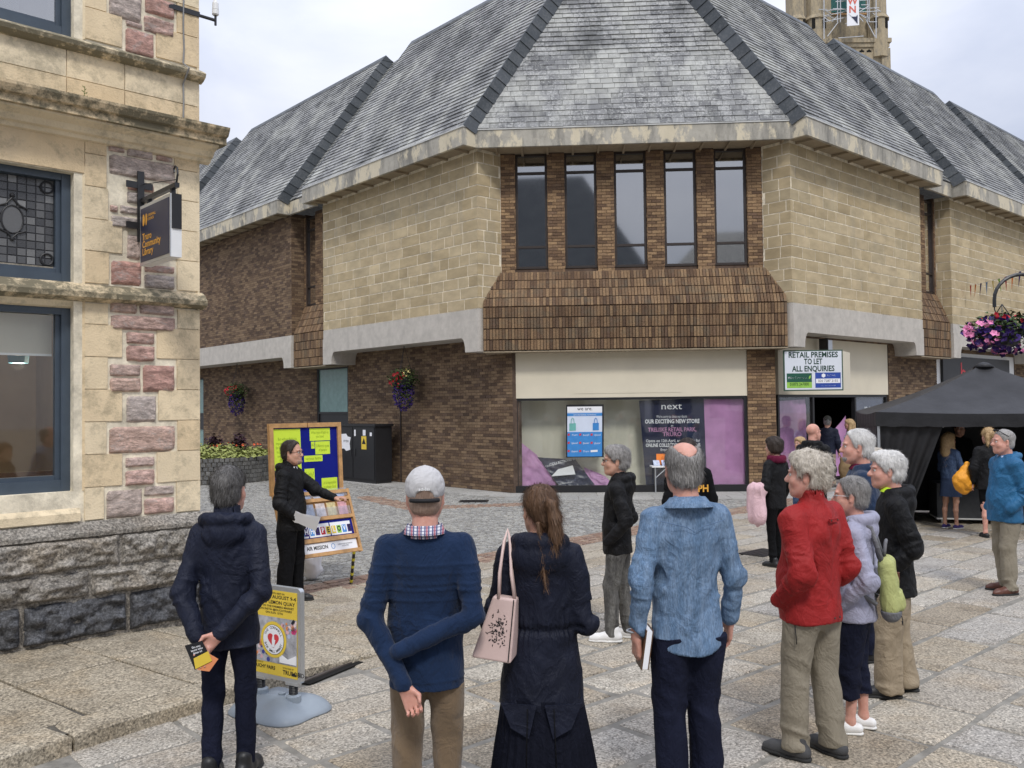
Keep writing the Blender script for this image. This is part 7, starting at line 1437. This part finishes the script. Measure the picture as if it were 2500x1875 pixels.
# 9 dark haired woman with pink coat
p9, X, P, s, J = person('woman in black jacket and burgundy scarf carrying a pink coat', (3.38, 11.4), rt(35), 1.655, True, fine=1.25, yaw=rt(10), arms=(((-.25, -.03, 1.10), (-.20, .16, .98)), ((.24, -.03, 1.12), (.22, .05, .90))), top=dict(mat=C_black, hem=.80, fit=.022), legs=dict(mat=C_blk2, fit=.004), shoes=(S_blk, S_sole), hair=('bob', 'dark'))
fd = Field((-.25, -.25, 1.25), (.25, .25, 1.6), .009)
for a in np.linspace(0, 6.28, 12): fd.cone(J['nb']+V(.095*math.cos(a), .085*math.sin(a)-.005, .0), J['nb']+V(.095*math.cos(a+.55), .085*math.sin(a+.55)-.005, .03), .038, .036, .01)
v, f = fd.mesh(); obj('scarf', v, f, C_burg, p9, True, False)
pk = thing('carried_coat', 'pale pink coat folded over the arm of the woman in black', 'coat', (3.38, 11.4, 0), rt(35)); fd = Field((-.5, -.25, .45), (.0, .35, 1.2), .011); fd.cone((-.27, .0, 1.0), (-.26, .14, 1.0), .07, .07, .03); fd.cone((-.28, .06, .98), (-.31, .04, .66), .10, .125, .05, ((1, 0, 0), .62)); fd.cone((-.27, .15, .98), (-.28, .16, .74), .06, .06, .03); v, f = fd.mesh(); nn = vnormals(v, f); v = v+nn*(.036*(.4-np.abs(vnoise(v*np.array([13., 13., 2.])+4)))+.003*vnoise(v*16))[:, None]; obj('cloth', v, f, C_pinkc, pk, True, False)
# 10 bald man, 11 cap man, 12 blond woman, 13 child
p10, X, P, s, J = person('bald man in black hooded jacket turned to the right', (4.50, 13.2), rt(-42), 1.785, fine=1.25, skin=M_skp, yaw=rt(-22), w=1.05, arms=(((-.26, .02, 1.12), (-.16, .22, 1.05)), ((.27, .0, 1.12), (.22, .14, .95))), top=dict(mat=C_black, hem=.78, fit=.026, hood=1.1), legs=dict(mat=C_blk2), shoes=(S_blk, S_sole))
p11, X, P, s, J = person('man in dark cap and navy jacket at the shop doorway', (7.86, 22.0), rt(-25), 1.77, fine=1.6, face=False, w=1.06, top=dict(mat=C_navy, hem=.82, fit=.028), legs=dict(mat=C_sand), shoes=(S_gry, S_sole), hair=('short', 'grey'))
fd = Field((-.2, -.2, 1.5), (.2, .35, 1.95), .01); hc, R, hs_ = X; fd.ell(P(0, -.014, .056), np.array((.090, .114, .092))*hs_, .01, R); fd.cut(P(0, 0, .02), R @ V(0, .1, -1)); fd.cone(P(0, .09, .03), P(0, .15, .02), .07, .05, .004, (R @ V(0, .15, 1), .14)); v, f = fd.mesh(); obj('cap', v, f, cloth('olive_cap', (.06, .06, .05), .9), p11, True, False)
sk = thing('tan_sack', 'tan sack carried at the side of the man in dark cap', 'bag', (8.30, 22.0, 0)); fd = Field((-.35, -.3, .1), (.35, .3, .9), .016); fd.ell((0, 0, .45), (.17, .14, .26), .03); fd.cone((-.1, 0, .72), (.0, 0, .55), .05, .1, .04); v, f = fd.mesh(); v = v+vnormals(v, f)*(.02*fbm(v*7, 2))[:, None]; obj('sack', v+V(0, 0, -.02), f, cloth('tan_canvas', (.22, .15, .08), .9), sk, True, False)
m = MB(); m.tube([V(-.1, 0, .7), V(-.16, 0, .82), V(-.2, 0, .86)], .014, 6); m.build('strap', MATS['tan_canvas'], sk, True, False)
person('blond woman in pale blue top and white trousers in the dark doorway', (8.62, 22.55), rt(75), 1.68, True, fine=1.6, top=dict(mat=C_pale, hem=.85, fit=.012), legs=dict(mat=C_white, fit=.0), shoes=(S_wht, S_whs), hair=('long', 'blond'))
person('small blond person in pale top half hidden behind the bald man', (5.02, 15.4), rt(120), 1.50, True, fine=1.6, top=dict(mat=C_white, hem=.8, fit=.01), legs=dict(mat=C_ddenim), shoes=(S_wht, S_whs), hair=('bob', 'blond'))
# 14 bearded man
p14, X, P, s, J = person('tall grey haired man with stubble in navy fleece and burgundy collar', (2.84, 7.25), rt(72), 1.865, fine=1., skin=M_skp, yaw=rt(6), w=1.08, belly=.03, nose=1.15, jaw=1.15, arms=POCK, hands=(None, None), top=dict(mat=C_fleece, hem=.76, fit=.022, hip=.185, hood=.8, name='fleece'), legs=dict(mat=C_nvt, fit=.02), shoes=(S_blk, S_sole), hair=('short', 'white'))
ringcollar(p14, J['nb']-Z*.01, s, .098, .118, .055, C_burg, 'polo_collar', .0, .3); fd = Field((-.12, -.05, 1.5), (.12, .22, 1.85), .007); hc, R, hs_ = X; fd.ell(P(0, .046, -.080), np.array((.058, .056, .042))*hs_, .01, R); fd.cut(P(0, .0, -.048), R @ V(0, .2, .97), .01); v, f = fd.mesh(); obj('beard', v, f, HR['grey'], p14, True, False)
# 15 red jacket
p15, X, P, s, J = person('curly grey haired man in red jacket and beige trousers seen from behind', (1.765, 5.27), rt(38), 1.79, fine=.92, skin=M_skp, yaw=rt(26), w=1.10, belly=.035, nose=1.1, arms=POCK, hands=(None, None), top=dict(mat=C_red, hem=.80, fit=.030, hip=.180, flare=.005, collar=.075, wr=1.25), legs=dict(mat=C_beige, fit=.024, cuff=.055, flare=.008), shoes=(S_gry, S_sole), hair=('curly', 'gblond'), feet=((-.12, .05, .12), (.10, -.06, -.15)))
m = MB(); m.box(V(0, -.158, 1.395)*s, V(1, 0, 0), V(0, 1, .15), Z, (-.045, .045), (-.004, .004), (-.011, .011)); tb2 = m.build('tab', C_red, p15, False, False)
for sx in (-.032, .032): m = MB(); m.ball(V(sx, -.163, 1.395)*s, .005, 6); m.build('snap', M_brownf, tb2, True, False)
for sx in (-.02, .03): m = MB(); m.ball(V(sx, -.166, .835)*s, .007, 8, sc=(1, .5, 1)); m.build('snap', M_brownf, p15, True, False)
m = MB(); m.tube([V(-.20, -.02, .80)*s, V(-.205, -.03, .74)*s, V(-.20, -.03, .69)*s], .003, 5); m.build('drawcord', M_ink, p15, True, False)
# 16 lilac jacket and lime backpack
p16, X, P, s, J = person('grey haired woman in lilac jacket and navy cropped trousers', (2.17, 5.66), rt(66), 1.61, True, fine=.95, skin=M_skp, w=1.08, yaw=rt(4), arms=POCK, hands=(None, None), top=dict(mat=C_lilac, hem=.79, fit=.022, hip=.185, hood=1.0, flare=.01, wr=1.2), legs=dict(mat=C_nvt, fit=.022, cuff=.25, bare=True), shoes=(S_wht, S_whs, True), hair=('short', 'grey'), feet=((-.08, .04, .1), (.08, -.04, -.1)))
glasses(p16, P, s, M_steel)
bp = thing('backpack', 'small lime green backpack with grey straps on the lilac jacket woman', 'backpack', (2.17, 5.66, 0), rt(66)); M_strap = cloth('grey_webbing', (.17, .17, .18), .85)
fd = Field((-.25, -.5, .7), (.25, -.05, 1.4), .009); [fd.cone((sx*.065, -.215, 1.18), (sx*.085, -.235, .90), .055, .062, .012) for sx in (-1, 1)]; fd.cone((0, -.215, 1.19), (0, -.24, .90), .06, .07, .02); [fd.cone((sx*.05, -.285, .98), (sx*.055, -.29, .90), .032, .036, .01) for sx in (-1, 1)]; fd.cone((0, -.285, .98), (0, -.29, .90), .036, .04, .01); v, f = fd.mesh(); nn = vnormals(v, f); v = v+nn*(.005*fbm(v*14, 2))[:, None]; obj('sack', v*s, f, C_lime, bp, True, False)
fd = Field((-.25, -.5, .7), (.25, -.05, 1.0), .009); [fd.cone((sx*.085, -.235, .87), (sx*.082, -.238, .855), .064, .06, .01) for sx in (-1, 1)]; fd.cone((-.06, -.24, .86), (.06, -.24, .86), .068, .068, .01); fd.cut((0, 0, .875), (0, 0, 1)); v, f = fd.mesh(); obj('base_panel', v*s, f, M_strap, bp, True, False)
for sx in (-1, 1): m = MB(); m.tube([V(*q)*s for q in ((sx*.08, -.19, 1.20), (sx*.11, -.12, 1.44), (sx*.12, .0, 1.50), (sx*.125, .10, 1.42), (sx*.14, .13, 1.25), (sx*.16, .05, 1.05), (sx*.13, -.15, .92))], .016, 6); m.build('shoulder_strap', M_strap, bp, True, False)
m = MB(); m.tube([V(*q)*s for q in ((-.035, -.20, 1.23), (-.03, -.21, 1.32), (0, -.215, 1.345), (.03, -.21, 1.32), (.035, -.20, 1.23))], .011, 6); m.build('grab_handle', M_strap, bp, True, False); m = MB(); m.tube([V(*q)*s for q in ((.02, -.30, .84), (.03, -.31, .79), (.015, -.31, .76), (.0, -.305, .79))], .003, 5); m.build('cord', M_ink, bp, True, False); m = MB(); m.box(V(.06, -.285, 1.08)*s, V(1, 0, 0), V(0, 1, 0), Z, (-.02, .02), (-.01, .01), (-.03, .03)); m.build('leather_tag', S_brn, bp, False, False)
# 17 white haired man
p17, X, P, s, J = person('smiling white haired man in black jacket with lime collar and sand trousers', (2.73, 6.36), rt(74), 1.725, fine=.98, skin=M_skp, yaw=rt(8), w=1.04, lean=.03, nose=1.25, arms=POCK, hands=(None, None), top=dict(mat=C_black, hem=.74, fit=.028, hip=.182, hood=1.1, flare=.01, wr=1.1), legs=dict(mat=C_sand, fit=.036, cuff=.04, flare=.01), shoes=(S_blk, S_sole), hair=('swept', 'white'), feet=((-.10, .07, .1), (.10, -.07, -.1)))
ringcollar(p17, J['nb']-Z*.005, s, .102, .124, .045, C_limeb, 'lime_collar', .02, .35)
m = MB()
for k in range(9): m.ball(V(.02, -.172, 1.22-.028*k)*s, .004, 5)
m.build('reflective_dots', M_white, p17, True, False, stuff=True)
# 18 hidden person behind
person('grey haired person in olive jacket almost hidden behind the white haired man', (3.26, 7.95), rt(60), 1.675, fine=1.25, w=1.05, face=False, top=dict(mat=C_olive, hem=.72, fit=.03, flare=.03), legs=dict(mat=C_nvt), shoes=(S_blk, S_sole), hair=('short', 'gblond'))
# 19, 20 at the stall
p19, X, P, s, J = person('woman with long blond hair in dark denim jacket and denim skirt by the stall', (7.22, 14.6), rt(-58), 1.575, True, fine=1.2, skin=M_skt, yaw=rt(-12), w=1.0, arms=(((-.22, .08, 1.10), (-.12, .25, 1.12)), ((.235, .02, 1.10), (.15, .22, 1.05))), hands=(.8, .8), top=dict(mat=C_ddenim, hem=.88, fit=.010, name='denim_jacket'), legs=dict(kind='skirt', mat=cloth('denim_skirt', (.03, .045, .085), .85, .2, 200), hem=.60, pleat=.0, spread=.035, bare=True), shoes=(S_pur, S_whs, True), hair=('long', 'blond', .02))
m = MB(); m.tube([V(.13, -.005, .30)*s, V(.135, -.01, .23)*s, V(.128, .0, .17)*s], [.008, .012, .008], 6); 
p20, X, P, s, J = person('woman with fair curly hair in black jacket and black cropped leggings at the stall', (7.34, 13.6), rt(-6), 1.68, True, fine=1.2, skin=M_skp, w=1.08, face=False, top=dict(mat=C_black, hem=.78, fit=.034, flare=.02, collar=.06), legs=dict(mat=C_blk2, fit=-.006, cuff=.40, bare=True), shoes=(S_blk, S_sole, True), hair=('bun', 'blond'))
ob = thing('orange_bag', 'crumpled orange drawstring bag hanging between the two stall customers', 'bag', (7.02, 13.75, 0), 0); fd = Field((-.3, -.25, .5), (.3, .25, 1.3), .012); fd.ell((0, 0, .83), (.17, .12, .17), .03); fd.cone((-.02, 0, .9), (.05, .0, 1.10), .13, .05, .05); v, f = fd.mesh(); v = v+vnormals(v, f)*(.022*(np.abs(fbm(v*9, 2))-.4))[:, None]; obj('sack', v, f, cloth('orange_nylon', (.72, .30, .02), .5, .15, spec=.4), ob, True, False)
m = MB(); m.tube([V(.05, 0, 1.1), V(.12, .0, 1.2), V(.24, -.02, 1.28), V(.3, .0, 1.36)], .008, 6); m.build('drawcord', M_ink, ob, True, False)
# 21 blue jacket
p21, X, P, s, J = person('smiling man in bright blue jacket and beige cargo trousers with sunglasses on head', (5.38, 9.66), rt(92), 1.775, fine=1.05, skin=M_skp, yaw=rt(-4), w=1.05, belly=.03, nose=1.2, arms=POCK, hands=(None, None), top=dict(mat=C_jacket21, hem=.78, fit=.034, hip=.185, hood=.95, flare=.015, wr=1.2), legs=dict(mat=C_beige, fit=.026, cuff=.05), shoes=(S_brn, S_sole, True), hair=('crop', 'grey'), feet=((-.12, .05, .15), (.12, -.05, -.25)))
m = MB(); nb = J['nb']; m.prism([nb+V(-.05, .07, .03), nb+V(.05, .07, .03), nb+V(.03, .15, -.28), nb+V(-.03, .15, -.28)], V(0, .012, 0)); m.build('shirt_front', C_pale, p21, True, False); ringcollar(p21, nb-Z*.0, s, .085, .10, .04, C_pale, 'shirt_collar', .0, .5)
m = MB()
for sx in (-1, 1): m.tube([P(sx*.03, .062, .125), P(sx*.065, .05, .105), P(sx*.082, -.02, .06)], .004, 5); m.ball(P(sx*.03, .066, .122), .02, 8, sc=(1.1, .5, .7))
m.build('sunglasses', M_ink, p21, True, False)
for i in (1,): m = MB(); m.box(V(.185, -.02, .52)*s, V(0, 1, 0), V(1, 0, 0), Z, (-.07, .07), (-.02, .012), (-.10, .09)); pk_ = m.build('cargo_pocket', C_beige, p21, False, False); m = MB(); m.box(V(.185, -.02, .52)*s, V(0, 1, 0), V(1, 0, 0), Z, (-.074, .074), (-.02, .017), (.06, .10)); m.build('pocket_flap', C_beige, pk_, False, False)
# 22 stall holder in the dark gazebo
person('stall holder in black standing in the shade inside the gazebo', (8.05, 15.9), rt(178), 1.74, fine=1.6, top=dict(mat=C_blk2, hem=.8, fit=.012), legs=dict(mat=C_blk2), shoes=(S_blk, S_sole), hair=('short', 'dark'))
flush_text()
